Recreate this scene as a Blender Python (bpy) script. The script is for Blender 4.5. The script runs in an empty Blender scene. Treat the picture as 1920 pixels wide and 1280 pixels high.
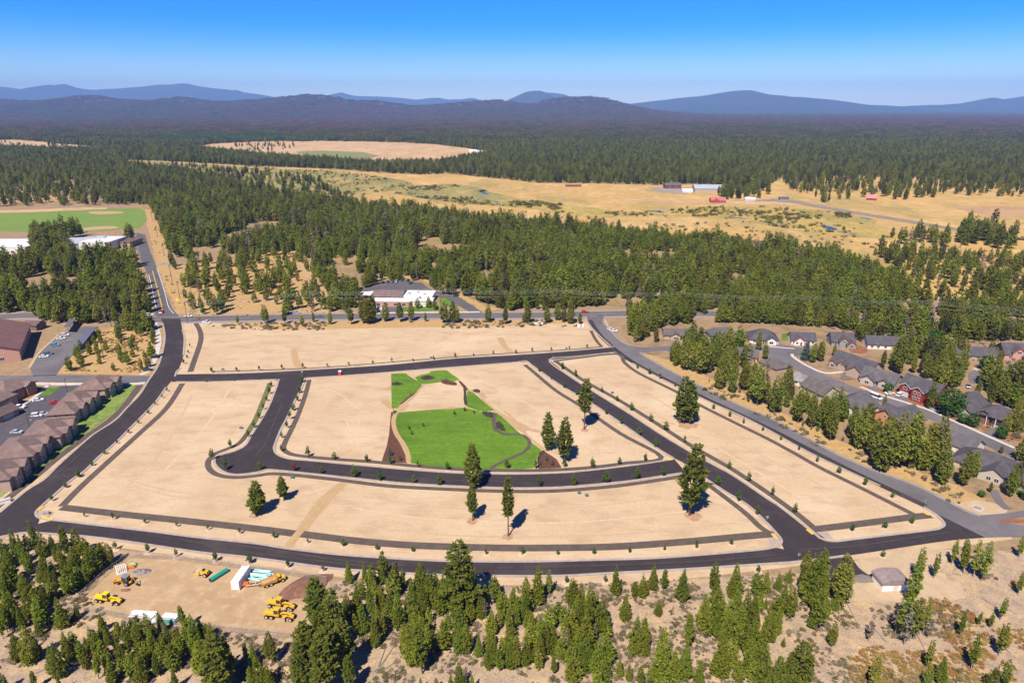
import bpy, bmesh, math, random
import numpy as np
from mathutils import Vector, Matrix, Euler
from mathutils.geometry import tessellate_polygon

S = bpy.context.scene
C = S.collection
R = math.radians
# ------------------------------------------------------------------ camera, sky, sun, exposure
CAM_H, PITCH, FPX = 120.0, R(18.97), 1280.0        # metres above ground, downward tilt, focal length for a 1920 px wide frame
cam = bpy.data.cameras.new('camera')
cam.sensor_width = 36.0; cam.lens = 36.0 * FPX / 1920.0
cam.clip_start = 0.5; cam.clip_end = 120000.0
camo = bpy.data.objects.new('camera', cam); C.objects.link(camo)
camo.location = (0, 0, CAM_H); camo.rotation_euler = (R(90) - PITCH, 0, 0)
S.camera = camo

SUN_EL, SUN_AZ = R(53), R(202)                      # azimuth clockwise from +Y: behind the camera, a little to the left
W = bpy.data.worlds.new('World'); S.world = W; W.use_nodes = True
nt = W.node_tree; nt.nodes.clear()
sky = nt.nodes.new('ShaderNodeTexSky'); sky.sky_type = 'NISHITA'; sky.sun_disc = False
sky.sun_elevation = SUN_EL; sky.sun_rotation = SUN_AZ
sky.altitude = 1300; sky.air_density = 1.0; sky.dust_density = 0.4; sky.ozone_density = 3.0
hsv = nt.nodes.new('ShaderNodeHueSaturation'); hsv.inputs['Saturation'].default_value = 1.3
nt.links.new(sky.outputs[0], hsv.inputs['Color'])
# the photograph's strongly blue sky: the zenith side is tinted, the horizon keeps its pale colour
tc = nt.nodes.new('ShaderNodeTexCoord'); sx = nt.nodes.new('ShaderNodeSeparateXYZ')
nt.links.new(tc.outputs['Generated'], sx.inputs[0])
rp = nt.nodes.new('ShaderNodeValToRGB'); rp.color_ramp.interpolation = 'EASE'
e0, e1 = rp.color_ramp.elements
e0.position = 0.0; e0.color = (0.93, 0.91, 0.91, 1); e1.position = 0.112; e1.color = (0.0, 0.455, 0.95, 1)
e2 = rp.color_ramp.elements.new(0.62); e2.color = (0.02, 0.15, 0.42, 1)  # unseen upper sky, darkened on purpose to weaken its blue fill in shadows
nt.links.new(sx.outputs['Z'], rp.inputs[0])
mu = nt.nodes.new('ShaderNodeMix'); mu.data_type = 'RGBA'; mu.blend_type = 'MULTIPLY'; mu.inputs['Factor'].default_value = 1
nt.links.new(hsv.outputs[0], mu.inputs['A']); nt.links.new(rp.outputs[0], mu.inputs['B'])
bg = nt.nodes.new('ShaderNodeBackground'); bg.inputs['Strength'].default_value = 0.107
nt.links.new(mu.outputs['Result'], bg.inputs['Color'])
wo = nt.nodes.new('ShaderNodeOutputWorld'); nt.links.new(bg.outputs[0], wo.inputs['Surface'])

sun = bpy.data.lights.new('sun', 'SUN'); sun.energy = 4.6; sun.angle = R(0.53); sun.color = (1.0, 0.92, 0.84)
suno = bpy.data.objects.new('sun', sun); C.objects.link(suno)
sd = Vector((math.sin(SUN_AZ) * math.cos(SUN_EL), math.cos(SUN_AZ) * math.cos(SUN_EL), math.sin(SUN_EL)))
suno.rotation_euler = sd.to_track_quat('Z', 'Y').to_euler(); suno.location = (-60, -120, 300)
S.view_settings.view_transform = 'Standard'; S.view_settings.look = 'None'
S.view_settings.exposure = 0.80; S.view_settings.gamma = 1.0; S.view_settings.use_curve_mapping = False
S.cycles.max_bounces = 6; S.cycles.diffuse_bounces = 3; S.cycles.volume_bounces = 0; S.cycles.transparent_max_bounces = 12
HAZE = 5.2e-5

# ------------------------------------------------------------------ helpers
CP, SP = math.cos(PITCH), math.sin(PITCH)
def G(x, y, z=0.0):                                # photograph position (1920 x 1280) -> the point of the level z it shows
    r = (x - 960) / FPX; u = (640 - y) / FPX
    d = (r, CP + u * SP, -SP + u * CP); t = (z - CAM_H) / d[2]
    return Vector((d[0] * t, d[1] * t, z))
def PX(X, Y, Z=0.0):                               # and back (numpy friendly)
    f = Y * CP - (Z - CAM_H) * SP; u = Y * SP + (Z - CAM_H) * CP
    return 960 + FPX * X / f, 640 - FPX * u / f
def HT(x, yb, yt):                                 # height of something standing at (x, yb) whose top shows at yt
    Y = G(x, yb).y; u = (640 - yt) / FPX
    return CAM_H + Y * (-SP + u * CP) / (CP + u * SP)
def Z(x0, y0, s, pts):                             # coordinates read off an enlargement
    return [(x0 + p[0] / s, y0 + p[1] / s) + tuple(p[2:]) for p in pts]
def inside(px, py, poly):
    px = np.asarray(px); py = np.asarray(py); c = np.zeros(px.shape, bool); n = len(poly)
    for i in range(n):
        x1, y1 = poly[i][:2]; x2, y2 = poly[(i + 1) % n][:2]
        if y1 == y2: continue
        k = ((y1 > py) != (y2 > py)) & (px < (x2 - x1) * (py - y1) / (y2 - y1) + x1); c ^= k
    return c
def smooth(pts, n=6, closed=False):                # Catmull-Rom through the points
    P = [Vector(p) for p in pts]; out = []; m = len(P)
    if m < 3: return P
    for i in range(m if closed else m - 1):
        a = P[(i - 1) % m] if closed or i > 0 else P[0]; b = P[i]; c = P[(i + 1) % m]
        d = P[(i + 2) % m] if closed or i + 2 < m else P[-1]
        for k in range(n):
            t = k / n
            out.append(0.5 * ((2 * b) + (c - a) * t + (2 * a - 5 * b + 4 * c - d) * t * t + (3 * b - a - 3 * c + d) * t ** 3))
    if not closed: out.append(P[-1])
    return out
def tag(o, label=None, cat=None, group=None, kind=None):
    if label: o['label'] = label
    if cat: o['category'] = cat
    if group: o['group'] = group
    if kind: o['kind'] = kind
    return o
def link(name, me, mat=None, parent=None, loc=None):
    o = bpy.data.objects.new(name, me); C.objects.link(o)
    if mat is not None and me is not None and not me.materials: me.materials.append(mat)
    if parent is not None: o.parent = parent
    if loc is not None: o.location = loc
    return o
def thing(name, label, cat, loc=(0, 0, 0), rz=0.0, group=None):
    o = bpy.data.objects.new(name, None); C.objects.link(o); o.empty_display_size = 0.5
    o.location = loc; o.rotation_euler = (0, 0, rz)
    return tag(o, label, cat, group)
def pymesh(name, v, f, smooth_=False):
    me = bpy.data.meshes.new(name); me.from_pydata([tuple(p) for p in v], [], [tuple(q) for q in f]); me.validate(); me.update()
    if smooth_: me.polygons.foreach_set('use_smooth', [True] * len(me.polygons))
    return me
def copy_tree(o, parent=None):
    c = o.copy(); C.objects.link(c)
    if parent is not None: c.parent = parent
    for ch in list(o.children): copy_tree(ch, c)
    return c
class MB:                                          # collects boxes, prisms and tubes into one mesh
    def __init__(s): s.v = []; s.f = []
    def add(s, v, f):
        n = len(s.v); s.v += [tuple(p) for p in v]; s.f += [tuple(i + n for i in q) for q in f]; return s
    def box(s, x0, x1, y0, y1, z0, z1, M=None, tx=0.0, ty=0.0):     # tx, ty: taper of the top
        v = [(x0, y0, z0), (x1, y0, z0), (x1, y1, z0), (x0, y1, z0), (x0 + tx, y0 + ty, z1), (x1 - tx, y0 + ty, z1), (x1 - tx, y1 - ty, z1), (x0 + tx, y1 - ty, z1)]
        if M is not None: v = [M @ Vector(p) for p in v]
        return s.add(v, [(3, 2, 1, 0), (4, 5, 6, 7), (0, 1, 5, 4), (1, 2, 6, 5), (2, 3, 7, 6), (3, 0, 4, 7)])
    def tube(s, a, b, r0, r1=None, n=8, caps=True):
        a = Vector(a); b = Vector(b); r1 = r0 if r1 is None else r1
        q = (b - a).to_track_quat('Z', 'Y'); v = []
        for p, r in ((a, r0), (b, r1)):
            for i in range(n):
                t = 2 * math.pi * i / n; v.append(p + q @ Vector((r * math.cos(t), r * math.sin(t), 0)))
        f = [(i, (i + 1) % n, n + (i + 1) % n, n + i) for i in range(n)]
        if caps: f += [tuple(reversed(range(n))), tuple(range(n, 2 * n))]
        return s.add(v, f)
    def prism(s, prof, y0, y1):                    # closed profile in x,z swept along y
        n = len(prof); v = [(p[0], y0, p[1]) for p in prof] + [(p[0], y1, p[1]) for p in prof]
        return s.add(v, [(i, i + n, (i + 1) % n + n, (i + 1) % n) for i in range(n)] + [tuple(range(n)), tuple(reversed(range(n, 2 * n)))])
    def build(s, name, mat, parent=None, loc=None, sm=False, bevel=0.0):
        me = bpy.data.meshes.new(name); me.from_pydata(s.v, [], s.f)
        bm = bmesh.new(); bm.from_mesh(me); bmesh.ops.recalc_face_normals(bm, faces=bm.faces)
        if bevel: bmesh.ops.bevel(bm, geom=list(bm.edges), offset=bevel, segments=1, affect='EDGES', clamp_overlap=True)
        bm.to_mesh(me); bm.free()
        if sm: me.polygons.foreach_set('use_smooth', [True] * len(me.polygons))
        return link(name, me, mat, parent, loc)

# ------------------------------------------------------------------ materials
MATS = {}
def mat(name, c1, c2=None, scale=1.0, rough=0.85, c3=None, scale3=0.1, fine=None, bump=0.0, spec=0.25, metal=0.0, space='pos', t0=0.35, t1=0.65, stretch=None, c4=None, scale4=0.02, streak=None):
    """base colour c1, blotched with c2 (noise of the given scale), c3 (a second noise) and c4 (a third); fine: strength of a grain"""
    if name in MATS: return MATS[name]
    m = bpy.data.materials.new(name); m.use_nodes = True; MATS[name] = m
    t = m.node_tree; b = t.nodes['Principled BSDF']
    b.inputs['Roughness'].default_value = rough; b.inputs['Metallic'].default_value = metal; b.inputs['Specular IOR Level'].default_value = spec
    if space == 'pos': co = t.nodes.new('ShaderNodeNewGeometry').outputs['Position']
    else: co = t.nodes.new('ShaderNodeTexCoord').outputs['Object']
    if stretch:
        mp = t.nodes.new('ShaderNodeMapping'); mp.inputs['Scale'].default_value = stretch[:3]
        if len(stretch) > 3: mp.inputs['Rotation'].default_value = (0, 0, stretch[3])
        t.links.new(co, mp.inputs['Vector']); co = mp.outputs[0]
    def noise(sc, detail=5.0, ro=0.6):
        n = t.nodes.new('ShaderNodeTexNoise'); n.inputs['Scale'].default_value = sc; n.inputs['Detail'].default_value = detail; n.inputs['Roughness'].default_value = ro
        t.links.new(co, n.inputs['Vector']); return n.outputs['Fac']
    def ramp(fac, a, bb):
        r = t.nodes.new('ShaderNodeMapRange'); r.interpolation_type = 'SMOOTHSTEP'; r.inputs['From Min'].default_value = a; r.inputs['From Max'].default_value = bb
        t.links.new(fac, r.inputs['Value']); return r.outputs[0]
    def mix(a, bb, fac, mode='MIX'):
        x = t.nodes.new('ShaderNodeMix'); x.data_type = 'RGBA'; x.blend_type = mode
        for s_, v in (('A', a), ('B', bb)):
            if isinstance(v, tuple): x.inputs[s_].default_value = (*v[:3], 1)
            else: t.links.new(v, x.inputs[s_])
        if isinstance(fac, float): x.inputs['Factor'].default_value = fac
        else: t.links.new(fac, x.inputs['Factor'])
        return x.outputs['Result']
    col = c1
    if c2 is not None: col = mix(col, c2, ramp(noise(scale), t0, t1))
    if c3 is not None: col = mix(col, c3, ramp(noise(scale3, 4.0), 0.45, 0.7))
    if c4 is not None: col = mix(col, c4, ramp(noise(scale4, 6.0, 0.65), 0.5, 0.68))
    if streak:
        mq = t.nodes.new('ShaderNodeMapping'); mq.inputs['Scale'].default_value = streak[1]; mq.inputs['Rotation'].default_value = (0, 0, streak[2]); t.links.new(t.nodes.new('ShaderNodeNewGeometry').outputs['Position'], mq.inputs['Vector'])
        c_keep = co; co = mq.outputs[0]; col = mix(col, streak[0], ramp(noise(1.0, 4.0, 0.65), 0.52, 0.75)); co = c_keep
    if fine:
        g = noise(fine[1], 3.0, 0.7); k = t.nodes.new('ShaderNodeMapRange')
        k.inputs['From Min'].default_value = 0.3; k.inputs['From Max'].default_value = 0.7
        k.inputs['To Min'].default_value = 1 - fine[0]; k.inputs['To Max'].default_value = 1 + fine[0]
        t.links.new(g, k.inputs['Value'])
        vm = t.nodes.new('ShaderNodeVectorMath'); vm.operation = 'SCALE'
        if isinstance(col, tuple): vm.inputs[0].default_value = col[:3]
        else: t.links.new(col, vm.inputs[0])
        t.links.new(k.outputs[0], vm.inputs['Scale']); col = vm.outputs[0]
    if isinstance(col, tuple): b.inputs['Base Color'].default_value = (*col[:3], 1)
    else: t.links.new(col, b.inputs['Base Color'])
    if bump:
        bn = t.nodes.new('ShaderNodeBump'); bn.inputs['Strength'].default_value = bump; bn.inputs['Distance'].default_value = 0.4
        t.links.new(noise(scale * 3), bn.inputs['Height']); t.links.new(bn.outputs[0], b.inputs['Normal'])
    return m
def leafmat(name, c1, c2, trans=0.25, vary=0.35, hue=0.03):
    """foliage: two greens mixed clump by clump, hue and value differing from tree to tree, a little light through the needles"""
    if name in MATS: return MATS[name]
    m = bpy.data.materials.new(name); m.use_nodes = True; MATS[name] = m
    t = m.node_tree; t.nodes.remove(t.nodes['Principled BSDF']); out = t.nodes['Material Output']
    oi = t.nodes.new('ShaderNodeObjectInfo'); ge = t.nodes.new('ShaderNodeNewGeometry')
    x = t.nodes.new('ShaderNodeMix'); x.data_type = 'RGBA'; x.inputs['A'].default_value = (*c1, 1); x.inputs['B'].default_value = (*c2, 1)
    t.links.new(ge.outputs['Random Per Island'], x.inputs['Factor'])
    h = t.nodes.new('ShaderNodeHueSaturation'); t.links.new(x.outputs['Result'], h.inputs['Color'])
    a = t.nodes.new('ShaderNodeMapRange'); a.inputs['To Min'].default_value = 0.5 - hue; a.inputs['To Max'].default_value = 0.5 + hue
    b = t.nodes.new('ShaderNodeMapRange'); b.inputs['To Min'].default_value = 1 - vary; b.inputs['To Max'].default_value = 1 + vary
    fr = t.nodes.new('ShaderNodeMath'); fr.operation = 'FRACT'; ml = t.nodes.new('ShaderNodeMath'); ml.operation = 'MULTIPLY'; ml.inputs[1].default_value = 17.31
    t.links.new(oi.outputs['Random'], a.inputs['Value']); t.links.new(oi.outputs['Random'], ml.inputs[0]); t.links.new(ml.outputs[0], fr.inputs[0]); t.links.new(fr.outputs[0], b.inputs['Value'])
    t.links.new(a.outputs[0], h.inputs['Hue']); t.links.new(b.outputs[0], h.inputs['Value'])
    d = t.nodes.new('ShaderNodeBsdfDiffuse'); tr = t.nodes.new('ShaderNodeBsdfTranslucent'); ms = t.nodes.new('ShaderNodeMixShader'); ms.inputs[0].default_value = trans
    t.links.new(h.outputs[0], d.inputs['Color']); t.links.new(h.outputs[0], tr.inputs['Color'])
    t.links.new(d.outputs[0], ms.inputs[1]); t.links.new(tr.outputs[0], ms.inputs[2]); t.links.new(ms.outputs[0], out.inputs['Surface'])
    return m
M_ground = mat('dry_ground', (0.27, 0.185, 0.105), (0.33, 0.215, 0.105), 0.06, c3=(0.20, 0.15, 0.09), scale3=0.4, fine=(0.22, 1.6))
M_floor = mat('forest_floor', (0.200, 0.153, 0.072), (0.300, 0.198, 0.088), 0.02, fine=(0.25, 0.3))
M_sand = mat('graded_sand', (0.462, 0.330, 0.193), (0.499, 0.367, 0.223), 0.035, c3=(0.404, 0.282, 0.165), scale3=0.10, fine=(0.085, 0.9), bump=0.05, stretch=(1, 1.6, 1, 0.12), streak=((0.405, 0.285, 0.175), (0.07, 0.8, 1), 0.10), c4=(0.525, 0.407, 0.253), scale4=0.018)
M_sand2 = mat('planting_strip_sand', (0.452, 0.333, 0.205), (0.399, 0.288, 0.174), 0.3, fine=(0.14, 2.5))
M_track = mat('damp_track', (0.380, 0.249, 0.122), (0.415, 0.280, 0.139), 0.5, fine=(0.1, 2.0))
M_yard = mat('yard_dirt', (0.391, 0.267, 0.146), (0.341, 0.228, 0.120), 0.12, c3=(0.440, 0.317, 0.179), scale3=0.3, fine=(0.10, 2.0))
M_brush = mat('brush_ground', (0.381, 0.273, 0.168), (0.299, 0.219, 0.152), 0.25, c3=(0.443, 0.310, 0.158), scale3=0.12, fine=(0.3, 2.2), bump=0.2, c4=(0.258, 0.198, 0.137), scale4=0.5)
M_golden = mat('golden_grass', (0.43, 0.265, 0.095), (0.34, 0.215, 0.085), 0.35, c3=(0.43, 0.30, 0.15), scale3=0.9, fine=(0.2, 2.0))
M_meadow = mat('meadow_grass', (0.46, 0.285, 0.090), (0.40, 0.265, 0.085), 0.012, c3=(0.52, 0.345, 0.135), scale3=0.02, fine=(0.16, 0.12), stretch=(1, 0.5, 1), c4=(0.31, 0.225, 0.07), scale4=0.012)
M_marsh = mat('marsh_grass', (0.38, 0.275, 0.065), (0.27, 0.215, 0.055), 0.02, c3=(0.44, 0.30, 0.09), scale3=0.05, fine=(0.2, 0.3), stretch=(1, 0.4, 1))
M_olive = mat('olive_wetland', (0.27, 0.225, 0.065), (0.20, 0.18, 0.055), 0.03, c3=(0.37, 0.265, 0.085), scale3=0.02, fine=(0.25, 0.2), stretch=(1, 0.4, 1))
M_field = mat('pale_field', (0.50, 0.33, 0.17), (0.42, 0.27, 0.125), 0.02, fine=(0.15, 0.1), stretch=(1, 0.3, 1))
M_asph = mat('new_asphalt', (0.034, 0.026, 0.027), (0.042, 0.032, 0.033), 0.3, rough=0.9, fine=(0.12, 2.0), c4=(0.058, 0.046, 0.045), scale4=0.05)
M_asphold = mat('worn_asphalt', (0.125, 0.115, 0.118), (0.155, 0.14, 0.138), 0.2, rough=0.9, fine=(0.10, 1.5), c3=(0.10, 0.092, 0.096), scale3=0.05)
M_hwy = mat('highway_asphalt', (0.09, 0.083, 0.087), (0.11, 0.10, 0.102), 0.1, rough=0.9, fine=(0.1, 1.0))
M_path = mat('path_asphalt', (0.082, 0.062, 0.050), (0.105, 0.080, 0.062), 0.4, rough=0.95, fine=(0.12, 2.0))
M_conc = mat('kerb_concrete', (0.37, 0.31, 0.265), (0.31, 0.25, 0.205), 0.5, fine=(0.1, 3.0))
M_walk = mat('pale_concrete', (0.52, 0.47, 0.42), (0.45, 0.40, 0.36), 0.4, fine=(0.06, 3.0))
M_lawn = mat('lawn_grass', (0.095, 0.187, 0.011), (0.078, 0.162, 0.009), 0.08, rough=0.95, c3=(0.132, 0.206, 0.014), scale3=0.3, fine=(0.28, 1.1), stretch=(0.5, 1.4, 1, 0.2), c4=(0.070, 0.140, 0.009), scale4=0.04)
M_sport = mat('sports_grass', (0.13, 0.21, 0.03), (0.16, 0.22, 0.04), 0.03, fine=(0.1, 0.4))
M_mulch = mat('bark_mulch', (0.085, 0.036, 0.020), (0.12, 0.05, 0.028), 0.8, fine=(0.25, 4.0))
M_redmulch = mat('red_bark', (0.27, 0.105, 0.045), (0.20, 0.08, 0.04), 0.4, fine=(0.2, 3.0))
M_bed = mat('dark_planting_soil', (0.035, 0.026, 0.020), (0.06, 0.045, 0.03), 0.9, fine=(0.3, 4.0))
M_gravel = mat('grey_gravel', (0.30, 0.26, 0.24), (0.24, 0.20, 0.18), 0.5, fine=(0.15, 2.0))
M_white = mat('white_paint', (0.78, 0.77, 0.74), (0.70, 0.69, 0.66), 0.8, space='obj', rough=0.5)
M_yellowline = mat('yellow_road_paint', (0.65, 0.36, 0.03), rough=0.7)
M_whiteline = mat('white_road_paint', (0.62, 0.61, 0.58), rough=0.7)
M_water = mat('river_water', (0.03, 0.05, 0.075), rough=0.12, spec=0.35)
M_bark = mat('pine_bark', (0.16, 0.085, 0.05), (0.11, 0.06, 0.04), 3.0, space='obj', fine=(0.2, 12.0))
M_greybark = mat('grey_bark', (0.30, 0.27, 0.24), (0.22, 0.19, 0.17), 3.0, space='obj')
M_wood = mat('weathered_pole', (0.15, 0.11, 0.085), (0.11, 0.08, 0.06), 2.0, space='obj')
L_young = leafmat('young_pine_needles', (0.143, 0.178, 0.018), (0.248, 0.270, 0.036), trans=0.4, hue=0.018, vary=0.26)
L_pine = leafmat('pine_needles', (0.170, 0.185, 0.027), (0.284, 0.286, 0.050), trans=0.4, hue=0.02)
L_dark = leafmat('ponderosa_needles', (0.105, 0.131, 0.019), (0.200, 0.215, 0.034), trans=0.4, hue=0.015, vary=0.15)
L_grey = leafmat('dry_grey_needles', (0.180, 0.150, 0.096), (0.252, 0.204, 0.138), vary=0.2)
L_sap = leafmat('sapling_leaves', (0.065, 0.111, 0.022), (0.117, 0.169, 0.033), vary=0.2)
L_dec = leafmat('broad_leaves', (0.055, 0.115, 0.02), (0.10, 0.17, 0.035), vary=0.15)
L_red = leafmat('red_leaves', (0.20, 0.03, 0.03), (0.30, 0.06, 0.05))
L_blue = leafmat('blue_spruce_needles', (0.07, 0.10, 0.085), (0.13, 0.17, 0.15), vary=0.1, hue=0.01)
L_green = leafmat('plantation_needles', (0.07, 0.115, 0.025), (0.10, 0.15, 0.038), vary=0.2, hue=0.01)
L_sage = leafmat('dry_brush_twigs', (0.22, 0.175, 0.12), (0.34, 0.26, 0.17), vary=0.3)
L_sageg = leafmat('green_brush', (0.12, 0.125, 0.05), (0.20, 0.18, 0.07), vary=0.3)
L_tuft = leafmat('golden_tufts', (0.34, 0.21, 0.06), (0.42, 0.28, 0.10), vary=0.2)
L_willow = leafmat('willow_leaves', (0.17, 0.16, 0.04), (0.26, 0.22, 0.06), vary=0.35, hue=0.03)
L_far = leafmat('far_pine_needles', (0.089, 0.092, 0.021), (0.144, 0.138, 0.035), vary=0.3, hue=0.02)
L_brown = leafmat('far_brown_needles', (0.158, 0.076, 0.064), (0.242, 0.106, 0.088), vary=0.3, hue=0.02)
def paint(name, c, rough=0.35, metal=0.0, spec=0.5): return mat(name, c, rough=rough, metal=metal, spec=spec, space='obj')
M_glass = paint('dark_window_glass', (0.03, 0.04, 0.05), 0.08)
M_tyre = paint('tyre_rubber', (0.02, 0.02, 0.02), 0.9, spec=0.2)
M_yel = mat('machine_yellow', (0.68, 0.40, 0.025), (0.60, 0.34, 0.03), 1.5, space='obj', rough=0.45, fine=(0.08, 6.0))
M_lemon = mat('machine_lemon', (0.75, 0.52, 0.02), (0.66, 0.44, 0.02), 1.5, space='obj', rough=0.45)
M_amber = mat('machine_amber', (0.62, 0.29, 0.03), (0.54, 0.25, 0.03), 1.5, space='obj', rough=0.45)
M_black = paint('black_steel', (0.03, 0.03, 0.03), 0.6)
M_steel = paint('galvanised_steel', (0.42, 0.42, 0.43), 0.45, 0.6)
M_rimtan = paint('dusty_rim', (0.50, 0.40, 0.26), 0.7)
# ------------------------------------------------------------------ the land: one sheet, then thin layers on it
STAIN = [0]
def poly(name, pts, z, m, sm=0, kind='structure', jit=0.0, label=None, cat=None):
    if name in ('damp_stain', 'wheel_track', 'bark_bed', 'driveway', 'infield_dirt', 'kerb_ramp'): STAIN[0] += 1; z += 0.0006 * STAIN[0]
    w = [G(p[0], p[1]) for p in pts]
    if sm: w = smooth(w, sm, True)
    if jit:
        rn = random.Random(len(pts) * 7 + int(pts[0][0])); q = []
        for i, p in enumerate(w):
            nx = w[(i + 1) % len(w)]; n_ = max(1, int((nx - p).length / (jit * 4)))
            for k in range(min(n_, 40)):
                e = p.lerp(nx, k / min(n_, 40)); q.append(e + Vector((rn.gauss(0, jit), rn.gauss(0, jit), 0)))
        w = q
    w = [Vector((p.x, p.y, z)) for p in w]
    f = tessellate_polygon([w])
    me = pymesh(name, w, f); bm = bmesh.new(); bm.from_mesh(me)
    for fc in bm.faces:
        if fc.normal.z < 0: fc.normal_flip()
    bm.to_mesh(me); bm.free()
    o = link(name, me, m)
    if label: tag(o, label, cat)
    else: tag(o, kind=kind)
    return o
def ribbon(name, w, width, z0, z1, m, kind='structure', parent=None, off=0.0):   # a strip with sides along world points, shifted sideways by off
    v = []; f = []; n = len(w)
    for i, p in enumerate(w):
        t = (w[min(i + 1, n - 1)] - w[max(i - 1, 0)]); t.z = 0
        t = t.normalized() if t.length > 1e-6 else Vector((1, 0, 0)); s = Vector((-t.y, t.x, 0))
        for k, zz in ((-0.5, z0), (-0.5, z1), (0.5, z1), (0.5, z0)):
            q = p + s * (off + k * width); v.append((q.x, q.y, zz))
    for i in range(n - 1):
        a = 4 * i; b = a + 4
        f += [(a, a + 1, b + 1, b), (a + 1, a + 2, b + 2, b + 1), (a + 2, a + 3, b + 3, b + 2)]
    f += [(0, 3, 2, 1), (4 * n - 4, 4 * n - 3, 4 * n - 2, 4 * n - 1)]
    o = link(name, pymesh(name, v, f), m, parent)
    if kind: tag(o, kind=kind)
    return o
def line(pts, n=6): return smooth([G(p[0], p[1]) for p in pts], n)

big = 28000
tag(link('ground', pymesh('ground', [(-big, -600, 0), (big, -600, 0), (big, big, 0), (-big, big, 0)], [(0, 1, 2, 3)]), M_ground), kind='structure')
# forest floor beyond the highway
poly('forest_floor', [(-900, 330), (-300, 262), (-120, 232), (400, 228), (1000, 228), (1700, 228), (2150, 240), (2500, 330), (2400, 560), (1925, 560), (1700, 545), (1400, 560), (1170, 575), (640, 560), (610, 470), (300, 440), (262, 380), (0, 372)], 0.02, M_floor)
fz = [Vector((-9000, 3500, 0.3)), Vector((9000, 3500, 0.3)), Vector((26000, 20000, 0.3)), Vector((-26000, 20000, 0.3))]
tag(link('far_forest_floor', pymesh('far_forest_floor', fz, [(0, 1, 2, 3)]), M_floor), kind='structure')
MEADOW = [(225, 300), (340, 304), (480, 312), (640, 318), (707, 324), (790, 328), (840, 326), (940, 336), (1007, 343), (1107, 344), (1223, 347), (1290, 346), (1380, 352), (1433, 350), (1470, 332), (1580, 330), (1680, 333), (1780, 337), (1800, 343), (1950, 352), (2100, 360), (2150, 575), (1990, 575), (1900, 574), (1800, 570), (1735, 560), (1690, 540), (1650, 515), (1560, 482), (1400, 462), (1250, 452), (1150, 440), (1050, 428), (960, 425), (860, 414), (760, 400), (640, 386), (560, 372), (480, 358), (400, 340), (330, 322), (240, 312)]
poly('meadow', MEADOW, 0.10, M_meadow, jit=2.5)
MARSH = [[(240, 302), (480, 314), (600, 320), (700, 330), (770, 342), (760, 354), (700, 362), (650, 372), (560, 366), (440, 345), (330, 322)],
         [(770, 352), (840, 345), (900, 352), (925, 362), (1000, 376), (1060, 386), (1060, 395), (960, 388), (870, 382), (790, 372), (740, 362)],
         [(930, 375), (1060, 384), (1180, 398), (1240, 392), (1330, 394), (1420, 396), (1500, 402), (1540, 412), (1460, 414), (1380, 410), (1300, 406), (1200, 404), (1120, 408), (1030, 398)],
         [(1180, 384), (1260, 388), (1420, 388), (1560, 396), (1640, 404), (1640, 428), (1700, 442), (1670, 450), (1590, 442), (1500, 434), (1420, 418), (1300, 402), (1210, 395)]]
for k, pl in enumerate(MARSH): poly('marsh', pl, 0.22 + 0.02 * k, M_olive if k < 2 else M_marsh, sm=4, jit=1.5)
poly('pale_field', [(370, 275), (400, 270), (480, 266), (640, 265), (740, 267), (815, 271), (880, 279), (925, 287), (915, 291), (830, 298), (760, 300), (690, 299), (640, 294), (540, 290), (440, 282)], 0.5, M_field, jit=3)
poly('green_field', [(556, 285), (600, 283), (680, 286), (712, 293), (690, 297), (620, 298), (575, 294)], 0.8, mat('green_hay', (0.17, 0.19, 0.05), (0.21, 0.21, 0.07), 0.02))
poly('pale_field', [(-60, 262), (50, 263), (110, 270), (195, 276), (185, 283), (90, 283), (-60, 277)], 0.5, M_field, jit=3)
poly('pale_field', [(-40, 335), (60, 330), (150, 345), (165, 362), (120, 378), (-40, 382)], 0.3, M_golden, jit=2)
BARE = [(1690, 372), (1800, 384), (1960, 392), (1960, 425), (1860, 410), (1760, 396)]
poly('mown_field', [(1780, 388), (1860, 386), (1960, 392), (1960, 412), (1850, 404)], 0.26, mat('mown_hay', (0.36, 0.215, 0.10), (0.42, 0.26, 0.12), 0.02, fine=(0.1, 0.2)), jit=1.5)
poly('farm_gravel', [(1215, 350), (1245, 352), (1290, 352), (1300, 358), (1285, 364), (1240, 360)], 0.27, M_gravel)
poly('dirt_bank', [(1150, 373), (1260, 375), (1340, 378), (1430, 378), (1560, 382), (1500, 385), (1380, 384), (1250, 381)], 0.28, M_field, jit=1)
poly('farm_road', [(1390, 378), (1450, 373), (1500, 378), (1600, 396), (1700, 412), (1800, 429), (1820, 433), (1800, 434), (1690, 416), (1590, 400), (1490, 382), (1450, 378)], 0.30, mat('farm_track', (0.21, 0.165, 0.125), (0.26, 0.20, 0.14), 0.05, fine=(0.15, 0.3)))
# the river: bends of open water
def river(pts, wd): ribbon('river', smooth([G(*p) for p in pts], 8), wd, 0.02, 0.34, M_water)
river([(787, 355), (798, 354), (806, 356)], 4); river([(897, 359), (905, 361), (913, 365)], 6); river([(918, 377), (926, 378), (936, 380)], 4)
river([(980, 414), (995, 412), (1012, 414)], 9); river([(1214, 396), (1230, 397), (1246, 399)], 7); river([(1222, 396), (1260, 394.5), (1310, 394)], 2.5)
river([(1365, 408), (1385, 409), (1400, 411)], 5); river([(1542, 424), (1552, 426), (1564, 431)], 10); river([(1570, 434), (1590, 438), (1606, 438)], 3); river([(1614, 408), (1626, 410), (1633, 412)], 6)

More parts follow.
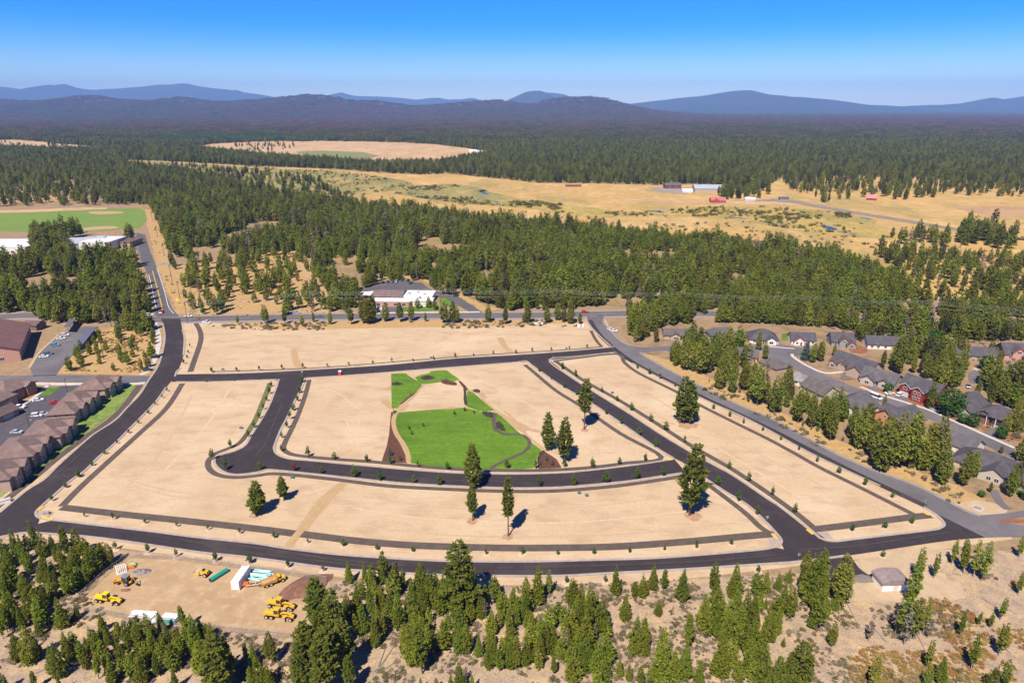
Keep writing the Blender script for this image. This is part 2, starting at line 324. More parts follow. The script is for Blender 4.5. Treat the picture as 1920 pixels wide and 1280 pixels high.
# ------------------------------------------------------------------ school field, development soil, brush
poly('sports_field', [(-60, 398), (60, 396), (160, 392), (260, 390), (272, 396), (276, 412), (262, 428), (170, 434), (60, 434), (-60, 434)], 0.06, M_sport)
poly('infield_dirt', [(168, 397), (200, 396), (228, 397), (228, 400), (196, 402), (172, 401)], 0.09, M_track, sm=3); poly('infield_dirt', [(155, 428), (180, 425), (212, 424), (220, 428), (180, 431), (158, 432)], 0.09, M_track, sm=3)
poly('field_edge_track', [(-60, 396), (60, 393), (160, 389), (200, 389), (200, 392), (60, 398), (-60, 401)], 0.08, M_field)
poly('power_line_track', [(270, 392), (288, 394), (302, 430), (318, 480), (340, 530), (360, 578), (352, 590), (332, 588), (312, 545), (294, 500), (286, 460), (276, 425)], 0.05, M_golden, jit=0.8)
GROVE = [(322, 500), (420, 488), (500, 474), (560, 470), (585, 500), (612, 550), (640, 588), (480, 594), (372, 592), (350, 570), (336, 540)]
poly('grove_soil', GROVE, 0.045, M_golden, jit=1.5)
poly('sandy_track', [(556, 484), (566, 482), (590, 530), (622, 586), (602, 588), (578, 540)], 0.07, M_track, jit=0.4)
poly('roadside_grass', [(340, 604), (480, 604), (700, 600), (900, 600), (1105, 597), (1108, 612), (1000, 616), (720, 618), (520, 620), (440, 616), (380, 610)], 0.045, M_golden, jit=0.8)
DEV = [(302, 600), (336, 602), (372, 602), (395, 604), (440, 610), (520, 617), (720, 615), (960, 611), (1095, 604), (1104, 597), (1135, 597), (1148, 628), (1168, 650), (1215, 672), (1290, 720), (1450, 795), (1560, 855), (1700, 910), (1790, 950), (1870, 985), (1900, 1010), (1700, 1040), (1590, 1050), (1400, 1072), (1240, 1090), (900, 1098), (640, 1082), (400, 1052), (250, 1030), (120, 1012), (-60, 1025), (-60, 915), (40, 905), (130, 838), (200, 795), (262, 735), (298, 690), (312, 640)]
poly('graded_soil', DEV, 0.05, M_sand)
poly('dry_lot', [(104, 700), (131, 669), (178, 622), (232, 612), (288, 602), (302, 612), (306, 648), (294, 688), (276, 704)], 0.048, M_golden, jit=0.5)
poly('brush_ground', [(-120, 1016), (60, 1006), (150, 1018), (220, 1032), (160, 1110), (170, 1140), (200, 1150), (400, 1182), (545, 1196), (590, 1120), (610, 1086), (900, 1100), (1100, 1096), (1400, 1080), (1560, 1070), (1620, 1090), (1700, 1105), (1760, 1060), (1850, 1030), (2000, 1040), (2080, 1330), (-160, 1330)], 0.06, M_brush, jit=0.5)
YARD = [(222, 1032), (330, 1040), (450, 1056), (600, 1076), (622, 1084), (600, 1130), (570, 1190), (548, 1194), (412, 1180), (230, 1157), (172, 1144), (158, 1120), (196, 1078)]
poly('yard_dirt', YARD, 0.07, M_yard, jit=0.3)
poly('shed_pad', [(1590, 1052), (1640, 1044), (1760, 1030), (1800, 1030), (1760, 1070), (1800, 1100), (1780, 1120), (1690, 1130), (1610, 1125), (1585, 1090)], 0.065, M_sand2, jit=0.4)
poly('rocky_sand', [(1755, 1095), (1800, 1085), (1810, 1120), (1780, 1125)], 0.075, M_sand2, jit=0.4)
# neighbourhood ground on the right
poly('garden_ground', [(1160, 600), (1250, 604), (1400, 605), (1560, 610), (1930, 640), (2100, 660), (2100, 1000), (1925, 985), (1830, 960), (1700, 900), (1560, 840), (1450, 790), (1320, 722), (1220, 668), (1175, 640)], 0.025, mat('garden_needle_litter', (0.26, 0.17, 0.095), (0.30, 0.20, 0.10), 0.1, c3=(0.17, 0.125, 0.075), scale3=0.15, fine=(0.2, 1.5)))
poly('roadside_dry_grass', [(1200, 660), (1260, 676), (1330, 708), (1440, 760), (1560, 820), (1680, 868), (1780, 905), (1850, 935), (1840, 962), (1790, 950), (1700, 908), (1560, 852), (1440, 793), (1300, 725), (1212, 674)], 0.04, M_golden, jit=0.5)
for pl in ([(1498, 678), (1510, 680), (1530, 692), (1545, 700), (1530, 698), (1505, 687)], [(1578, 706), (1612, 704), (1614, 710), (1582, 713)], [(1612, 722), (1640, 726), (1660, 730), (1690, 726), (1690, 736), (1660, 736), (1630, 730)], [(1592, 646), (1622, 652), (1624, 662), (1596, 660)],
           [(1690, 744), (1720, 750), (1740, 762), (1760, 770), (1740, 770), (1710, 758)], [(1772, 780), (1800, 786), (1822, 800), (1800, 796)], [(1880, 812), (1920, 818), (1930, 830), (1890, 822)], [(1840, 800), (1856, 800), (1860, 806), (1842, 806)], [(1500, 694), (1530, 702), (1526, 706), (1504, 700)], [(1730, 654), (1760, 650), (1770, 658), (1745, 662)], [(1905, 836), (1935, 840), (1935, 850), (1910, 845)], [(1858, 972), (1925, 974), (1925, 980), (1870, 979)]):
    poly('bark_bed', pl, 0.06, M_redmulch, sm=3)
poly('sand_patch', [(1790, 945), (1830, 938), (1880, 948), (1884, 962), (1830, 965), (1800, 958)], 0.055, M_sand2, sm=4)
poly('garden_lawn', [(1836, 898), (1860, 888), (1884, 886), (1880, 894), (1850, 900)], 0.06, M_lawn); poly('garden_lawn', [(1466, 626), (1477, 624), (1478, 638), (1465, 638)], 0.06, M_lawn); poly('garden_lawn', [(1900, 915), (1930, 920), (1930, 935), (1908, 928)], 0.06, M_lawn)
# tracks over the sand
for pl in ([(640, 903), (652, 905), (640, 918), (622, 935), (612, 950), (590, 975), (572, 999), (552, 999), (572, 970), (590, 945), (606, 928), (622, 915)], [(566, 1001), (552, 1000), (540, 1014), (534, 1026), (546, 1028), (556, 1014)], [(546, 656), (556, 655), (560, 672), (568, 690), (556, 692), (549, 678)], [(932, 634), (944, 634), (952, 650), (962, 658), (952, 660), (940, 648)]):
    poly('wheel_track', pl, 0.085, M_track, sm=3)
for pl in ([(732, 722), (728, 726), (716, 729), (733, 733)], [(714, 752), (730, 750), (733, 766), (722, 760)], [(1070, 820), (985, 800), (955, 775), (944, 772), (970, 790), (985, 806)], [(905, 735), (915, 748), (900, 740)]):
    poly('damp_stain', pl, 0.085, M_track, sm=3)
poly('damp_stain', [(930, 776), (950, 780), (975, 792), (998, 805), (985, 808), (990, 816), (960, 800), (940, 790)], 0.085, M_track, sm=3)
poly('damp_stain', [(803, 773), (830, 766), (846, 762), (860, 764), (880, 766), (860, 772), (830, 774)], 0.088, M_track, sm=3)
poly('damp_stain', [(744, 772), (756, 762), (768, 758), (764, 764), (752, 772)], 0.088, M_track, sm=3)

# faint marks left by the grading machines
M_markd = mat('grading_mark_dark', (0.415, 0.295, 0.178), (0.45, 0.325, 0.20), 0.6, fine=(0.12, 1.5)); M_markl = mat('grading_mark_light', (0.53, 0.40, 0.26), (0.49, 0.36, 0.225), 0.6, fine=(0.12, 1.5))
for k, (l_, w_, d_) in enumerate([([(604, 724), (640, 740), (664, 762), (690, 774)], 0.6, 0), ([(584, 772), (640, 768), (700, 768), (730, 764)], 0.9, 1), ([(650, 790), (655, 810), (640, 836), (610, 850)], 0.6, 0), ([(675, 786), (668, 815), (672, 840)], 0.5, 0), ([(240, 900), (320, 920), (420, 930), (560, 944)], 0.7, 1), ([(250, 912), (330, 931), (420, 941), (550, 956)], 0.6, 1), ([(680, 930), (800, 948), (940, 956), (1100, 950), (1240, 932)], 0.7, 1), ([(660, 952), (800, 972), (960, 980), (1120, 976), (1290, 958)], 0.6, 0), ([(700, 990), (860, 1004), (1050, 1006), (1240, 996), (1380, 980)], 0.8, 1),
    ([(420, 650), (560, 640), (760, 632), (960, 626)], 1.0, 1), ([(400, 668), (560, 662), (720, 652), (900, 646), (1060, 638)], 0.8, 0), ([(380, 630), (560, 624), (800, 622), (1000, 618)], 0.8, 0), ([(1110, 690), (1200, 730), (1300, 790), (1420, 850), (1560, 920)], 0.8, 1), ([(1100, 700), (1180, 742), (1290, 806), (1400, 872), (1530, 950)], 0.7, 0), ([(920, 706), (1000, 730), (1080, 780), (1160, 830)], 0.7, 1), ([(900, 712), (980, 752), (1060, 802), (1120, 850)], 0.6, 0), ([(360, 740), (330, 800), (300, 850), (240, 910)], 0.7, 1), ([(430, 730), (400, 780), (360, 830), (310, 880)], 0.8, 0), ([(480, 960), (620, 915), (640, 906)], 0.5, 1), ([(1020, 950), (1060, 940), (1120, 962), (1160, 990)], 0.5, 1)]):
    ribbon('grading_mark', line(l_), w_, 0.02, 0.054 + 0.0006 * k, M_markd if d_ else M_markl)
# ------------------------------------------------------------------ roads
Zr = 0.14
W_left = [(302, 598), (305, 606), (309, 630), (306, 655), (296, 687), (277, 716), (262, 740), (237, 766), (215, 789), (175, 815), (140, 845), (107, 875), (82, 900), (50, 920), (0, 961), (-60, 1000)]
W_right = [(338, 598), (342, 618), (346, 635), (344, 665), (336, 690), (328, 706), (312, 726), (295, 750), (270, 777), (245, 802), (215, 832), (185, 857), (160, 882), (134, 900), (103, 927), (78, 949)]
W_corner = [(78, 949), (68, 960), (71, 969), (85, 973), (100, 975)]
S_top = [(100, 975), (187, 985), (281, 996), (375, 1008), (480, 1019), (536, 1028), (630, 1039), (724, 1046), (842, 1052), (985, 1053), (1110, 1050), (1235, 1046), (1400, 1033), (1447, 1027)]
S_corner = [(1447, 1027), (1460, 1022), (1465, 1014), (1458, 1003)]
R4_left2 = [(1458, 1003), (1431, 974), (1400, 946), (1360, 922), (1322, 897)]
S_top2 = [(1525, 999), (1540, 1010), (1562, 1015), (1600, 1011), (1650, 1005), (1744, 994), (1762, 990), (1770, 982), (1756, 966), (1731, 951)]
S_bot = [(-60, 1020), (0, 1007), (47, 999), (94, 1001), (150, 1005), (219, 1013), (281, 1022), (375, 1036), (437, 1042), (505, 1050), (599, 1063), (660, 1069), (724, 1073), (817, 1078), (910, 1080), (1047, 1080), (1141, 1075), (1260, 1069), (1400, 1060), (1500, 1053), (1594, 1041), (1681, 1028), (1775, 1014), (1847, 1008)]
N_top = [(332, 702), (397, 701), (480, 699), (605, 692), (730, 684), (855, 672), (960, 666), (1060, 659), (1150, 651)]
N_bot1 = [(330, 716), (400, 716), (512, 712)]
R3_left = [(512, 712), (521, 716), (515, 735), (505, 760), (490, 787), (472, 815), (460, 835), (440, 846), (412, 854), (402, 864), (407, 876), (422, 886), (445, 890), (480, 886), (500, 881), (530, 883)]
R5_bot = [(530, 883), (580, 888), (655, 896), (755, 906), (860, 912), (950, 915), (1016, 915), (1075, 912), (1172, 903), (1240, 893), (1279, 887)]
N_bot2 = [(572, 709), (680, 702), (805, 692), (960, 680), (985, 677)]
R3_right = [(572, 709), (568, 722), (562, 735), (555, 747), (540, 780), (527, 805), (516, 832), (514, 842), (520, 852), (540, 860), (570, 863)]
R5_top = [(570, 863), (605, 866), (680, 873), (770, 881), (860, 887), (950, 889), (1010, 888), (1075, 885), (1175, 874), (1250, 863), (1262, 858)]
R4_left = [(985, 677), (1000, 687), (1050, 722), (1110, 757), (1175, 801), (1225, 836), (1252, 853), (1262, 858)]
R4_right = [(1030, 675), (1070, 707), (1125, 742), (1182, 777), (1240, 815), (1290, 845), (1327, 866), (1375, 892), (1440, 936), (1462, 950), (1525, 999)]
N_bot3 = [(1030, 675), (1085, 668), (1150, 661)]
E_left = [(1098, 594), (1104, 608), (1120, 626), (1148, 652)]
E_left2 = [(1150, 661), (1185, 681), (1235, 708), (1272, 726), (1335, 756), (1385, 778), (1440, 806), (1510, 845), (1580, 879), (1650, 911), (1731, 951)]
E_right = [(1136, 592), (1132, 604), (1145, 620), (1162, 638), (1180, 648)]
E_right2 = [(1200, 661), (1212, 670), (1260, 697), (1310, 722), (1385, 759), (1440, 782), (1515, 822), (1570, 852), (1634, 880), (1712, 908), (1775, 939), (1812, 958), (1837, 968), (1870, 977), (1925, 986)]
def w2(l): return smooth([G(*p) for p in l], 5)
def road(name, rings, z, m):
    w = []
    for r in rings: w += [Vector((p.x, p.y, z)) for p in r]
    f = tessellate_polygon([w]); me = pymesh(name, w, f); bm = bmesh.new(); bm.from_mesh(me)
    for fc in bm.faces:
        if fc.normal.z < 0: fc.normal_flip()
    bm.to_mesh(me); bm.free(); return tag(link(name, me, m), kind='structure')
rev = lambda l: list(reversed(l))
road('west_road', [w2(W_left), rev(w2(W_right + [(70, 958), (72, 980), (40, 1000), (-60, 1018)]))], Zr, M_asph)
road('near_road', [w2(S_top + [(1470, 1030)]), w2([(1470, 1030), (1562, 1016)]), w2(S_top2[2:]), [G(1731, 951), G(1847, 1008)], rev(w2(S_bot[1:])), [G(60, 985)]], Zr + 0.006, M_asph)
road('cross_street', [w2([(326, 702)] + N_top), [G(1152, 660)], rev(w2(N_bot1[:1] + [(400, 716), (512, 712), (572, 709), (680, 702), (805, 692), (960, 680), (1030, 675), (1150, 661)])), [G(322, 716)]], Zr + 0.012, M_asph)
road('inner_street', [w2([(512, 708)] + R3_left + R5_bot[1:] + [(1285, 885)]), [G(1262, 858)], rev(w2(R5_top)), rev(w2(R3_right[:-1])), [G(574, 704)]], Zr + 0.018, M_asph)
road('diagonal_street', [w2([(975, 675)] + R4_left), [G(1290, 872), G(1279, 887)], rev(w2(R4_left2)), [G(1470, 1030), G(1562, 1018)], rev(w2(R4_right)), [G(1034, 670)]], Zr + 0.024, M_asph)
road('south_spur', [w2([(1540, 1044), (1594, 1038)]), w2([(1594, 1040), (1610, 1064), (1632, 1080)]), w2([(1600, 1086), (1570, 1090), (1540, 1070)])], Zr + 0.002, M_asph)
road('old_road', [w2(E_left + E_left2), [G(1847, 1008), G(1925, 1006)], rev(w2([(1136, 592), (1132, 604), (1145, 620), (1162, 638), (1212, 670)] + E_right2[2:]))], Zr - 0.006, M_asphold)
ribbon('asphalt_patch', line([(1102, 600), (1120, 628), (1150, 656), (1185, 681), (1235, 708), (1335, 756), (1440, 806), (1580, 879), (1731, 951)]), 2.6, Zr - 0.02, Zr - 0.002, M_asph, off=1.3)
poly('street_corner', [(1165, 640), (1180, 648), (1202, 652), (1247, 650), (1262, 652), (1262, 657), (1240, 657), (1204, 661), (1212, 670), (1190, 672), (1160, 655)], Zr - 0.012, M_asphold)
poly('side_street', [(1800, 958), (1840, 966), (1890, 962), (1960, 950), (1960, 962), (1900, 972), (1860, 976), (1815, 970)], Zr - 0.014, M_asphold)
HW = [(-120, 596), (0, 594), (60, 591), (180, 594), (290, 599), (420, 597), (600, 594), (800, 592), (1000, 591), (1165, 588), (1330, 588), (1500, 596), (1700, 604), (2000, 620)]
ribbon('highway', line(HW), 11.5, 0.0, Zr - 0.02, M_hwy); ribbon('highway_shoulder', line(HW), 17, 0.0, 0.09, M_gravel)
ribbon('centre_line', line(HW), 0.35, Zr - 0.02, Zr - 0.008, M_yellowline); ribbon('edge_line', line(HW), 0.2, Zr - 0.02, Zr - 0.008, M_whiteline, off=4.6); ribbon('edge_line', line(HW), 0.2, Zr - 0.02, Zr - 0.008, M_whiteline, off=-4.6)
road('north_road', [[G(*p) for p in ((292, 604), (290, 580), (284, 550), (277, 515), (268, 495), (262, 470), (258, 448), (256, 436))], [G(*p) for p in ((272, 440), (281, 470), (292, 497), (303, 530), (313, 556), (322, 578), (335, 592), (338, 604))]], Zr - 0.01, M_hwy)
poly('school_car_park', [(240, 440), (272, 440), (281, 470), (290, 494), (266, 497), (258, 470), (240, 455)], Zr - 0.03, M_asphold)
NR = [(286, 508), (296, 545), (306, 586)]
ribbon('centre_line', line(NR), 0.5, Zr - 0.01, Zr + 0.002, M_yellowline); ribbon('edge_line', line([(294, 502), (308, 545), (316, 575), (326, 588)]), 0.35, Zr - 0.01, Zr + 0.002, M_whiteline); ribbon('edge_line', line([(279, 515), (287, 550), (293, 580)]), 0.35, Zr - 0.01, Zr + 0.002, M_whiteline)
ribbon('gravel_lane', line([(292, 497), (310, 494), (326, 497)]), 7, 0.0, 0.08, M_gravel)
# residential streets on the right
SR = [(1440, 654), (1466, 664), (1490, 683), (1522, 700), (1570, 720), (1600, 732), (1650, 748), (1705, 766), (1760, 784), (1800, 802), (1850, 826), (1890, 845), (1960, 878)]
ribbon('residential_street', line(SR), 8.0, 0.0, Zr - 0.01, M_asphold)
poly('residential_street', [(1436, 652), (1460, 645), (1500, 652), (1498, 660), (1482, 668), (1500, 682), (1480, 690), (1450, 676), (1436, 665)], Zr - 0.02, M_asphold)
ribbon('residential_street', line([(1247, 654), (1320, 650), (1380, 650), (1440, 654)]), 8, 0.0, Zr - 0.016, M_asphold)
poly('residential_street', [(1815, 700), (1826, 694), (1850, 698), (1900, 694), (1960, 686), (1960, 698), (1900, 706), (1866, 716), (1836, 720), (1816, 716)], Zr - 0.03, M_asphold)
ribbon('sidewalk', line([(1485, 664), (1488, 670), (1510, 684), (1545, 699), (1580, 697)]), 1.6, 0, 0.2, M_walk); ribbon('sidewalk', line([(1614, 725), (1650, 740), (1690, 752), (1740, 768), (1780, 786), (1830, 808), (1870, 826), (1930, 852)]), 1.5, 0, 0.2, M_walk)
ribbon('sidewalk', line([(1825, 691), (1850, 697), (1880, 695), (1905, 690)]), 1.5, 0, 0.2, M_walk); ribbon('sidewalk', line([(1862, 918), (1875, 942), (1890, 955)]), 2.5, 0, 0.2, M_asphold); ribbon('sidewalk', line([(1443, 650), (1490, 654)]), 1.2, 0, 0.2, M_walk)
for pl in ([(1575, 702), (1592, 698), (1602, 707), (1582, 712)], [(1625, 718), (1645, 712), (1655, 726), (1635, 735)], [(1480, 668), (1525, 664), (1528, 652), (1500, 652)], [(1685, 740), (1710, 742), (1700, 758), (1668, 750)], [(1840, 810), (1868, 800), (1872, 816), (1850, 822)], [(1730, 776), (1750, 766), (1752, 782), (1740, 786)], [(1890, 690), (1925, 676), (1930, 692), (1900, 698)], [(1800, 838), (1830, 832), (1838, 842), (1812, 848)], [(1870, 868), (1905, 862), (1940, 880), (1910, 898)]):
    poly('driveway', pl, 0.105, M_asphold)
# west: parking lots, street, lawns
poly('parking_lot', [(56, 690), (72, 664), (92, 640), (112, 626), (134, 620), (157, 612), (182, 612), (170, 632), (148, 656), (131, 671), (115, 690), (104, 704), (62, 705)], 0.11, M_asphold)
road('apartment_street', [[G(*p) for p in ((-60, 705), (60, 704), (104, 703), (200, 704), (284, 705))], [G(*p) for p in ((280, 717), (200, 717), (100, 716), (-60, 713))]], Zr - 0.03, M_asphold)
poly('apartment_car_park', [(-60, 850), (-60, 800), (10, 775), (40, 758), (72, 745), (98, 728), (112, 724), (150, 722), (150, 745), (110, 765), (92, 785), (60, 812), (40, 830), (0, 860)], 0.12, mat('car_park_asphalt', (0.075, 0.065, 0.075), (0.09, 0.08, 0.088), 0.3, rough=0.9, fine=(0.1, 2)))
ribbon('sidewalk', line([(40, 719), (110, 720), (165, 720)]), 2.6, 0, 0.2, M_walk); ribbon('sidewalk', line([(215, 720), (250, 720), (272, 718)]), 2.6, 0, 0.2, M_walk); ribbon('sidewalk', line([(92, 721), (66, 744), (34, 765)]), 1.6, 0, 0.2, M_walk); ribbon('sidewalk', line([(55, 690), (75, 660), (110, 628)]), 1.2, 0, 0.2, M_sand2)
ribbon('sidewalk', line([(300, 604), (308, 635), (302, 668), (288, 695), (272, 704)]), 2.4, 0, 0.16, M_walk, off=-2.6)
poly('apartment_lawn', [(254, 722), (240, 745), (212, 776), (176, 801), (137, 832), (105, 857), (59, 890), (0, 933), (-60, 970), (-60, 930), (0, 905), (49, 872), (98, 832), (166, 772), (195, 752), (234, 724)], 0.09, mat('rough_lawn', (0.16, 0.235, 0.04), (0.10, 0.18, 0.03), 0.15, c3=(0.26, 0.26, 0.08), scale3=0.5, fine=(0.25, 2)), jit=0.3)
poly('apartment_lawn', [(68, 743), (92, 727), (113, 725), (94, 741)], 0.13, M_lawn); poly('apartment_lawn', [(56, 726), (80, 724), (70, 735), (58, 735)], 0.13, M_lawn); poly('apartment_lawn', [(130, 735), (146, 725), (150, 725), (138, 738)], 0.13, M_lawn)
# clinic grounds
poly('clinic_drive', [(676, 540), (704, 530), (760, 526), (790, 530), (812, 545), (850, 550), (884, 572), (905, 586), (886, 588), (862, 574), (835, 560), (800, 552), (760, 580), (720, 590), (700, 590), (690, 560)], 0.10, M_hwy)
poly('clinic_lawn', [(750, 578), (776, 573), (822, 571), (826, 581), (780, 584), (752, 585)], 0.13, M_lawn); poly('clinic_lawn', [(822, 562), (835, 558), (844, 566), (850, 576), (830, 572)], 0.13, M_lawn)
poly('clinic_terrace', [(684, 548), (700, 545), (716, 560), (726, 580), (710, 585), (695, 565)], 0.14, M_walk); ribbon('sidewalk', line([(700, 588), (760, 586), (830, 586), (900, 585)]), 2.2, 0, 0.2, M_walk)
poly('clinic_verge', [(668, 536), (694, 525), (760, 518), (798, 523), (860, 548), (910, 573), (940, 580), (905, 584), (860, 556), (815, 535), (790, 525), (740, 521), (694, 528)], 0.06, M_golden, jit=0.6)

M_dust = mat('dusty_asphalt', (0.062, 0.050, 0.044), (0.046, 0.038, 0.037), 0.25, rough=0.95, fine=(0.15, 1.2)); M_seam = mat('asphalt_seam', (0.026, 0.023, 0.023), rough=0.8)
for k, (l_, w_) in enumerate([([(500, 1034), (560, 1040), (640, 1050), (760, 1060)], 0.7), ([(470, 1036), (540, 1044), (620, 1054), (720, 1064)], 0.6), ([(375, 1016), (440, 1022), (520, 1032), (600, 1044)], 0.6), ([(340, 1012), (400, 1024), (470, 1036)], 0.5), ([(1000, 1062), (1150, 1059), (1300, 1053), (1440, 1042)], 0.5), ([(1500, 1030), (1600, 1024), (1700, 1010), (1780, 998)], 0.5), ([(90, 905), (130, 870), (190, 820)], 0.5), ([(480, 852), (498, 830), (512, 796), (530, 756)], 0.6), ([(640, 884), (720, 893), (840, 900), (960, 903)], 0.5)]):
    ribbon('tyre_dust', line(l_), w_, Zr, Zr + 0.034 + 0.0004 * k, M_dust)
for k, (l_, w_) in enumerate([([(40, 980), (200, 997), (400, 1024), (600, 1052), (830, 1065), (1050, 1066), (1300, 1056), (1500, 1038), (1780, 1000)], 0.25), ([(320, 610), (327, 650), (312, 700), (270, 752), (210, 805), (110, 890)], 0.25), ([(345, 709), (560, 704), (860, 680), (1140, 657)], 0.25), ([(1010, 682), (1120, 755), (1270, 848), (1400, 925), (1500, 1010)], 0.25), ([(600, 874), (760, 893), (950, 902), (1100, 897), (1260, 874)], 0.25)]):
    ribbon('asphalt_seam', line(l_), w_, Zr, Zr + 0.030 + 0.0004 * k, M_seam)
# ------------------------------------------------------------------ kerbs (real steps) and paths
for nm in (W_left[1:-1], W_right[1:4], W_right[6:] + W_corner[1:] + S_top[1:] + S_corner[1:] + R4_left2[1:], N_top[1:], N_bot1 + R3_left[1:] + R5_bot[1:], rev(R3_right) , N_bot2 + R4_left[1:], rev(R5_top), N_bot3[::-1] + R4_right[1:] + S_top2[1:], S_bot[1:-3], E_left, E_left2[1:-1], [(328, 706), (332, 696), (340, 690)]):
    ribbon('kerb', w2(nm), 0.85, 0.0, Zr + 0.11, M_conc)
for nm in (E_right, E_right2[:-2]): ribbon('kerb', w2(nm), 1.3, 0.0, Zr + 0.08, mat('grey_kerb', (0.27, 0.235, 0.215), (0.22, 0.19, 0.175), 0.4, fine=(0.1, 2)))
PATHS = [([(262, 722), (246, 745), (230, 765), (207, 787), (160, 820), (110, 857), (62, 897), (16, 933), (-50, 985)], 2.8), ([(342, 719), (312, 765), (262, 812), (220, 850), (187, 880), (150, 914), (116, 949)], 2.4),
 ([(367, 606), (374, 618), (377, 632), (374, 648), (365, 674), (357, 697)], 2.6), ([(116, 951), (219, 963), (344, 976), (480, 991), (551, 1000)], 3.1), ([(566, 1001), (661, 1013), (755, 1021), (849, 1025), (950, 1027), (1016, 1027), (1141, 1025), (1266, 1017), (1400, 1005), (1449, 1001)], 3.1),
 ([(1528, 992), (1619, 981), (1712, 969), (1744, 966)], 3.0), ([(984, 684), (1000, 697), (1042, 732), (1090, 762), (1162, 812), (1240, 857), (1175, 868), (1112, 876), (1058, 880), (1000, 882), (950, 882), (867, 880), (783, 874), (700, 866), (630, 861), (575, 856), (545, 851), (532, 842), (535, 828), (548, 802), (560, 775), (572, 742), (580, 712)], 2.0),
 ([(506, 718), (495, 747), (480, 785), (462, 815), (447, 832), (425, 842), (403, 851), (391, 864), (392, 878), (408, 890), (440, 895), (480, 892), (510, 888), (555, 891), (630, 899), (730, 911), (860, 918), (954, 921), (1016, 921), (1079, 918), (1172, 909), (1279, 893)], 2.0),
 ([(1040, 676), (1070, 697), (1100, 717), (1160, 750), (1225, 790), (1287, 830), (1330, 855), (1375, 881), (1440, 924), (1494, 963), (1528, 991), (1547, 1007)], 2.2), ([(1322, 904), (1375, 944), (1400, 964), (1428, 990), (1449, 1001)], 2.0),
 ([(1040, 677), (1085, 671), (1157, 664), (1172, 681), (1200, 701), (1267, 734), (1317, 762), (1385, 796), (1440, 823), (1490, 850), (1540, 878), (1619, 917), (1712, 964)], 2.0), ([(1108, 620), (1117, 637), (1128, 650)], 1.8), ([(400, 697), (605, 689), (855, 669), (1060, 656), (1130, 650)], 1.0)]
for k, (p, wd) in enumerate(PATHS): ribbon('footpath', w2(p), wd, 0.0, 0.118 + 0.003 * k, M_path)
ribbon('path_verge', w2([(506, 722), (495, 748), (480, 785), (466, 808)]), 2.2, 0.0, 0.165, mat('green_verge', (0.10, 0.105, 0.03), (0.15, 0.14, 0.05), 0.6, fine=(0.3, 2)))
for p in ([(72, 957), (82, 950)], [(80, 971), (98, 974)], [(1447, 1001), (1456, 1010)], [(1513, 993), (1524, 1002)], [(1734, 962), (1742, 966)], [(1252, 863), (1262, 861)]):
    ribbon('tactile_strip', [G(*p[0]), G(*p[1])], 0.8, 0.0, Zr + 0.14, mat('tactile_yellow', (0.66, 0.42, 0.04), rough=0.7))
for p in ([(70, 962), (82, 956), (100, 962), (90, 970)], [(1440, 1012), (1455, 1004), (1462, 1013), (1448, 1024)], [(1530, 998), (1550, 996), (1562, 1010), (1545, 1008)]): poly('kerb_ramp', p, Zr + 0.02, M_conc)

# ------------------------------------------------------------------ the park
pk = lambda pts: Z(700, 660, 4.8, pts)
poly('park_lawn', pk([(160, 195), (225, 192), (290, 190), (320, 215), (370, 245), (440, 285), (410, 335), (330, 400), (240, 470), (225, 500), (165, 512)]), 0.105, M_lawn)
poly('park_lawn', pk([(375, 228), (430, 205), (500, 192), (520, 172), (590, 166), (660, 165), (715, 205), (775, 245), (740, 262), (600, 272), (530, 280), (450, 288), (400, 262)]), 0.109, M_lawn)
poly('park_lawn', pk([(848, 345), (900, 365), (935, 395), (1010, 460), (1090, 525), (1010, 535), (950, 530), (840, 492), (832, 440)]), 0.111, M_lawn)
poly('park_lawn', pk([(225, 545), (330, 535), (540, 518), (700, 512), (820, 500), (900, 520), (980, 540), (1090, 540), (1150, 575), (1240, 660), (1330, 740), (1400, 800), (1460, 840), (1515, 882), (1478, 930), (1468, 980), (1470, 1040), (1300, 1056), (1000, 1056), (700, 1042), (450, 1018), (335, 998), (325, 930), (300, 860), (260, 800), (212, 720), (190, 660), (196, 600)]), 0.107, M_lawn)
ribbon('park_path', smooth([G(*p) for p in pk([(1105, 550), (1085, 600), (1085, 660), (1110, 705), (1190, 740), (1330, 745), (1395, 790), (1405, 840), (1360, 895), (1260, 945), (1150, 995), (1050, 1050)])], 6), 1.5, 0.0, 0.135, M_path)
ribbon('park_path', smooth([G(*p) for p in pk([(205, 545), (182, 610), (188, 680), (215, 750), (265, 820), (305, 900), (318, 990)])], 6), 1.8, 0.0, 0.135, M_track)
ribbon('park_path', smooth([G(*p) for p in pk([(200, 520), (330, 430), (430, 320), (450, 290)])], 5), 1.0, 0.0, 0.13, M_track)
poly('mulch_bed', pk([(160, 540), (205, 540), (185, 580), (170, 640), (180, 700), (210, 770), (255, 850), (290, 930), (305, 1000), (180, 992), (75, 985), (95, 920), (120, 850), (142, 740), (150, 640)]), 0.102, M_mulch)
poly('mulch_bed', pk([(1530, 888), (1600, 930), (1650, 965), (1695, 1040), (1590, 1046), (1488, 1050), (1475, 970), (1500, 920)]), 0.102, M_mulch)
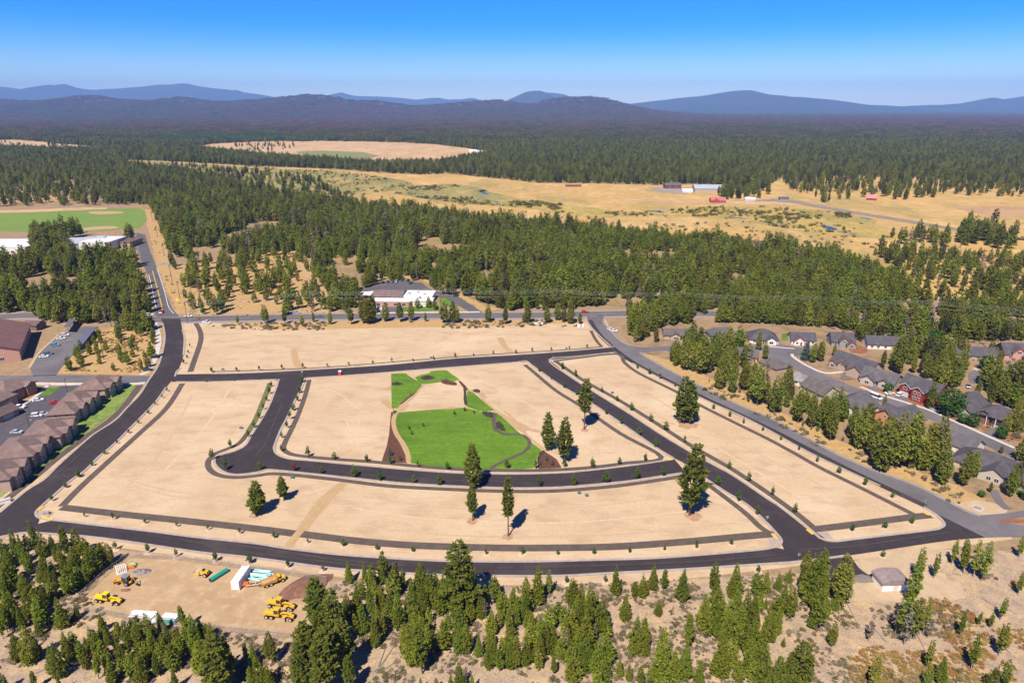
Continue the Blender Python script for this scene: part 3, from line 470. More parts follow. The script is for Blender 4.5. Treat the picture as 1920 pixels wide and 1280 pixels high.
BEDS = [[(425, 232), (460, 215), (510, 212), (555, 232), (510, 250), (455, 250)], [(165, 285), (200, 270), (245, 275), (272, 290), (220, 302), (170, 300)], [(975, 545), (1010, 535), (1060, 545), (1095, 565), (1075, 590), (1020, 582)], [(1098, 640), (1130, 625), (1165, 650), (1190, 710), (1150, 705), (1105, 680)],
        [(440, 292), (448, 300), (400, 360), (330, 410), (250, 472), (245, 460), (320, 398), (390, 350)], [(810, 320), (835, 320), (838, 400), (846, 470), (822, 475), (812, 420), (815, 370)], [(610, 262), (650, 245), (690, 260), (745, 275), (745, 300), (660, 292), (620, 280)], [(765, 258), (790, 265), (850, 330), (835, 345), (800, 310)], [(180, 535), (212, 530), (205, 560), (185, 575)], [(1475, 960), (1500, 900), (1535, 885), (1545, 905), (1500, 950), (1485, 1030)], [(890, 345), (930, 332), (962, 348), (955, 365), (915, 362)]]
for k, b in enumerate(BEDS): poly('planting_bed', pk(b), 0.116 + 0.001 * k, M_mulch if k in (4, 6, 7, 10) else M_bed, sm=3)
ribbon('mulch_edge', smooth([G(*p) for p in pk([(850, 335), (960, 380), (1000, 440), (1090, 520), (1200, 590), (1330, 700), (1440, 800), (1540, 880)])], 5), 1.2, 0.0, 0.10, M_track)
# ------------------------------------------------------------------ hills and mountains (heightfields with the skylines' real distances)
def crest(prof, Y):
    xs = []; zs = []
    for x, y in prof:
        r = (x - 960) / FPX; u = (640 - y) / FPX; t = Y / (CP + u * SP); xs.append(r * t); zs.append(CAM_H + t * (-SP + u * CP))
    return np.array(xs), np.array(zs)
def vnoise(X, Y, sc, seed, octv=4):
    rn = np.random.RandomState(seed); T = rn.rand(64, 64); out = np.zeros(np.shape(X)); a = 1.0; tot = 0
    for o in range(octv):
        x = np.asarray(X) / sc * 2 ** o + 13.7 * o; y = np.asarray(Y) / sc * 2 ** o + 5.1 * o
        xi = np.floor(x).astype(int); yi = np.floor(y).astype(int); fx = x - xi; fy = y - yi; fx = fx * fx * (3 - 2 * fx); fy = fy * fy * (3 - 2 * fy)
        t = lambda i, j: T[(xi + i) % 64, (yi + j) % 64]
        out += a * ((t(0, 0) * (1 - fx) + t(1, 0) * fx) * (1 - fy) + (t(0, 1) * (1 - fx) + t(1, 1) * fx) * fy); tot += a; a *= 0.5
    return out / tot - 0.5
class Hill:
    def __init__(s, prof, Yc, front, back, seed, rough, wob):
        s.xs, s.zs = crest(prof, Yc); s.Yc = Yc; s.f = front; s.b = back; s.seed = seed; s.r = rough; s.w = wob
    def z(s, X, Y):
        yc = s.Yc + s.w * vnoise(X, Y * 0, 4000, s.seed + 3)
        d = (Y - yc); t = np.where(d < 0, 1 + d / s.f, 1 - d / s.b); t = np.clip(t, 0, 1); sh = t ** 1.55
        c = np.interp(X, s.xs, s.zs, left=-30, right=-30)
        return c * sh * (1 + 0.0 * t) + s.r * vnoise(X, Y, 900 * s.Yc / 9000, s.seed) * sh * (1.15 - sh) * 2.2 * np.clip(c / 150, 0, 1.5) + s.r * 0.10 * vnoise(X, Y, 160 * s.Yc / 9000, s.seed + 9) * sh - 6
    def mesh(s, name, m, nx, ny):
        X, Y = np.meshgrid(np.linspace(s.xs[0], s.xs[-1], nx), np.linspace(s.Yc - s.f - s.w, s.Yc + s.b, ny), indexing='xy')
        Zz = s.z(X, Y); v = np.stack([X.ravel(), Y.ravel(), Zz.ravel()], 1)
        i, j = np.meshgrid(np.arange(nx - 1), np.arange(ny - 1), indexing='xy'); a = (j * nx + i).ravel()
        f = np.stack([a, a + 1, a + 1 + nx, a + nx], 1)
        me = bpy.data.meshes.new(name); me.from_pydata(v.tolist(), [], f.tolist()); me.polygons.foreach_set('use_smooth', [True] * len(me.polygons))
        return tag(link(name, me, m), kind='structure')
M_hillA = mat('burnt_forest_hills', (0.120, 0.066, 0.058), (0.080, 0.058, 0.048), 0.0016, c3=(0.105, 0.062, 0.056), scale3=0.004, fine=(0.3, 0.05), c4=(0.045, 0.05, 0.035), scale4=0.006)
M_hillB = mat('blue_forest_mountains', (0.035, 0.045, 0.035), (0.05, 0.055, 0.045), 0.0015, fine=(0.2, 0.01))
PA = [(-420, 190), (-250, 184), (-100, 187), (0, 184), (60, 187), (100, 186), (130, 180), (160, 176), (185, 178), (205, 184), (260, 187), (295, 187), (312, 183), (335, 181), (355, 182), (372, 186), (420, 188), (480, 184), (520, 180), (550, 177), (580, 175), (605, 176), (625, 180), (660, 187), (700, 187), (740, 193), (780, 198), (830, 194), (880, 190), (930, 185), (955, 187), (980, 192), (1000, 193), (1015, 189), (1035, 184), (1070, 181), (1110, 180), (1138, 184), (1160, 190), (1190, 198), (1230, 206), (1290, 212), (1400, 217)]
hA = Hill([(a_, b_ + 1.5) for a_, b_ in PA], 9500, 3300, 3500, 5, 42, 120); hA.mesh('forested_hills', M_hillA, 420, 70)
PB1 = [(-500, 176), (-300, 168), (-120, 170), (0, 162), (40, 167), (75, 163), (95, 160), (106, 162), (122, 158), (140, 164), (180, 168), (215, 164), (240, 161), (290, 158), (330, 156), (338, 154), (350, 154), (358, 156), (375, 160), (420, 165), (436, 167), (446, 167), (456, 171), (500, 177), (540, 184), (600, 196)]
PB2 = [(585, 190), (610, 180), (624, 176), (640, 172), (652, 176), (665, 179), (720, 182), (760, 185), (782, 187), (805, 184), (822, 183), (840, 187), (865, 186), (885, 182), (900, 186), (930, 190)]
PB3 = [(925, 196), (945, 188), (960, 181), (975, 175), (986, 170), (1000, 168), (1012, 168), (1022, 171), (1034, 178), (1050, 184), (1090, 192), (1130, 198)]
PB4 = [(990, 180), (1020, 174), (1036, 175), (1055, 177), (1070, 182), (1110, 192), (1150, 198)]
PB5 = [(1130, 204), (1180, 195), (1220, 189), (1260, 184), (1300, 180), (1330, 176), (1360, 171), (1390, 167), (1408, 167), (1420, 171), (1440, 176), (1475, 181), (1500, 184), (1530, 187), (1560, 190), (1590, 194), (1620, 197), (1660, 199), (1700, 200), (1725, 199), (1750, 196), (1775, 198), (1790, 197), (1815, 192), (1840, 187), (1860, 183), (1876, 187), (1895, 184), (1920, 181), (2000, 178), (2150, 186), (2400, 180), (2600, 190)]
Hill(PB1, 21000, 6500, 5000, 11, 260, 300).mesh('far_mountains', M_hillB, 260, 60); Hill(PB2, 23000, 6000, 3500, 12, 160, 600).mesh('far_mountains', M_hillB, 160, 50)
Hill(PB3, 16000, 4000, 3500, 13, 160, 400).mesh('far_butte', M_hillB, 120, 50); Hill(PB4, 21000, 4000, 3000, 14, 160, 400).mesh('far_butte', M_hillB, 100, 40)
Hill(PB5, 16500, 5200, 5000, 15, 190, 250).mesh('far_mountains', M_hillB, 320, 60)
Hill([(1480, 196), (1540, 190), (1560, 191), (1600, 193), (1615, 194), (1640, 198), (1680, 201), (1740, 204)], 25000, 4000, 2500, 16, 100, 300).mesh('far_mountains', M_hillB, 90, 30)
# the hazy air: one closed box round everything
me = MB().box(-28500, 28500, -700, 28500, -60, 1000); hz = me.build('haze', None); tag(hz, kind='stuff')
m = bpy.data.materials.new('hazy_air'); m.use_nodes = True; t = m.node_tree; t.nodes.clear()
pv = t.nodes.new('ShaderNodeVolumePrincipled'); pv.inputs['Color'].default_value = (0.29, 0.52, 1.0, 1); pv.inputs['Density'].default_value = HAZE; pv.inputs['Anisotropy'].default_value = -0.1
mo = t.nodes.new('ShaderNodeOutputMaterial'); t.links.new(pv.outputs[0], mo.inputs['Volume']); hz.data.materials.append(m)
# ------------------------------------------------------------------ trees: meshes of unit height, shared
def crown_mesh(name, seed, n, blades, r, t0, shape, size, up=0.25, hollow=0.6, clumpy=0.0, lean=0.0):
    """n clumps of needle sprays in the crown's volume; shape(t) is the outline, t from the crown's foot to its tip"""
    rn = np.random.RandomState(seed); V = []; F = []
    nb = rn.uniform(0, 2 * math.pi, 40); lob = rn.uniform(0.72, 1.15, 40)
    sm = np.linspace(0, 1, 400); pr = np.array([max(shape(q), 0.02) for q in sm]) ** 1.15; cdf = np.cumsum(pr); cdf /= cdf[-1]
    for k in range(n):
        t = float(np.interp(rn.rand(), cdf, sm)); a = rn.uniform(0, 2 * math.pi)
        lb = lob[int(t * 17 + 3 * math.sin(a)) % 40] * (1 + 0.16 * math.sin(3 * a + nb[int(t * 9) % 40]))
        if clumpy:
            ti = (math.floor(t * 11) + 0.5) / 11; t = t + (ti - t) * clumpy; a = a + clumpy * 0.5 * math.sin(5 * a + nb[int(ti * 11) % 40])
        rr = r * shape(t) * lb * math.sqrt(rn.uniform(hollow * hollow, 1.0))
        c = np.array([rr * math.cos(a) + lean * t, rr * math.sin(a), t0 + (1 - t0) * t])
        s = size * rn.uniform(0.7, 1.3) * (1.0 - 0.45 * t)
        for b in range(blades):
            d = np.array([math.cos(a), math.sin(a), up]) * 0.8 + rn.normal(0, 0.6, 3); d /= np.linalg.norm(d) + 1e-6
            w = np.cross(d, np.array([0.6 * math.cos(a), 0.6 * math.sin(a), 0.8]) + rn.normal(0, 0.30, 3)); w /= np.linalg.norm(w) + 1e-6
            o = c + rn.normal(0, 0.3 * s, 3); i = len(V)
            V += [o - w * s * 0.42, o + w * s * 0.42, o + d * s * 1.25 + w * s * 0.12, o + d * s * 1.1 - w * s * 0.2]; F.append((i, i + 1, i + 2, i + 3))
    return pymesh(name, V, F)
def trunk_mesh(name, r, h=0.95, n=6, branches=0, seed=0, rr=0.16, z0=0.3, lean=0.0):
    m = MB(); rn = random.Random(seed); v = [(lean * z + q_ * math.cos(6.2832 * i / n), q_ * math.sin(6.2832 * i / n), z) for z, q_ in ((-0.02, r * 1.1), (h * 0.3, r * 0.8), (h * 0.65, r * 0.5), (h, r * 0.1)) for i in range(n)]
    m.add(v, [(k * n + i, k * n + (i + 1) % n, (k + 1) * n + (i + 1) % n, (k + 1) * n + i) for k in range(3) for i in range(n)])
    for k in range(branches):
        z = z0 + (0.9 - z0) * rn.random(); a = rn.uniform(0, 6.28); l = rr * (1 - 0.75 * (z - z0) / (1 - z0)) * rn.uniform(0.6, 1.0)
        m.tube((lean * z, 0, z), (lean * z + l * math.cos(a), l * math.sin(a), z + l * rn.uniform(-0.1, 0.35)), r * 0.22, r * 0.05, 4, False)
    return pymesh(name, m.v, m.f, True)
sh_cone = lambda t: (1 - t) ** 0.90 * min(1, 0.55 + 2.6 * t)
sh_young = lambda t: (1 - t) ** 0.80 * min(1, 0.62 + 2.2 * t)
sh_tall = lambda t: (1 - t) ** 0.55 * min(1, 0.35 + 1.9 * t)
sh_pond = lambda t: (1 - t) ** 0.45 * min(1, 0.30 + 2.2 * t) * (0.86 + 0.14 * math.sin(t * 26))
sh_round = lambda t: math.sqrt(max(0, 1 - (2 * t - 1) ** 2)) * 0.95 + 0.03
KIND = {}
def kind(key, crowns, trunks, cm, tm): KIND[key] = (crowns, trunks, cm, tm)
kind('young', [crown_mesh('crown', 10 + i, (620, 560, 520, 680, 480, 420, 600, 540, 380, 640)[i], 4, (0.215, 0.225, 0.175, 0.24, 0.20, 0.16, 0.19, 0.23, 0.15, 0.205)[i], (0.03, 0.04, 0.10, 0.02, 0.14, 0.18, 0.06, 0.03, 0.22, 0.08)[i], (sh_cone, sh_young, sh_cone, sh_young, sh_tall, sh_cone, sh_young, sh_cone, sh_pond, sh_tall)[i], (0.038, 0.036, 0.04, 0.036, 0.038, 0.04, 0.036, 0.038, 0.042, 0.036)[i], 0.7, clumpy=(0, 0, 0.3, 0, 0.4, 0.3, 0, 0.2, 0.6, 0.3)[i], lean=(0, 0.02, -0.03, 0, 0.03, 0.04, 0, -0.02, 0.05, 0)[i]) for i in range(10)], [trunk_mesh('trunk', 0.013, 0.93, 6, 0, 0, lean=(0, 0.02, -0.03, 0, 0.03, 0.04, 0, -0.02, 0.05, 0)[i]) for i in range(10)], L_young, M_bark)
kind('tall', [crown_mesh('crown', 30 + i, 430, 4, (0.185, 0.21, 0.165, 0.20, 0.19)[i], (0.10, 0.16, 0.2, 0.08, 0.14)[i], sh_tall, 0.042, 0.4) for i in range(5)], [trunk_mesh('trunk', 0.011, 0.95)] * 5, L_pine, M_bark)
kind('ponderosa', [crown_mesh('crown', 50 + i, 470, 5, (0.155, 0.17, 0.13, 0.19)[i], (0.20, 0.12, 0.25, 0.10)[i], sh_pond, 0.040, 0.5, clumpy=0.75) for i in range(4)], [trunk_mesh('trunk', 0.016, 0.95, 8, 26, 60 + i) for i in range(4)], L_dark, M_bark)
kind('pole', [crown_mesh('crown', 70 + i, 330, 5, 0.10, 0.36, sh_pond, 0.032, 0.4, clumpy=0.6, lean=0.01) for i in range(2)], [trunk_mesh('trunk', 0.011, 0.96, 8, 14, 72, 0.08, 0.3)] * 2, L_dark, M_bark)
kind('sparse', [crown_mesh('crown', 80 + i, 150, 4, 0.13, 0.22, sh_pond, 0.045, 0.5, clumpy=0.5, hollow=0.2) for i in range(3)], [trunk_mesh('trunk', 0.010, 0.96, 6, 22, 83, 0.13, 0.15)] * 3, L_young, M_greybark)
kind('snag', [crown_mesh('crown', 90 + i, 60, 3, 0.09, 0.15, sh_tall, 0.05, 0.0, hollow=0.2) for i in range(2)], [trunk_mesh('trunk', 0.011, 0.98, 6, 40, 93 + i, 0.12, 0.12) for i in range(2)], L_grey, M_greybark)
kind('broad', [crown_mesh('crown', 100 + i, 480, 5, 0.42, 0.14, sh_round, 0.065, 0.5, hollow=0.6) for i in range(3)], [trunk_mesh('trunk', 0.03, 0.6, 6, 8, 101, 0.3, 0.25)] * 3, L_dec, M_bark)
sh_egg = lambda t: (1 - t) ** 0.6 * min(1, 0.3 + 3 * t)
kind('sapling', [crown_mesh('crown', 110 + i, (60, 85, 50, 75)[i], 4, (0.21, 0.24, 0.17, 0.2)[i], (0.25, 0.2, 0.32, 0.28)[i], sh_egg, 0.085, 0.6, hollow=0.2) for i in range(4)], [trunk_mesh('trunk', 0.02, 0.7, 6)] * 4, L_sap, M_bark)
kind('redsap', [crown_mesh('crown', 120, 60, 4, 0.2, 0.3, sh_round, 0.10, 0.6, hollow=0.2)], [trunk_mesh('trunk', 0.02, 0.7, 6)], L_red, M_bark)
kind('spruce', [crown_mesh('crown', 125, 380, 4, 0.24, 0.03, sh_cone, 0.06, 0.2)], [trunk_mesh('trunk', 0.02, 0.9)], L_blue, M_bark)
for k, (cr, tr, cm, tm) in KIND.items():
    for q in set(cr): q.materials.append(cm)
    for q in set(tr): q.materials.append(tm)
RT = random.Random(4)
def plant(name, key, x, y, h, label, cat, group=None, v=None, wide=1.0, at=None):
    cr, tr, cm, tm = KIND[key]; v = RT.randrange(len(cr)) if v is None else v % len(cr)
    p = G(x, y) if at is None else at
    o = thing(name, label, cat, (p.x, p.y, 0.06), RT.uniform(0, 6.28), group)
    t_ = link('trunk', tr[v], None, o); c_ = link('crown', cr[v], None, o)
    o.rotation_euler = (R(RT.gauss(0, 1.2)), R(RT.gauss(0, 1.2)), RT.uniform(0, 6.28))
    c_.scale = (h * wide, h * wide, h); t_.scale = (h * max(1, wide * 0.8), h * max(1, wide * 0.8), h)
    return o
def basex(x, yb, yt):                               # uprights lean outwards in the picture: from the crown's middle to the foot
    return 960 + (x - 960) * (1 - 0.5 * (yb - yt) / (4364 - yt))

ALLT = []                                           # (x, ytop, ybase, kind, area)
def add(area, key, lst, skip=lambda p: False):
    for p in lst:
        if not skip(p): ALLT.append([p[0], p[1], p[2], p[3] if len(p) > 3 else key, area])
ZA = lambda l: Z(0, 960, 4, [(p[0], p[1]) for p in l])
def zt(x0, y0, s, l): return [(x0 + p[0] / s, y0 + p[1] / s, y0 + p[2] / s) + tuple(p[3:]) for p in l]
add('left', 'young', zt(0, 960, 4, [(100, 115, 330), (30, 200, 420), (70, 280, 520), (240, 60, 330, 'sparse'), (150, 160, 380), (310, 130, 330), (390, 165, 310), (490, 100, 360), (570, 110, 330), (460, 230, 450), (560, 270, 480), (660, 260, 480), (760, 210, 400), (810, 230, 400), (330, 330, 520), (290, 400, 520), (400, 430, 570), (500, 420, 560), (590, 430, 560), (640, 420, 540), (40, 470, 680), (100, 430, 580), (10, 380, 560), (210, 330, 470), (530, 340, 500),
    (60, 590, 830), (190, 570, 800), (320, 540, 720), (290, 640, 780), (450, 630, 860), (150, 700, 870), (340, 680, 850), (570, 690, 800), (30, 700, 900), (280, 800, 930), (110, 900, 1110), (190, 850, 1130), (270, 920, 1080), (490, 890, 1100), (420, 970, 1230), (520, 960, 1120), (640, 930, 1060), (380, 1000, 1200), (10, 820, 950), (250, 560, 700)]))
add('yardfront', 'young', zt(0, 960, 4, [(760, 770, 960), (690, 850, 1040), (730, 900, 1130), (800, 880, 1000), (890, 820, 960), (940, 810, 1010), (1000, 790, 960), (1030, 840, 1050), (1110, 740, 960), (1140, 860, 1080), (1210, 740, 900), (1250, 850, 1020), (1370, 690, 880), (1330, 860, 1010), (1450, 760, 1030), (1400, 880, 1040), (1500, 800, 990), (960, 920, 1090), (820, 1080, 1290), (720, 1060, 1250), (1040, 1040, 1280), (1160, 1040, 1230), (1300, 1160, 1330), (250, 1190, 1330), (20, 1200, 1350), (440, 1220, 1350)]))
add('yardfront', 'young', zt(340, 980, 4.2675, [(200, 800, 960), (280, 885, 1330, 'broadp'), (350, 950, 1250, 'ponderosa'), (230, 790, 1000), (570, 950, 1150), (510, 960, 1120), (710, 870, 1120, 'tall'), (620, 1060, 1330), (560, 1130, 1360), (680, 1110, 1330)]))
add('bigclump', 'ponderosa', zt(340, 980, 4.2675, [(1100, 440, 880, 'broadp'), (1220, 530, 1000), (990, 790, 1200, 'broadp'), (1150, 830, 1340, 'broadp'), (1280, 760, 1200), (940, 960, 1330), (1340, 1070, 1360), (1080, 1130, 1400), (1090, 700, 1000)]))
add('midleft', 'young', zt(340, 980, 4.2675, [(1340, 305, 480), (1470, 315, 470), (1400, 490, 750), (1330, 560, 800), (1520, 500, 760), (1450, 640, 880), (1400, 720, 900)]))
add('midleft', 'young', zt(700, 1000, 4.5725, [(-15, 300, 520), (80, 260, 440), (180, 255, 440), (250, 300, 460), (380, 250, 560), (480, 310, 560), (60, 430, 640), (40, 600, 800), (210, 470, 800), (330, 370, 600), (420, 400, 680), (200, 640, 840), (10, 690, 960), (600, 330, 540), (560, 410, 680), (650, 400, 640), (700, 520, 740), (830, 480, 740), (920, 500, 720), (1010, 640, 860), (330, 740, 1120), (410, 760, 1200), (400, 690, 960), (470, 760, 980), (590, 740, 880), (290, 760, 1000), (740, 760, 1030), (800, 780, 1030), (700, 800, 1000), (900, 860, 1050), (1030, 870, 1150), (730, 1090, 1340), (840, 1200, 1360), (660, 1200, 1350), (400, 1230, 1350), (540, 1230, 1340)]))
add('midright', 'young', zt(700, 1000, 4.5725, [(1090, 480, 660), (1190, 460, 700), (1220, 600, 800), (1310, 350, 660), (1410, 270, 600), (1510, 310, 530, 'sparse'), (1290, 500, 760), (1150, 640, 860), (1350, 660, 900), (1440, 680, 1000), (1220, 850, 1150), (1180, 900, 1150), (1320, 880, 1120), (1420, 830, 1100), (1540, 780, 1020), (1080, 980, 1180), (990, 900, 1150), (1550, 1040, 1200), (1480, 760, 1040)]))
add('centre', 'young', zt(1060, 1000, 4.5725, [(60, 390, 640), (150, 410, 700), (200, 460, 760), (120, 560, 800), (60, 640, 870), (310, 530, 860), (220, 640, 940), (180, 640, 1000), (20, 740, 1000), (290, 890, 1200), (190, 860, 1160), (60, 930, 1200), (130, 930, 1190), (40, 1060, 1290), (330, 1050, 1210), (435, 260, 530), (515, 500, 740), (600, 410, 550), (665, 340, 540), (755, 250, 490), (850, 290, 490), (1010, 290, 580), (800, 560, 700), (1280, 240, 490), (1470, 240, 520), (1430, 370, 560), (1190, 510, 820), (1290, 450, 860), (1300, 600, 880), (1070, 690, 1000), (610, 690, 1020), (690, 690, 1000), (690, 870, 1050), (830, 800, 1290), (790, 1000, 1300), (1030, 900, 1260), (930, 970, 1260), (470, 1070, 1230), (550, 1100, 1260), (650, 1140, 1310), (1150, 1080, 1310), (1340, 880, 1210), (1290, 1000, 1170), (1380, 680, 960), (1450, 670, 930), (1560, 490, 820), (1620, 500, 780), (1500, 600, 1000), (1540, 700, 1020), (1620, 700, 1050), (1600, 900, 1150), (1490, 1140, 1260, 'sparse')]))
add('rightclump', 'young', zt(1420, 980, 3.84, [(65, 340, 500), (155, 350, 480), (230, 320, 430), (330, 310, 500), (390, 220, 560), (430, 210, 600), (460, 300, 640), (490, 330, 560), (625, 220, 600, 'tall'), (570, 480, 630), (450, 460, 780), (400, 560, 760), (250, 450, 690), (190, 430, 640), (60, 530, 620), (150, 620, 800), (50, 640, 900), (100, 620, 860), (30, 740, 1060), (545, 710, 890), (310, 860, 1200, 'broadp'), (230, 950, 1200, 'ponderosa'), (160, 960, 1200, 'ponderosa'), (60, 880, 1200), (850, 950, 1190, 'tall'), (190, 820, 890)]))
add('rightslope', 'sparse', zt(1420, 980, 3.84, [(1180, 170, 420), (1140, 270, 600), (1100, 440, 760), (1290, 210, 400), (1420, 110, 300, 'sparse'), (1510, 120, 360, 'young'), (1590, 120, 390, 'sparse'), (1650, 130, 420, 'sparse'), (1130, 530, 850), (1060, 540, 830), (1220, 550, 800), (1770, 530, 700), (1240, 840, 1060), (1570, 800, 1060), (1770, 720, 960), (1690, 640, 760), (1600, 640, 740), (1340, 960, 1160, 'young'), (1230, 1020, 1190, 'young'), (1700, 1010, 1200, 'young'), (1800, 980, 1190), (1900, 90, 250), (1900, 350, 520), (1800, 1100, 1200), (1160, 520, 840, 'snag'), (1020, 540, 800, 'snag'), (820, 640, 850, 'snag'), (1480, 640, 820, 'sparse'), (1090, 560, 880, 'snag'), (1250, 620, 830, 'snag')]))
HOOD = zt(1180, 560, 4.924, [(60, 230, 400), (250, 240, 400), (100, 160, 400), (440, 350, 600), (520, 340, 660), (400, 400, 580), (310, 450, 560, 'spare'), (600, 400, 640), (680, 320, 700), (740, 420, 680), (810, 310, 560), (925, 240, 520), (900, 430, 650), (970, 440, 700), (840, 530, 830), (960, 560, 870), (1070, 560, 850), (1200, 290, 480), (1260, 390, 560), (1130, 580, 930), (1200, 600, 990), (1280, 520, 760, 'snag'), (1280, 740, 980), (1360, 700, 1050), (1430, 690, 900), (1480, 600, 850), (1490, 740, 940), (1580, 830, 1150), (1700, 880, 1190), (1790, 890, 1150), (1640, 400, 560), (1780, 380, 580), (1720, 420, 560), (1850, 900, 1250)])
HOOD2 = zt(1540, 700, 4.924, [(20, 200, 470), (110, 270, 620), (300, 280, 600), (430, 250, 680), (380, 300, 700), (500, 400, 790), (600, 370, 900), (630, 400, 820), (740, 340, 880), (700, 480, 860), (860, 330, 880), (820, 440, 830), (1000, 430, 880), (940, 560, 860), (1090, 370, 900), (1040, 520, 900), (1150, 660, 1020), (1100, 720, 980), (1340, 690, 1040), (1430, 710, 960), (1780, 840, 1140), (1570, 1000, 1100), (590, 200, 330), (620, 90, 180, 'broad'), (1030, 60, 330), (1200, 140, 390, 'broad'), (1310, 370, 460, 'broad'), (1410, 370, 490, 'broad'), (1430, 600, 680, 'broad'), (1670, 490, 600, 'broad'), (1720, 350, 560), (1800, 260, 540), (1670, 660, 740), (1590, 20, 300), (1690, 10, 290), (1450, 60, 230), (1820, 180, 400), (190, 70, 220, 'snag'), (1850, 330, 560), (1240, 1180, 1190), (1480, 1080, 1140, 'broad')])
HOOD3 = zt(1440, 560, 4, [(870, 380, 520), (1000, 250, 560), (1100, 420, 560), (1250, 440, 600), (1330, 430, 680), (1440, 380, 640), (500, 330, 430), (400, 320, 470), (290, 310, 460, 'spruce'), (340, 330, 480), (1260, 240, 360, 'broad'), (1640, 430, 530, 'broad'), (1740, 380, 510), (950, 390, 540), (1200, 430, 600), (1380, 420, 640), (1290, 470, 660), (900, 290, 330)])
add('hood', 'tall', HOOD, lambda p: len(p) > 3 and p[3] == 'spare'); add('hood', 'tall', HOOD2, lambda p: p[2] - p[1] < 8); add('hood', 'tall', HOOD3)
ROW = zt(480, 480, 4, [(65, 360, 505), (210, 400, 510), (345, 440, 522), (430, 415, 495), (555, 410, 512), (710, 380, 512), (840, 320, 512), (800, 300, 505), (965, 340, 492), (1080, 340, 494), (1160, 330, 488), (1270, 420, 492), (1410, 340, 502), (1470, 330, 504), (1500, 360, 502), (1740, 360, 494), (1870, 370, 512), (870, 350, 500)]) + zt(960, 540, 4, [(120, 110, 260), (90, 180, 260), (265, 130, 262), (340, 110, 240), (440, 80, 268), (390, 130, 255), (510, 180, 270)]) + [(445, 592, 608)]
add('row', 'tall', ROW)

LANDMARK = [('the white container', 455, 1090), ('the lone yellow grader', 204, 1122), ('the pair of graders', 523, 1150), ('the yellow dump truck', 518, 1090), ('the white pump house', 1668, 1085), ('the near junction', 110, 985), ('the south spur road', 1600, 1062), ('the right edge of the frame', 1905, 1130), ('the left edge of the frame', 15, 1120),
            ('the tall roadside pine', 865, 1120), ('the big dark pine clump', 610, 1180), ('the brown dirt mound', 570, 1100), ('the white pipe stack', 275, 1152), ('the bottom edge of the frame', 960, 1275), ('the old grey road', 1430, 790), ('the red house', 1725, 745), ('the near road', 1150, 1075), ('the orange backhoe', 235, 1088), ('the bend of the old road', 1215, 672), ('the white pickup on the street', 1642, 748), ('the beige gable house', 1806, 770), ('the grey house by the lower street', 1845, 880)]
HGT = ['very small', 'small', 'middling', 'tall', 'very tall']
AREA = {'left': ('in the left thicket', 'pines of the left thicket'), 'yardfront': ('below the equipment yard', 'pines below the equipment yard'), 'bigclump': ('in the dark clump right of the yard', 'big dark pines right of the equipment yard'), 'midleft': ('below the near road, left of centre', 'young pines below the near road'), 'midright': ('below the near road, right of the tall pine', 'young pines below the near road'),
        'centre': ('below the near road, right of centre', 'young pines below the near road'), 'rightclump': ('in the stand by the south spur', 'young pines by the south spur'), 'rightslope': ('on the dry slope at lower right', 'thin pines on the dry slope'), 'hood': ('among the houses on the right', 'trees of the neighbourhood'), 'row': ('in the row below the highway', 'row of pines below the highway')}
NTH = ['', 'second ', 'third ', 'fourth ', 'fifth ', 'sixth ', 'seventh ', 'eighth ', 'ninth ', 'tenth ']
LOOK = {'young': 'bushy green', 'tall': 'slender green', 'ponderosa': 'dark clumpy', 'broadp': 'broad dark', 'sparse': 'thin open', 'snag': 'grey half-dead', 'broad': 'round leafy', 'spruce': 'blue-grey', 'pole': 'bare-stemmed'}
rows = []
for x, yt, yb, key, area in ALLT:
    h = HT(x, yb, yt); rows.append((x, yt, yb, key, area, h))
rows.sort(key=lambda q: (q[4], q[0]))
used = {}
for x, yt, yb, key, area, h in rows:
    cx, cy = x, (yt + yb) / 2
    ds = sorted((math.hypot(cx - lx, (cy - ly) * 1.3), nm, lx, ly) for nm, lx, ly in LANDMARK)
    if area == 'row': lm = None
    else: lm = ds[0]
    noun = {'broad': 'tree', 'spruce': 'spruce'}.get(key, 'pine'); hh = max(2.0, min(h, 30))
    sz = HGT[0 if hh < 4.5 else 1 if hh < 7 else 2 if hh < 10 else 3 if hh < 14 else 4]
    if lm is None: base = f"{sz} {LOOK[key]} {noun} in the row below the highway"
    else:
        dx, dy = cx - lm[2], cy - lm[3]
        rel = ('right of ' if dx > 0 else 'left of ') if abs(dx) > abs(dy) * 1.2 else ('below ' if dy > 0 else 'above ')
        base = f"{sz} {LOOK[key]} {noun} {rel}{lm[1]}"
    used.setdefault(base, []).append((x, yt, yb, key, area, hh))
for base, lst in used.items():
    lst.sort(key=lambda q: q[0])
    for i, (x, yt, yb, key, area, hh) in enumerate(lst):
        lab = base if len(lst) == 1 else (f"{NTH[i]}leftmost {base}".replace('  ', ' ') if i < 10 else f"{base}, {NTH[min(9, len(lst) - 1 - i)]}from the right")
        if i >= 10 and len(lst) - 1 - i == 0: lab = f"rightmost {base}"
        k2 = 'ponderosa' if key == 'broadp' else key
        nm = {'broad': 'leafy_tree', 'spruce': 'spruce_tree', 'snag': 'dead_pine'}.get(key, 'pine_tree')
        wd = {'broadp': 1.45, 'young': RT.uniform(0.76, 1.02), 'tall': RT.uniform(0.78, 1.05), 'ponderosa': 1.1, 'sparse': RT.uniform(0.85, 1.1)}.get(key, 1.0)
        if key == 'broad': wd = RT.uniform(0.9, 1.1)
        if area == 'row': wd *= 1.2
        plant(nm, k2, basex(x, yb, yt), yb, hh, lab, {'broad': 'tree', 'spruce': 'spruce'}.get(key, 'pine tree'), AREA[area][1], wide=wd)
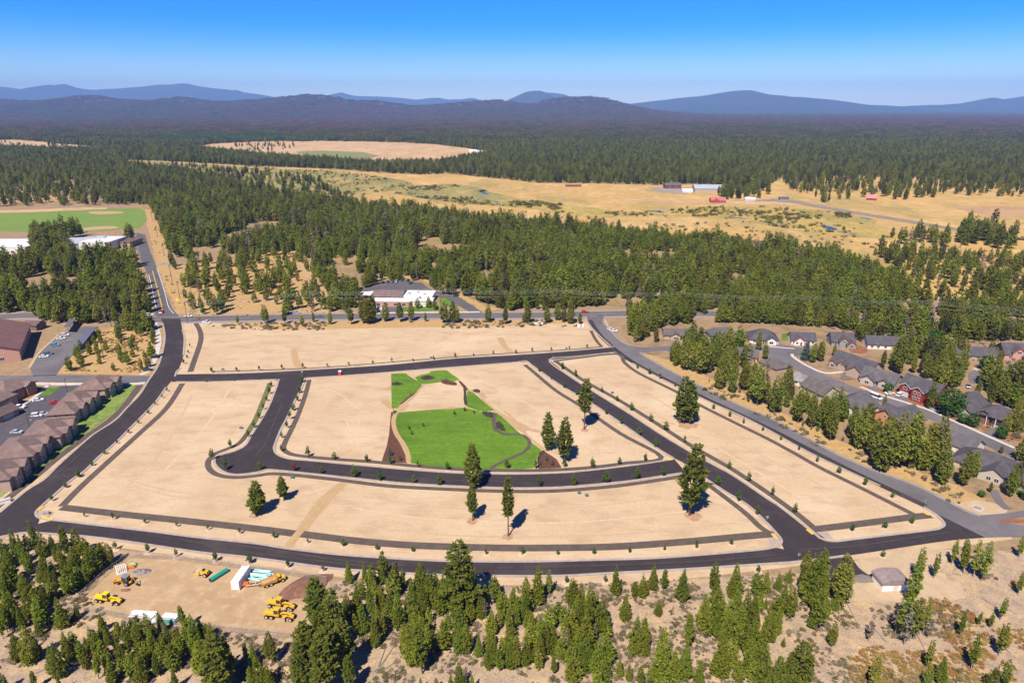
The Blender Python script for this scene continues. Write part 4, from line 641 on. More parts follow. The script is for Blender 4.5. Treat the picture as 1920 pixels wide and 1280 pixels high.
# lone pines left standing on the building lots
for x, yt, yb, key, wd, v, lab in [(478, 903, 964, 'ponderosa', 1.65, 1, 'bushy lone pine on the sand, the left of the pair by the cul-de-sac'), (530, 892, 938, 'ponderosa', 1.35, 0, 'smaller slim pine on the sand right of the bushy lone pine'), (888, 832, 917, 'ponderosa', 1.15, 1, 'tall dark pine standing between the lawn and the curved street'), (886, 909, 976, 'ponderosa', 1.05, 2, 'leaning narrow pine on the sand below the curved street'),
    (953, 893, 1005, 'pole', 1.0, 0, 'bare-stemmed tall pine on the sand above the footpath'), (1028, 772, 845, 'ponderosa', 1.05, 1, 'pointed pine right of the lawn, left of the pair'), (1059, 782, 866, 'ponderosa', 1.1, 0, 'pointed pine right of the lawn, right of the pair, by the mulch bed'), (1097, 710, 805, 'pole', 1.35, 1, 'narrow pine beside the diagonal street with a bare lower stem'),
    (1284, 704, 792, 'ponderosa', 1.25, 3, 'broad twin pine beside the old grey road, left trunk'), (1297, 712, 794, 'ponderosa', 1.2, 1, 'broad twin pine beside the old grey road, right trunk'), (1299, 832, 965, 'ponderosa', 1.15, 0, 'largest lone pine, at the corner of the curved and diagonal streets'), (864, 1016, 1152, 'ponderosa', 1.35, 3, 'very tall dark roadside pine rising across the near road')]:
    plant('pine_tree', key, basex(x, yb, yt), yb, HT(x, yb, yt), lab, 'pine tree', 'lone pines left on the lots', v, wd)
for x, y, s_ in ((478, 965, 2.2), (953, 1006, 2.2), (1290, 796, 4.5), (1298, 967, 3.0), (1096, 806, 1.8), (886, 977, 2.0)):
    p = G(x, y); rn = random.Random(int(x)); v = [(p.x + s_ * rn.uniform(0.6, 1.1) * math.cos(a), p.y + s_ * rn.uniform(0.6, 1.1) * math.sin(a), 0.062) for a in np.linspace(0, 6.28, 15)[:-1]]
    tag(link('needle_litter', pymesh('needle_litter', v, [tuple(range(14))]), mat('red_needle_litter', (0.33, 0.18, 0.10), (0.42, 0.26, 0.15), 0.8, fine=(0.15, 3))), kind='structure')

# ------------------------------------------------------------------ street saplings, row by row
def row(where, pts, h, key='sapling', grp='street saplings', pit=True):
    n = len(pts)
    for i, (x, y) in enumerate(sorted(pts)):
        k = key; hh = h * RT.uniform(0.75, 1.25)
        pos = ('leftmost' if i == 0 else 'rightmost' if i == n - 1 else NTH[i].strip() + ' from left of the' if i < 10 else f'{i + 1}th from left of the')
        plant('sapling', k, x, y, hh, f"{pos} sapling {where}" if i in (0, n - 1) else f"{pos} saplings {where}", 'sapling', grp, wide=RT.uniform(0.85, 1.1))
        if pit:
            p = G(x, y); nn = 12; r_ = RT.uniform(0.9, 1.3); v = [(p.x + r_ * math.cos(6.283 * j / nn), p.y + r_ * math.sin(6.283 * j / nn), 0.075 + 0.0002 * i) for j in range(nn)]
            ring.append(v)
ring = []
q = lambda x0, y0, s, l, dy=0: [(x0 + a / s, y0 + (b + dy) / s) for a, b in l]
row('along the top of the cross street', [(397, 697), (444, 696)] + q(380, 640, 4, [(70, 236), (257, 229), (425, 219), (595, 209), (752, 201), (935, 191), (1097, 181), (1277, 171), (1420, 161), (1578, 151), (1732, 139)]) + q(480, 480, 4, [(1495, 762), (1632, 752), (1780, 740)]) + q(960, 540, 4, [(30, 492), (150, 480), (295, 470), (430, 460), (563, 454)]), 2.7, grp='saplings along the cross street')
row('along the bottom of the cross street', q(380, 640, 4, [(30, 305), (237, 300), (415, 293), (935, 263), (1105, 252), (1270, 235), (1595, 217), (1752, 203)]), 1.8, grp='saplings along the cross street')
row('on the left of the inner street', q(380, 640, 4, [(515, 340), (500, 395), (480, 450), (455, 515), (425, 580), (388, 648), (345, 720)]), 3.6, grp='saplings along the inner street')
row('on the right of the inner street', q(380, 640, 4, [(745, 310), (725, 390), (712, 450), (680, 520), (655, 585), (632, 650), (592, 725), (592, 825)]), 3.6, grp='saplings along the inner street')
row('along the top of the curved street', q(380, 640, 4, [(790, 868), (990, 885), (1230, 903), (1410, 920), (1615, 945), (1838, 965)]) + [(950, 878), (1004, 879), (1058, 876)] + q(1000, 640, 4, [(445, 945), (645, 925), (838, 900)]), 3.9, grp='saplings along the curved street')
row('round the cul-de-sac and lower side of the curved street', q(380, 640, 4, [(72, 890), (210, 800), (172, 968), (432, 968), (892, 995), (1142, 1018), (1330, 1045), (1585, 1065), (1775, 1080)]) + q(860, 880, 3.2, [(485, 103), (690, 98), (885, 83), (1070, 63), (1228, 42)]), 4.3, grp='saplings along the curved street')
plant('sapling', 'redsap', 552, 884, 3.6, 'red-leaved sapling beside the cul-de-sac mouth', 'sapling', 'saplings along the curved street')
row('on the left of the diagonal street', q(1000, 640, 4, [(45, 228), (132, 290), (232, 350), (325, 405), (547, 550), (657, 625), (793, 703), (917, 795), (1380, 1085), (1537, 1202), (1680, 1302)]), 3.7, grp='saplings along the diagonal street')
row('on the right of the diagonal street', q(1000, 640, 4, [(217, 212), (317, 265), (414, 325), (514, 385), (627, 450), (737, 520), (880, 602), (992, 670), (1132, 762), (1467, 955), (1612, 1055)]) + [(1448, 930), (1490, 962)], 3.7, grp='saplings along the diagonal street')
row('beside the old grey road', q(960, 540, 4, [(880, 552), (940, 606), (1032, 648), (1110, 684), (1220, 742), (1510, 908), (1632, 966), (1735, 1016), (1880, 1073)]) + q(1440, 560, 4, [(95, 1062), (232, 1138), (366, 1226)]) + q(1400, 880, 3.2, [(552, 25), (708, 96), (872, 172)]), 2.8, grp='saplings beside the old road')
row('between the footpath and the near road', q(0, 880, 3.2, [(510, 286), (680, 304), (872, 326), (1062, 346), (1250, 366), (1440, 390)]) + q(380, 880, 3.2, [(430, 412), (632, 444), (845, 460), (1045, 482), (1260, 494)]) + q(860, 880, 3.2, [(-45, 500), (165, 510), (380, 512), (595, 512), (812, 508), (1025, 502), (1235, 486), (1425, 474), (1635, 452)]) + q(1400, 880, 3.2, [(633, 372), (828, 354), (990, 326)]), 2.6, grp='saplings above the near road')
row('on the lower verge of the near road', q(0, 880, 3.2, [(695, 482), (890, 502), (1060, 526), (1297, 552)]) + q(380, 880, 3.2, [(285, 566), (515, 590), (725, 612)]) + q(860, 880, 3.2, [(645, 682), (880, 680)]) + q(1400, 880, 3.2, [(70, 615), (815, 524)]), 3.0, grp='saplings below the near road')
row('on the right verge of the west road', q(0, 580, 4, [(1255, 615), (1215, 665), (1165, 720), (1115, 785), (1040, 858), (965, 930), (880, 1008), (785, 1088), (690, 1175), (590, 1255), (1425, 285), (1412, 330), (1402, 365), (1378, 410)]) + q(0, 880, 3.2, [(475, 50), (395, 110), (312, 190)]), 2.5, grp='saplings along the west road')
v = []; f = []
for r_ in ring: f.append(tuple(range(len(v), len(v) + len(r_)))); v += r_
tag(link('planting_pits', pymesh('planting_pits', v, f), mat('pale_tree_pit', (0.56, 0.42, 0.28), (0.48, 0.34, 0.21), 1.5, fine=(0.15, 4))), kind='stuff')

# ------------------------------------------------------------------ scatter with geometry nodes (forests, brush)
def scatter(name, srcs, P, Sc, idx, seed=0):
    """srcs: list of lists of meshes (joined per variant); one object whose points carry an instance each"""
    col = bpy.data.collections.new(name + '_sources')
    for i, (me) in enumerate(srcs):
        o = bpy.data.objects.new(f'{name}_source_{i:02d}', me); col.objects.link(o)
    n = len(P); me = bpy.data.meshes.new(name); me.vertices.add(n); me.vertices.foreach_set('co', np.asarray(P, np.float32).ravel())
    rn = np.random.RandomState(seed); rot = np.zeros((n, 3), np.float32); rot[:, 2] = rn.uniform(0, 6.283, n); rot[:, 0] = rn.normal(0, 0.025, n); rot[:, 1] = rn.normal(0, 0.025, n)
    a = me.attributes.new('rot', 'FLOAT_VECTOR', 'POINT'); a.data.foreach_set('vector', rot.ravel())
    a = me.attributes.new('scl', 'FLOAT_VECTOR', 'POINT'); a.data.foreach_set('vector', np.asarray(Sc, np.float32).ravel())
    a = me.attributes.new('idx', 'INT', 'POINT'); a.data.foreach_set('value', np.asarray(idx, np.int32))
    o = link(name, me); tag(o, kind='stuff')
    g = bpy.data.node_groups.new(name, 'GeometryNodeTree'); g.interface.new_socket('Geometry', in_out='INPUT', socket_type='NodeSocketGeometry'); g.interface.new_socket('Geometry', in_out='OUTPUT', socket_type='NodeSocketGeometry')
    i_ = g.nodes.new('NodeGroupInput'); o_ = g.nodes.new('NodeGroupOutput'); ip = g.nodes.new('GeometryNodeInstanceOnPoints'); ci = g.nodes.new('GeometryNodeCollectionInfo')
    ci.inputs['Collection'].default_value = col; ci.inputs['Separate Children'].default_value = True; ci.inputs['Reset Children'].default_value = True
    def at(nm, ty):
        q_ = g.nodes.new('GeometryNodeInputNamedAttribute'); q_.data_type = ty; q_.inputs['Name'].default_value = nm; return [s_ for s_ in q_.outputs if s_.enabled and s_.name == 'Attribute'][0]
    ip.inputs['Pick Instance'].default_value = True
    g.links.new(i_.outputs[0], ip.inputs['Points']); g.links.new(ci.outputs[0], ip.inputs['Instance']); g.links.new(at('idx', 'INT'), ip.inputs['Instance Index']); g.links.new(at('rot', 'FLOAT_VECTOR'), ip.inputs['Rotation']); g.links.new(at('scl', 'FLOAT_VECTOR'), ip.inputs['Scale'])
    g.links.new(ip.outputs[0], o_.inputs[0])
    md = o.modifiers.new('scatter', 'NODES'); md.node_group = g
    return o
def joined(name, parts):                            # (mesh, material) pairs into one mesh of several materials
    v = []; f = []; mi = []; ms = []
    for me, mm, (sx_, sy_, sz_), (dx_, dy_) in parts:
        n = len(v); v += [(p.co.x * sx_ + dx_, p.co.y * sy_ + dy_, p.co.z * sz_) for p in me.vertices]
        if mm not in ms: ms.append(mm)
        f += [tuple(i + n for i in pl.vertices) for pl in me.polygons]; mi += [ms.index(mm)] * len(me.polygons)
    o = bpy.data.meshes.new(name); o.from_pydata(v, [], f); o.polygons.foreach_set('material_index', mi)
    for q_ in ms: o.materials.append(q_)
    return o
one = (1, 1, 1); o0 = (0, 0)
forest_src = []
for i in range(8): forest_src.append(joined('pine', [(crown_mesh('c', 200 + i, 170, 4, (0.17, 0.20, 0.16, 0.19, 0.18, 0.21, 0.17, 0.20)[i], (0.10, 0.12, 0.2, 0.05, 0.15, 0.08, 0.12, 0.1)[i], sh_tall if i % 2 else sh_young, 0.062, 0.4), (L_young if i in (1, 4, 5, 7) else L_pine), one, o0), (trunk_mesh('t', 0.011, 0.93, 5), M_bark, one, o0)]))
for i in range(2): forest_src.append(joined('snag', [(crown_mesh('c', 220 + i, 70, 3, 0.10, 0.12, sh_tall, 0.055, 0.1, hollow=0.2), L_grey, one, o0), (trunk_mesh('t', 0.012, 0.98, 5, 24, 5 + i, 0.11, 0.15), M_greybark, one, o0)]))
for i in range(3): forest_src.append(joined('pine', [(crown_mesh('c', 230 + i, 170, 4, 0.185, 0.15, sh_pond, 0.062, 0.4, clumpy=0.4), L_far, one, o0), (trunk_mesh('t', 0.012, 0.93, 5), M_bark, one, o0)]))
small = [crown_mesh('c', 240 + i, 26, 2, 0.19, 0.08, sh_tall, 0.14, 0.4) for i in range(3)]
clump_src = []
for i in range(11):
    rn = random.Random(300 + i); clump_src.append(joined('clump', [(small[rn.randrange(3)], (L_far if rn.random() < (0.9 if i < 5 else 0.25 if i < 9 else 0.0) else L_pine if i < 5 else L_brown if i < 9 else L_green), (h_ * rn.uniform(0.9, 1.3), h_ * 1.1, h_), (rn.uniform(-23, 23), rn.uniform(-23, 23))) for h_ in [rn.uniform(10, 19) for _ in range(38)]]))
NPR = np.random.RandomState(8)
def grid(x0, x1, y0, y1, st, jit=0.48, half=46):
    X, Y = np.meshgrid(np.arange(x0, x1, st), np.arange(y0, y1, st)); X = X.ravel() + NPR.uniform(-jit, jit, X.size) * st; Y = Y.ravel() + NPR.uniform(-jit, jit, Y.size) * st
    k = np.abs(X) < Y * math.tan(R(half)) + 40; return X[k], Y[k]
OPEN = [MEADOW, GROVE, [(660, 600), (664, 552), (676, 537), (695, 525), (745, 518), (797, 522), (850, 545), (912, 572), (950, 590), (900, 600)],
        [(370, 275), (400, 270), (480, 266), (640, 265), (740, 267), (815, 271), (880, 279), (925, 287), (915, 291), (830, 308), (760, 310), (690, 310), (640, 305), (540, 299), (440, 289), (365, 280)], [(-60, 262), (50, 263), (110, 270), (195, 276), (185, 283), (90, 283), (-60, 277)],
        [(-60, 388), (170, 386), (268, 384), (282, 386), (298, 420), (318, 470), (345, 500), (372, 592), (284, 600), (272, 560), (256, 505), (252, 494), (246, 490), (140, 492), (132, 462), (110, 448), (62, 448), (66, 500), (-60, 505)],
        [(-150, 588), (100, 588), (300, 592), (600, 587), (900, 584), (1170, 580), (1225, 588), (1400, 592), (1520, 600), (1700, 610), (2000, 622), (2400, 900), (-300, 900)]]
def free(X, Y):
    px, py = PX(X, Y); ok = np.ones(X.shape, bool)
    for pl in OPEN: ok &= ~inside(px, py, pl)
    return ok, px, py
PP = []; SS = []; II = []
def grow(X, Y, hm, hs, young, snag=0.05, z=0.0):
    n = len(X)
    if n == 0: return
    h = np.clip(NPR.normal(hm, hs, n), hm * 0.4, hm * 1.7); w = h * NPR.uniform(0.9, 1.3, n)
    r = NPR.rand(n); ix = np.where(r < young, np.array([1, 4, 5, 7])[NPR.randint(0, 4, n)], np.array([0, 2, 3, 6, 10, 11, 12])[NPR.randint(0, 7, n)]); ix = np.where(NPR.rand(n) < snag, 8 + NPR.randint(0, 2, n), ix)
    PP.append(np.stack([X, Y, np.full(n, z)], 1)); SS.append(np.stack([w, w, h], 1)); II.append(ix)
X, Y = grid(-760, 760, 392, 860, 4.9); ok, px, py = free(X, Y)
pt = vnoise(X, Y, 60, 21, 3); ok &= pt > np.where(vnoise(X, Y, 25, 77, 2) > 0.12, -0.05, -0.2)
X, Y, px, py, pt = X[ok], Y[ok], px[ok], py[ok], pt[ok]
right = inside(px, py, [(600, 470), (1100, 440), (2100, 500), (2100, 640), (600, 600)]) & (vnoise(X, Y, 90, 33, 3) > -0.12)
grow(X[right], Y[right], 11.5, 3.0, 0.85, 0.05); grow(X[~right], Y[~right], 13.0, 3.6, 0.5, 0.10)
X, Y = grid(-2400, 2400, 860, 2500, 8.5); ok, px, py = free(X, Y)
semi = inside(px, py, [(-100, 325), (60, 326), (170, 345), (200, 385), (-100, 392)]); ok &= ~(semi & (NPR.rand(len(X)) < 0.62))
ok &= vnoise(X, Y, 150, 25, 3) > -0.30
grow(X[ok], Y[ok], 14.5, 3.0, 0.2, 0.06)
# scattered pines in the open
def sparse(polyg, n, hm, hs, young=0.5, seed=1, mind=0.0):
    rn = np.random.RandomState(seed); xs = [p[0] for p in polyg]; ys = [p[1] for p in polyg]; got = []
    W_ = [G(*p) for p in polyg]; x0, x1 = min(p.x for p in W_), max(p.x for p in W_); y0, y1 = min(p.y for p in W_), max(p.y for p in W_)
    k = 0
    while len(got) < n and k < 60000:
        k += 1; X_, Y_ = rn.uniform(x0, x1), rn.uniform(y0, y1); a, b = PX(X_, Y_)
        if not bool(inside(np.array([a]), np.array([b]), polyg)[0]): continue
        if mind and any((X_ - g_[0]) ** 2 + (Y_ - g_[1]) ** 2 < mind * mind for g_ in got[-250:]): continue
        got.append((X_, Y_))
    if got: a = np.array(got); grow(a[:, 0], a[:, 1], hm, hs, young, 0.04)
sparse(GROVE, 120, 12.0, 2.0, 0.7, 5, 6.5)
sparse([(1470, 332), (1580, 331), (1680, 334), (1780, 338), (1800, 345), (1950, 352), (1950, 372), (1800, 366), (1700, 376), (1600, 370), (1500, 362), (1466, 350)], 330, 15, 3, 0.1, 6, 6)
sparse([(1500, 368), (1720, 380), (1720, 390), (1500, 380)], 6, 13, 3, 0.1, 7)
sparse([(1395, 352), (1440, 350), (1440, 372), (1330, 376), (1345, 366)], 60, 17, 3, 0.1, 17)
sparse([(1800, 436), (1830, 434), (1900, 452), (1910, 466), (1850, 466), (1800, 452)], 34, 19, 5, 0.1, 8, 6)
sparse([(1670, 446), (1760, 444), (1815, 452), (1810, 466), (1740, 462), (1680, 458)], 24, 15, 3, 0.2, 9, 6)
sparse([(1640, 478), (1700, 472), (1790, 480), (1860, 490), (1930, 500), (1940, 560), (1860, 562), (1760, 560), (1690, 525)], 130, 12.5, 3, 0.35, 10, 5)
sparse([(1860, 476), (1940, 480), (1940, 500), (1880, 496)], 8, 9, 2, 0.4, 12)
sparse([(300, 300), (350, 304), (480, 312), (640, 317), (640, 312), (480, 305), (360, 299)], 420, 14, 3, 0.05, 13)
sparse([(300, 306), (420, 318), (600, 340), (640, 372), (560, 366), (480, 352), (400, 338)], 150, 13, 3, 0.2, 14)
sparse([(-60, 264), (190, 276), (180, 283), (-60, 277)], 60, 12, 3, 0.1, 15); sparse([(420, 276), (520, 268), (560, 276), (500, 286), (440, 282)], 55, 12, 3, 0.1, 16)
# between the houses, along the highway and in the small lots
sparse([(1180, 592), (1300, 592), (1310, 604), (1240, 612), (1210, 634), (1180, 628)], 52, 12, 2, 0.6, 20, 3); sparse([(1345, 598), (1500, 604), (1700, 618), (1940, 628), (1940, 640), (1860, 640), (1700, 628), (1540, 614), (1400, 606), (1345, 606)], 190, 12.5, 2.2, 0.6, 21, 3.5)
sparse([(1170, 592), (1340, 590), (1340, 584), (1170, 580)], 8, 12, 2, 0.6, 29)
sparse([(1755, 655), (1880, 660), (1880, 672), (1860, 690), (1800, 692), (1770, 690)], 10, 10, 2, 0.6, 22); sparse([(1840, 722), (1940, 706), (1940, 790), (1880, 760)], 26, 12, 2, 0.6, 23, 4); sparse([(1690, 660), (1750, 664), (1800, 690), (1790, 730), (1740, 705), (1660, 690)], 24, 10.5, 2, 0.5, 24, 4)
sparse([(1600, 625), (1700, 640), (1790, 648), (1790, 655), (1600, 640)], 12, 11, 2, 0.6, 25, 3); sparse([(1290, 640), (1390, 645), (1390, 660), (1420, 690), (1380, 712), (1320, 680), (1280, 660)], 26, 10, 2, 0.6, 26, 4)
sparse([(1900, 850), (1960, 870), (1960, 960), (1900, 940)], 6, 10, 2, 0.5, 27, 4); sparse([(1280, 700), (1440, 770), (1560, 825), (1680, 880), (1670, 870), (1560, 815), (1440, 758), (1300, 695)], 30, 2.2, 0.8, 0.8, 28)
sparse([(135, 672), (180, 626), (230, 616), (286, 606), (296, 646), (280, 698), (120, 697)], 48, 5.6, 1.6, 0.95, 30, 3.0); sparse([(215, 608), (284, 600), (288, 622), (240, 628)], 18, 10, 2, 0.6, 31, 2.5); sparse([(60, 588), (215, 592), (215, 606), (90, 607)], 55, 12, 2, 0.45, 32, 3)
sparse([(60, 440), (120, 446), (140, 464), (60, 478)], 55, 15, 3, 0.2, 33, 3); sparse([(120, 440), (160, 436), (160, 446), (130, 450)], 6, 19, 2, 0.1, 34, 3); sparse([(238, 446), (256, 444), (258, 452), (240, 454)], 3, 17, 2, 0.1, 35); sparse([(668, 590), (700, 575), (700, 590)], 6, 11, 2, 0.5, 36); sparse([(640, 585), (668, 530), (672, 560), (662, 590)], 12, 12, 2, 0.7, 37)
for k_, (pl_, n_, hm_) in enumerate([([(640, 1085), (740, 1085), (850, 1110), (960, 1130), (1060, 1150), (1070, 1250), (960, 1258), (900, 1215), (820, 1225), (800, 1262), (750, 1230), (700, 1200), (640, 1180)], 62, 6.2), ([(-20, 1020), (80, 1010), (160, 1030), (200, 1070), (150, 1110), (130, 1160), (60, 1200), (-40, 1190)], 34, 6.5), ([(180, 1175), (300, 1195), (400, 1200), (400, 1270), (200, 1275), (120, 1235)], 26, 6.0),
        ([(1075, 1130), (1120, 1150), (1150, 1220), (1130, 1300), (1060, 1300)], 22, 6.0), ([(1330, 1120), (1440, 1110), (1460, 1180), (1440, 1290), (1380, 1300), (1340, 1180)], 26, 6.0), ([(1500, 1050), (1560, 1060), (1575, 1130), (1540, 1180), (1500, 1130)], 12, 7.0),
        ([(1265, 690), (1330, 705), (1390, 735), (1440, 768), (1500, 800), (1500, 780), (1420, 720), (1330, 680), (1265, 660)], 22, 9.0), ([(1510, 800), (1600, 838), (1690, 872), (1740, 900), (1770, 905), (1740, 860), (1640, 810), (1560, 775), (1500, 770)], 20, 10.0)]):
    sparse(pl_, n_, hm_, hm_ * 0.2, 0.95, 60 + k_, 2.6)
sparse([(808, 536), (850, 548), (862, 560), (838, 556), (812, 544)], 9, 11, 2, 0.6, 90, 3); sparse([(676, 536), (700, 528), (706, 533), (684, 543)], 6, 11, 2, 0.6, 91, 3); sparse([(700, 522), (790, 522), (800, 527), (700, 527)], 12, 10, 2, 0.6, 92, 3); sparse([(770, 580), (800, 575), (820, 574), (822, 582)], 4, 7, 1, 0.6, 93, 3)
scatter('pine_forest', forest_src, np.concatenate(PP), np.concatenate(SS), np.concatenate(II), 3)
# the far woods: whole clumps of trees, out to the hills
X, Y = grid(-9500, 9500, 2500, 9000, 43); ok, px, py = free(X, Y); X, Y = X[ok], Y[ok]; z = np.maximum(0, hA.z(X, Y))
X2, Y2 = grid(-16000, 16000, 9000, 15000, 85); z2 = np.maximum(0, hA.z(X2, Y2))
P = np.concatenate([np.stack([X, Y, z], 1), np.stack([X2, Y2, z2], 1)]); n = len(P); s_ = NPR.uniform(0.8, 1.2, n) * np.where(P[:, 1] > 9000, 1.5, 1.0)
gx, gy = PX(P[:, 0], P[:, 1], P[:, 2]); GREEN = inside(gx, gy, [(272, 287), (285, 268), (330, 260), (430, 256), (560, 260), (640, 264), (480, 265), (400, 268), (370, 276), (365, 287)])
scatter('distant_woods', clump_src, P, np.stack([s_, s_, NPR.uniform(0.8, 1.25, n)], 1), np.where(GREEN, NPR.randint(9, 11, n), np.where(NPR.rand(n) < np.clip((P[:, 1] - 2600) / 2600, 0.08, 0.97) * np.clip(0.75 + 1.6 * vnoise(P[:, 0], P[:, 1], 1500, 40, 3), 0.15, 1), NPR.randint(5, 9, n), NPR.randint(0, 5, n))), 4)
# low growth
bush = [crown_mesh('bush', 400 + i, 46, 4, 0.55, 0.02, sh_round, 0.20, 0.7, hollow=0.3) for i in range(3)]
def bushes(name, mats, polys, n, smin, smax, seed, dens=None):
    rn = np.random.RandomState(seed); P = []; 
    for pl, k in zip(polys, n):
        W_ = [G(*p) for p in pl]; x0, x1 = min(p.x for p in W_), max(p.x for p in W_); y0, y1 = min(p.y for p in W_), max(p.y for p in W_)
        X_ = rn.uniform(x0, x1, k * 8); Y_ = rn.uniform(y0, y1, k * 8); a, b = PX(X_, Y_); ok_ = inside(a, b, pl) & (vnoise(X_, Y_, dens or 40, seed + 2, 3) > 0.0)
        P.append(np.stack([X_[ok_], Y_[ok_]], 1)[:k])
    P = np.concatenate(P); m_ = len(P); s = rn.uniform(smin, smax, m_) ** 1.0; src = []
    for mm in mats:
        for b_ in bush: src.append(joined('bush', [(b_, mm, one, o0)]))
    scatter(name, src, np.stack([P[:, 0], P[:, 1], np.zeros(m_) + 0.05], 1), np.stack([s * rn.uniform(1, 1.6, m_), s * rn.uniform(1, 1.6, m_), s * rn.uniform(0.5, 0.9, m_)], 1), rn.randint(0, len(src), m_), seed)
bushes('riverside_willows', [L_willow, L_willow, L_sageg], MARSH + [[(1850, 440), (1930, 450), (1930, 462), (1880, 456)], [(1560, 395), (1600, 398), (1610, 412), (1570, 408)]], [330, 260, 200, 150, 60, 45], 1.4, 4.4, 50, 45)
bushes('meadow_scrub', [L_willow, L_sage, L_sageg], [[(260, 303), (480, 313), (640, 320), (780, 345), (860, 360), (960, 390), (960, 420), (760, 398), (560, 370), (400, 338)], [(960, 392), (1200, 396), (1500, 410), (1700, 445), (1640, 470), (1400, 455), (1100, 430)], [(1640, 470), (1940, 470), (1940, 560), (1740, 545)]], [420, 240, 160], 1.0, 3.2, 57, 70)
FG = [(-100, 1020), (150, 1020), (220, 1036), (160, 1110), (200, 1152), (400, 1186), (540, 1200), (600, 1120), (640, 1090), (900, 1102), (1400, 1082), (1560, 1074), (1620, 1125), (1700, 1130), (1780, 1125), (1860, 1040), (2000, 1050), (2050, 1320), (-140, 1320)]
bushes('dry_brush', [L_sage, L_sage, L_sageg], [FG], [5200], 0.3, 0.95, 51, 14); bushes('golden_grass_tufts', [L_tuft], [[(1560, 1130), (1800, 1120), (1940, 1080), (1990, 1300), (1600, 1300)], GROVE, [(135, 672), (180, 626), (230, 616), (286, 606), (296, 646), (280, 698), (120, 697)]], [900, 500, 400], 0.35, 0.9, 52, 12)
bushes('roadside_shrubs', [L_sage, L_sageg], [[(380, 612), (480, 606), (1100, 600), (1100, 612), (720, 618), (500, 620)], [(1210, 672), (1330, 716), (1560, 830), (1760, 906), (1840, 940), (1790, 948), (1560, 850), (1300, 724)], [(280, 400), (300, 430), (350, 580), (330, 580), (290, 470)], [(1640, 478), (1940, 490), (1940, 560), (1740, 545)], [(1400, 605), (1930, 640), (1930, 850), (1700, 740), (1450, 660)]], [260, 160, 160, 200, 260], 0.5, 1.7, 53, 25)
# ------------------------------------------------------------------ buildings
def wallp(n, c): return mat(n, c, tuple(k * 0.86 for k in c), 1.2, space='obj', rough=0.85, fine=(0.06, 5), stretch=(0.3, 0.3, 3.0))
def roofp(n, c):
    if 'shingles' in n: c = tuple(k * (1.08 if 'brown' in n else 0.70) for k in c)
    return mat(n, c, tuple(k * 0.80 for k in c), 0.8, space='obj', rough=0.9, fine=(0.14, 6), c3=tuple(min(1, k * 1.18) for k in c), scale3=0.35)
RF_g = roofp('grey_shingles', (0.115, 0.103, 0.112)); RF_g2 = roofp('mid_grey_shingles', (0.15, 0.135, 0.14)); RF_b = roofp('brown_shingles', (0.17, 0.115, 0.098)); RF_b2 = roofp('dark_brown_shingles', (0.13, 0.088, 0.078)); RF_t = roofp('taupe_shingles', (0.165, 0.14, 0.13))
WL_w = wallp('white_siding', (0.70, 0.66, 0.60)); WL_t = wallp('tan_siding', (0.42, 0.33, 0.24)); WL_r = wallp('red_siding', (0.27, 0.032, 0.024)); WL_p = wallp('pink_siding', (0.52, 0.27, 0.22)); WL_s = wallp('beige_stucco', (0.46, 0.40, 0.31)); WL_g = wallp('grey_siding', (0.27, 0.26, 0.25)); WL_br = wallp('brown_red_siding', (0.23, 0.10, 0.075)); WL_o = wallp('orange_siding', (0.55, 0.27, 0.13)); WL_salm = wallp('salmon_stucco', (0.50, 0.27, 0.20)); WL_dk = wallp('brown_siding', (0.17, 0.13, 0.115))
M_trim = paint('pale_trim', (0.62, 0.57, 0.50), 0.6); M_redtrim = paint('red_trim', (0.38, 0.09, 0.06), 0.6); M_gdoor = paint('garage_door_paint', (0.55, 0.50, 0.44), 0.6); M_door = paint('dark_door', (0.09, 0.05, 0.04), 0.5)
WCACHE = {}
def win_mesh(w, h):
    k = (round(w, 2), round(h, 2))
    if k not in WCACHE:
        f = MB(); b = 0.12
        f.box(-w / 2 - b, w / 2 + b, -0.09, 0.02, -h / 2 - b, -h / 2); f.box(-w / 2 - b, w / 2 + b, -0.09, 0.02, h / 2, h / 2 + b); f.box(-w / 2 - b, -w / 2, -0.09, 0.02, -h / 2, h / 2); f.box(w / 2, w / 2 + b, -0.09, 0.02, -h / 2, h / 2); f.box(-0.04, 0.04, -0.075, 0.02, -h / 2, h / 2)
        g = MB().box(-w / 2, w / 2, -0.05, 0.01, -h / 2, h / 2)
        WCACHE[k] = (pymesh('window', f.v, f.f), pymesh('pane', g.v, g.f)); WCACHE[k][0].materials.append(M_trim); WCACHE[k][1].materials.append(M_glass)
    return WCACHE[k]
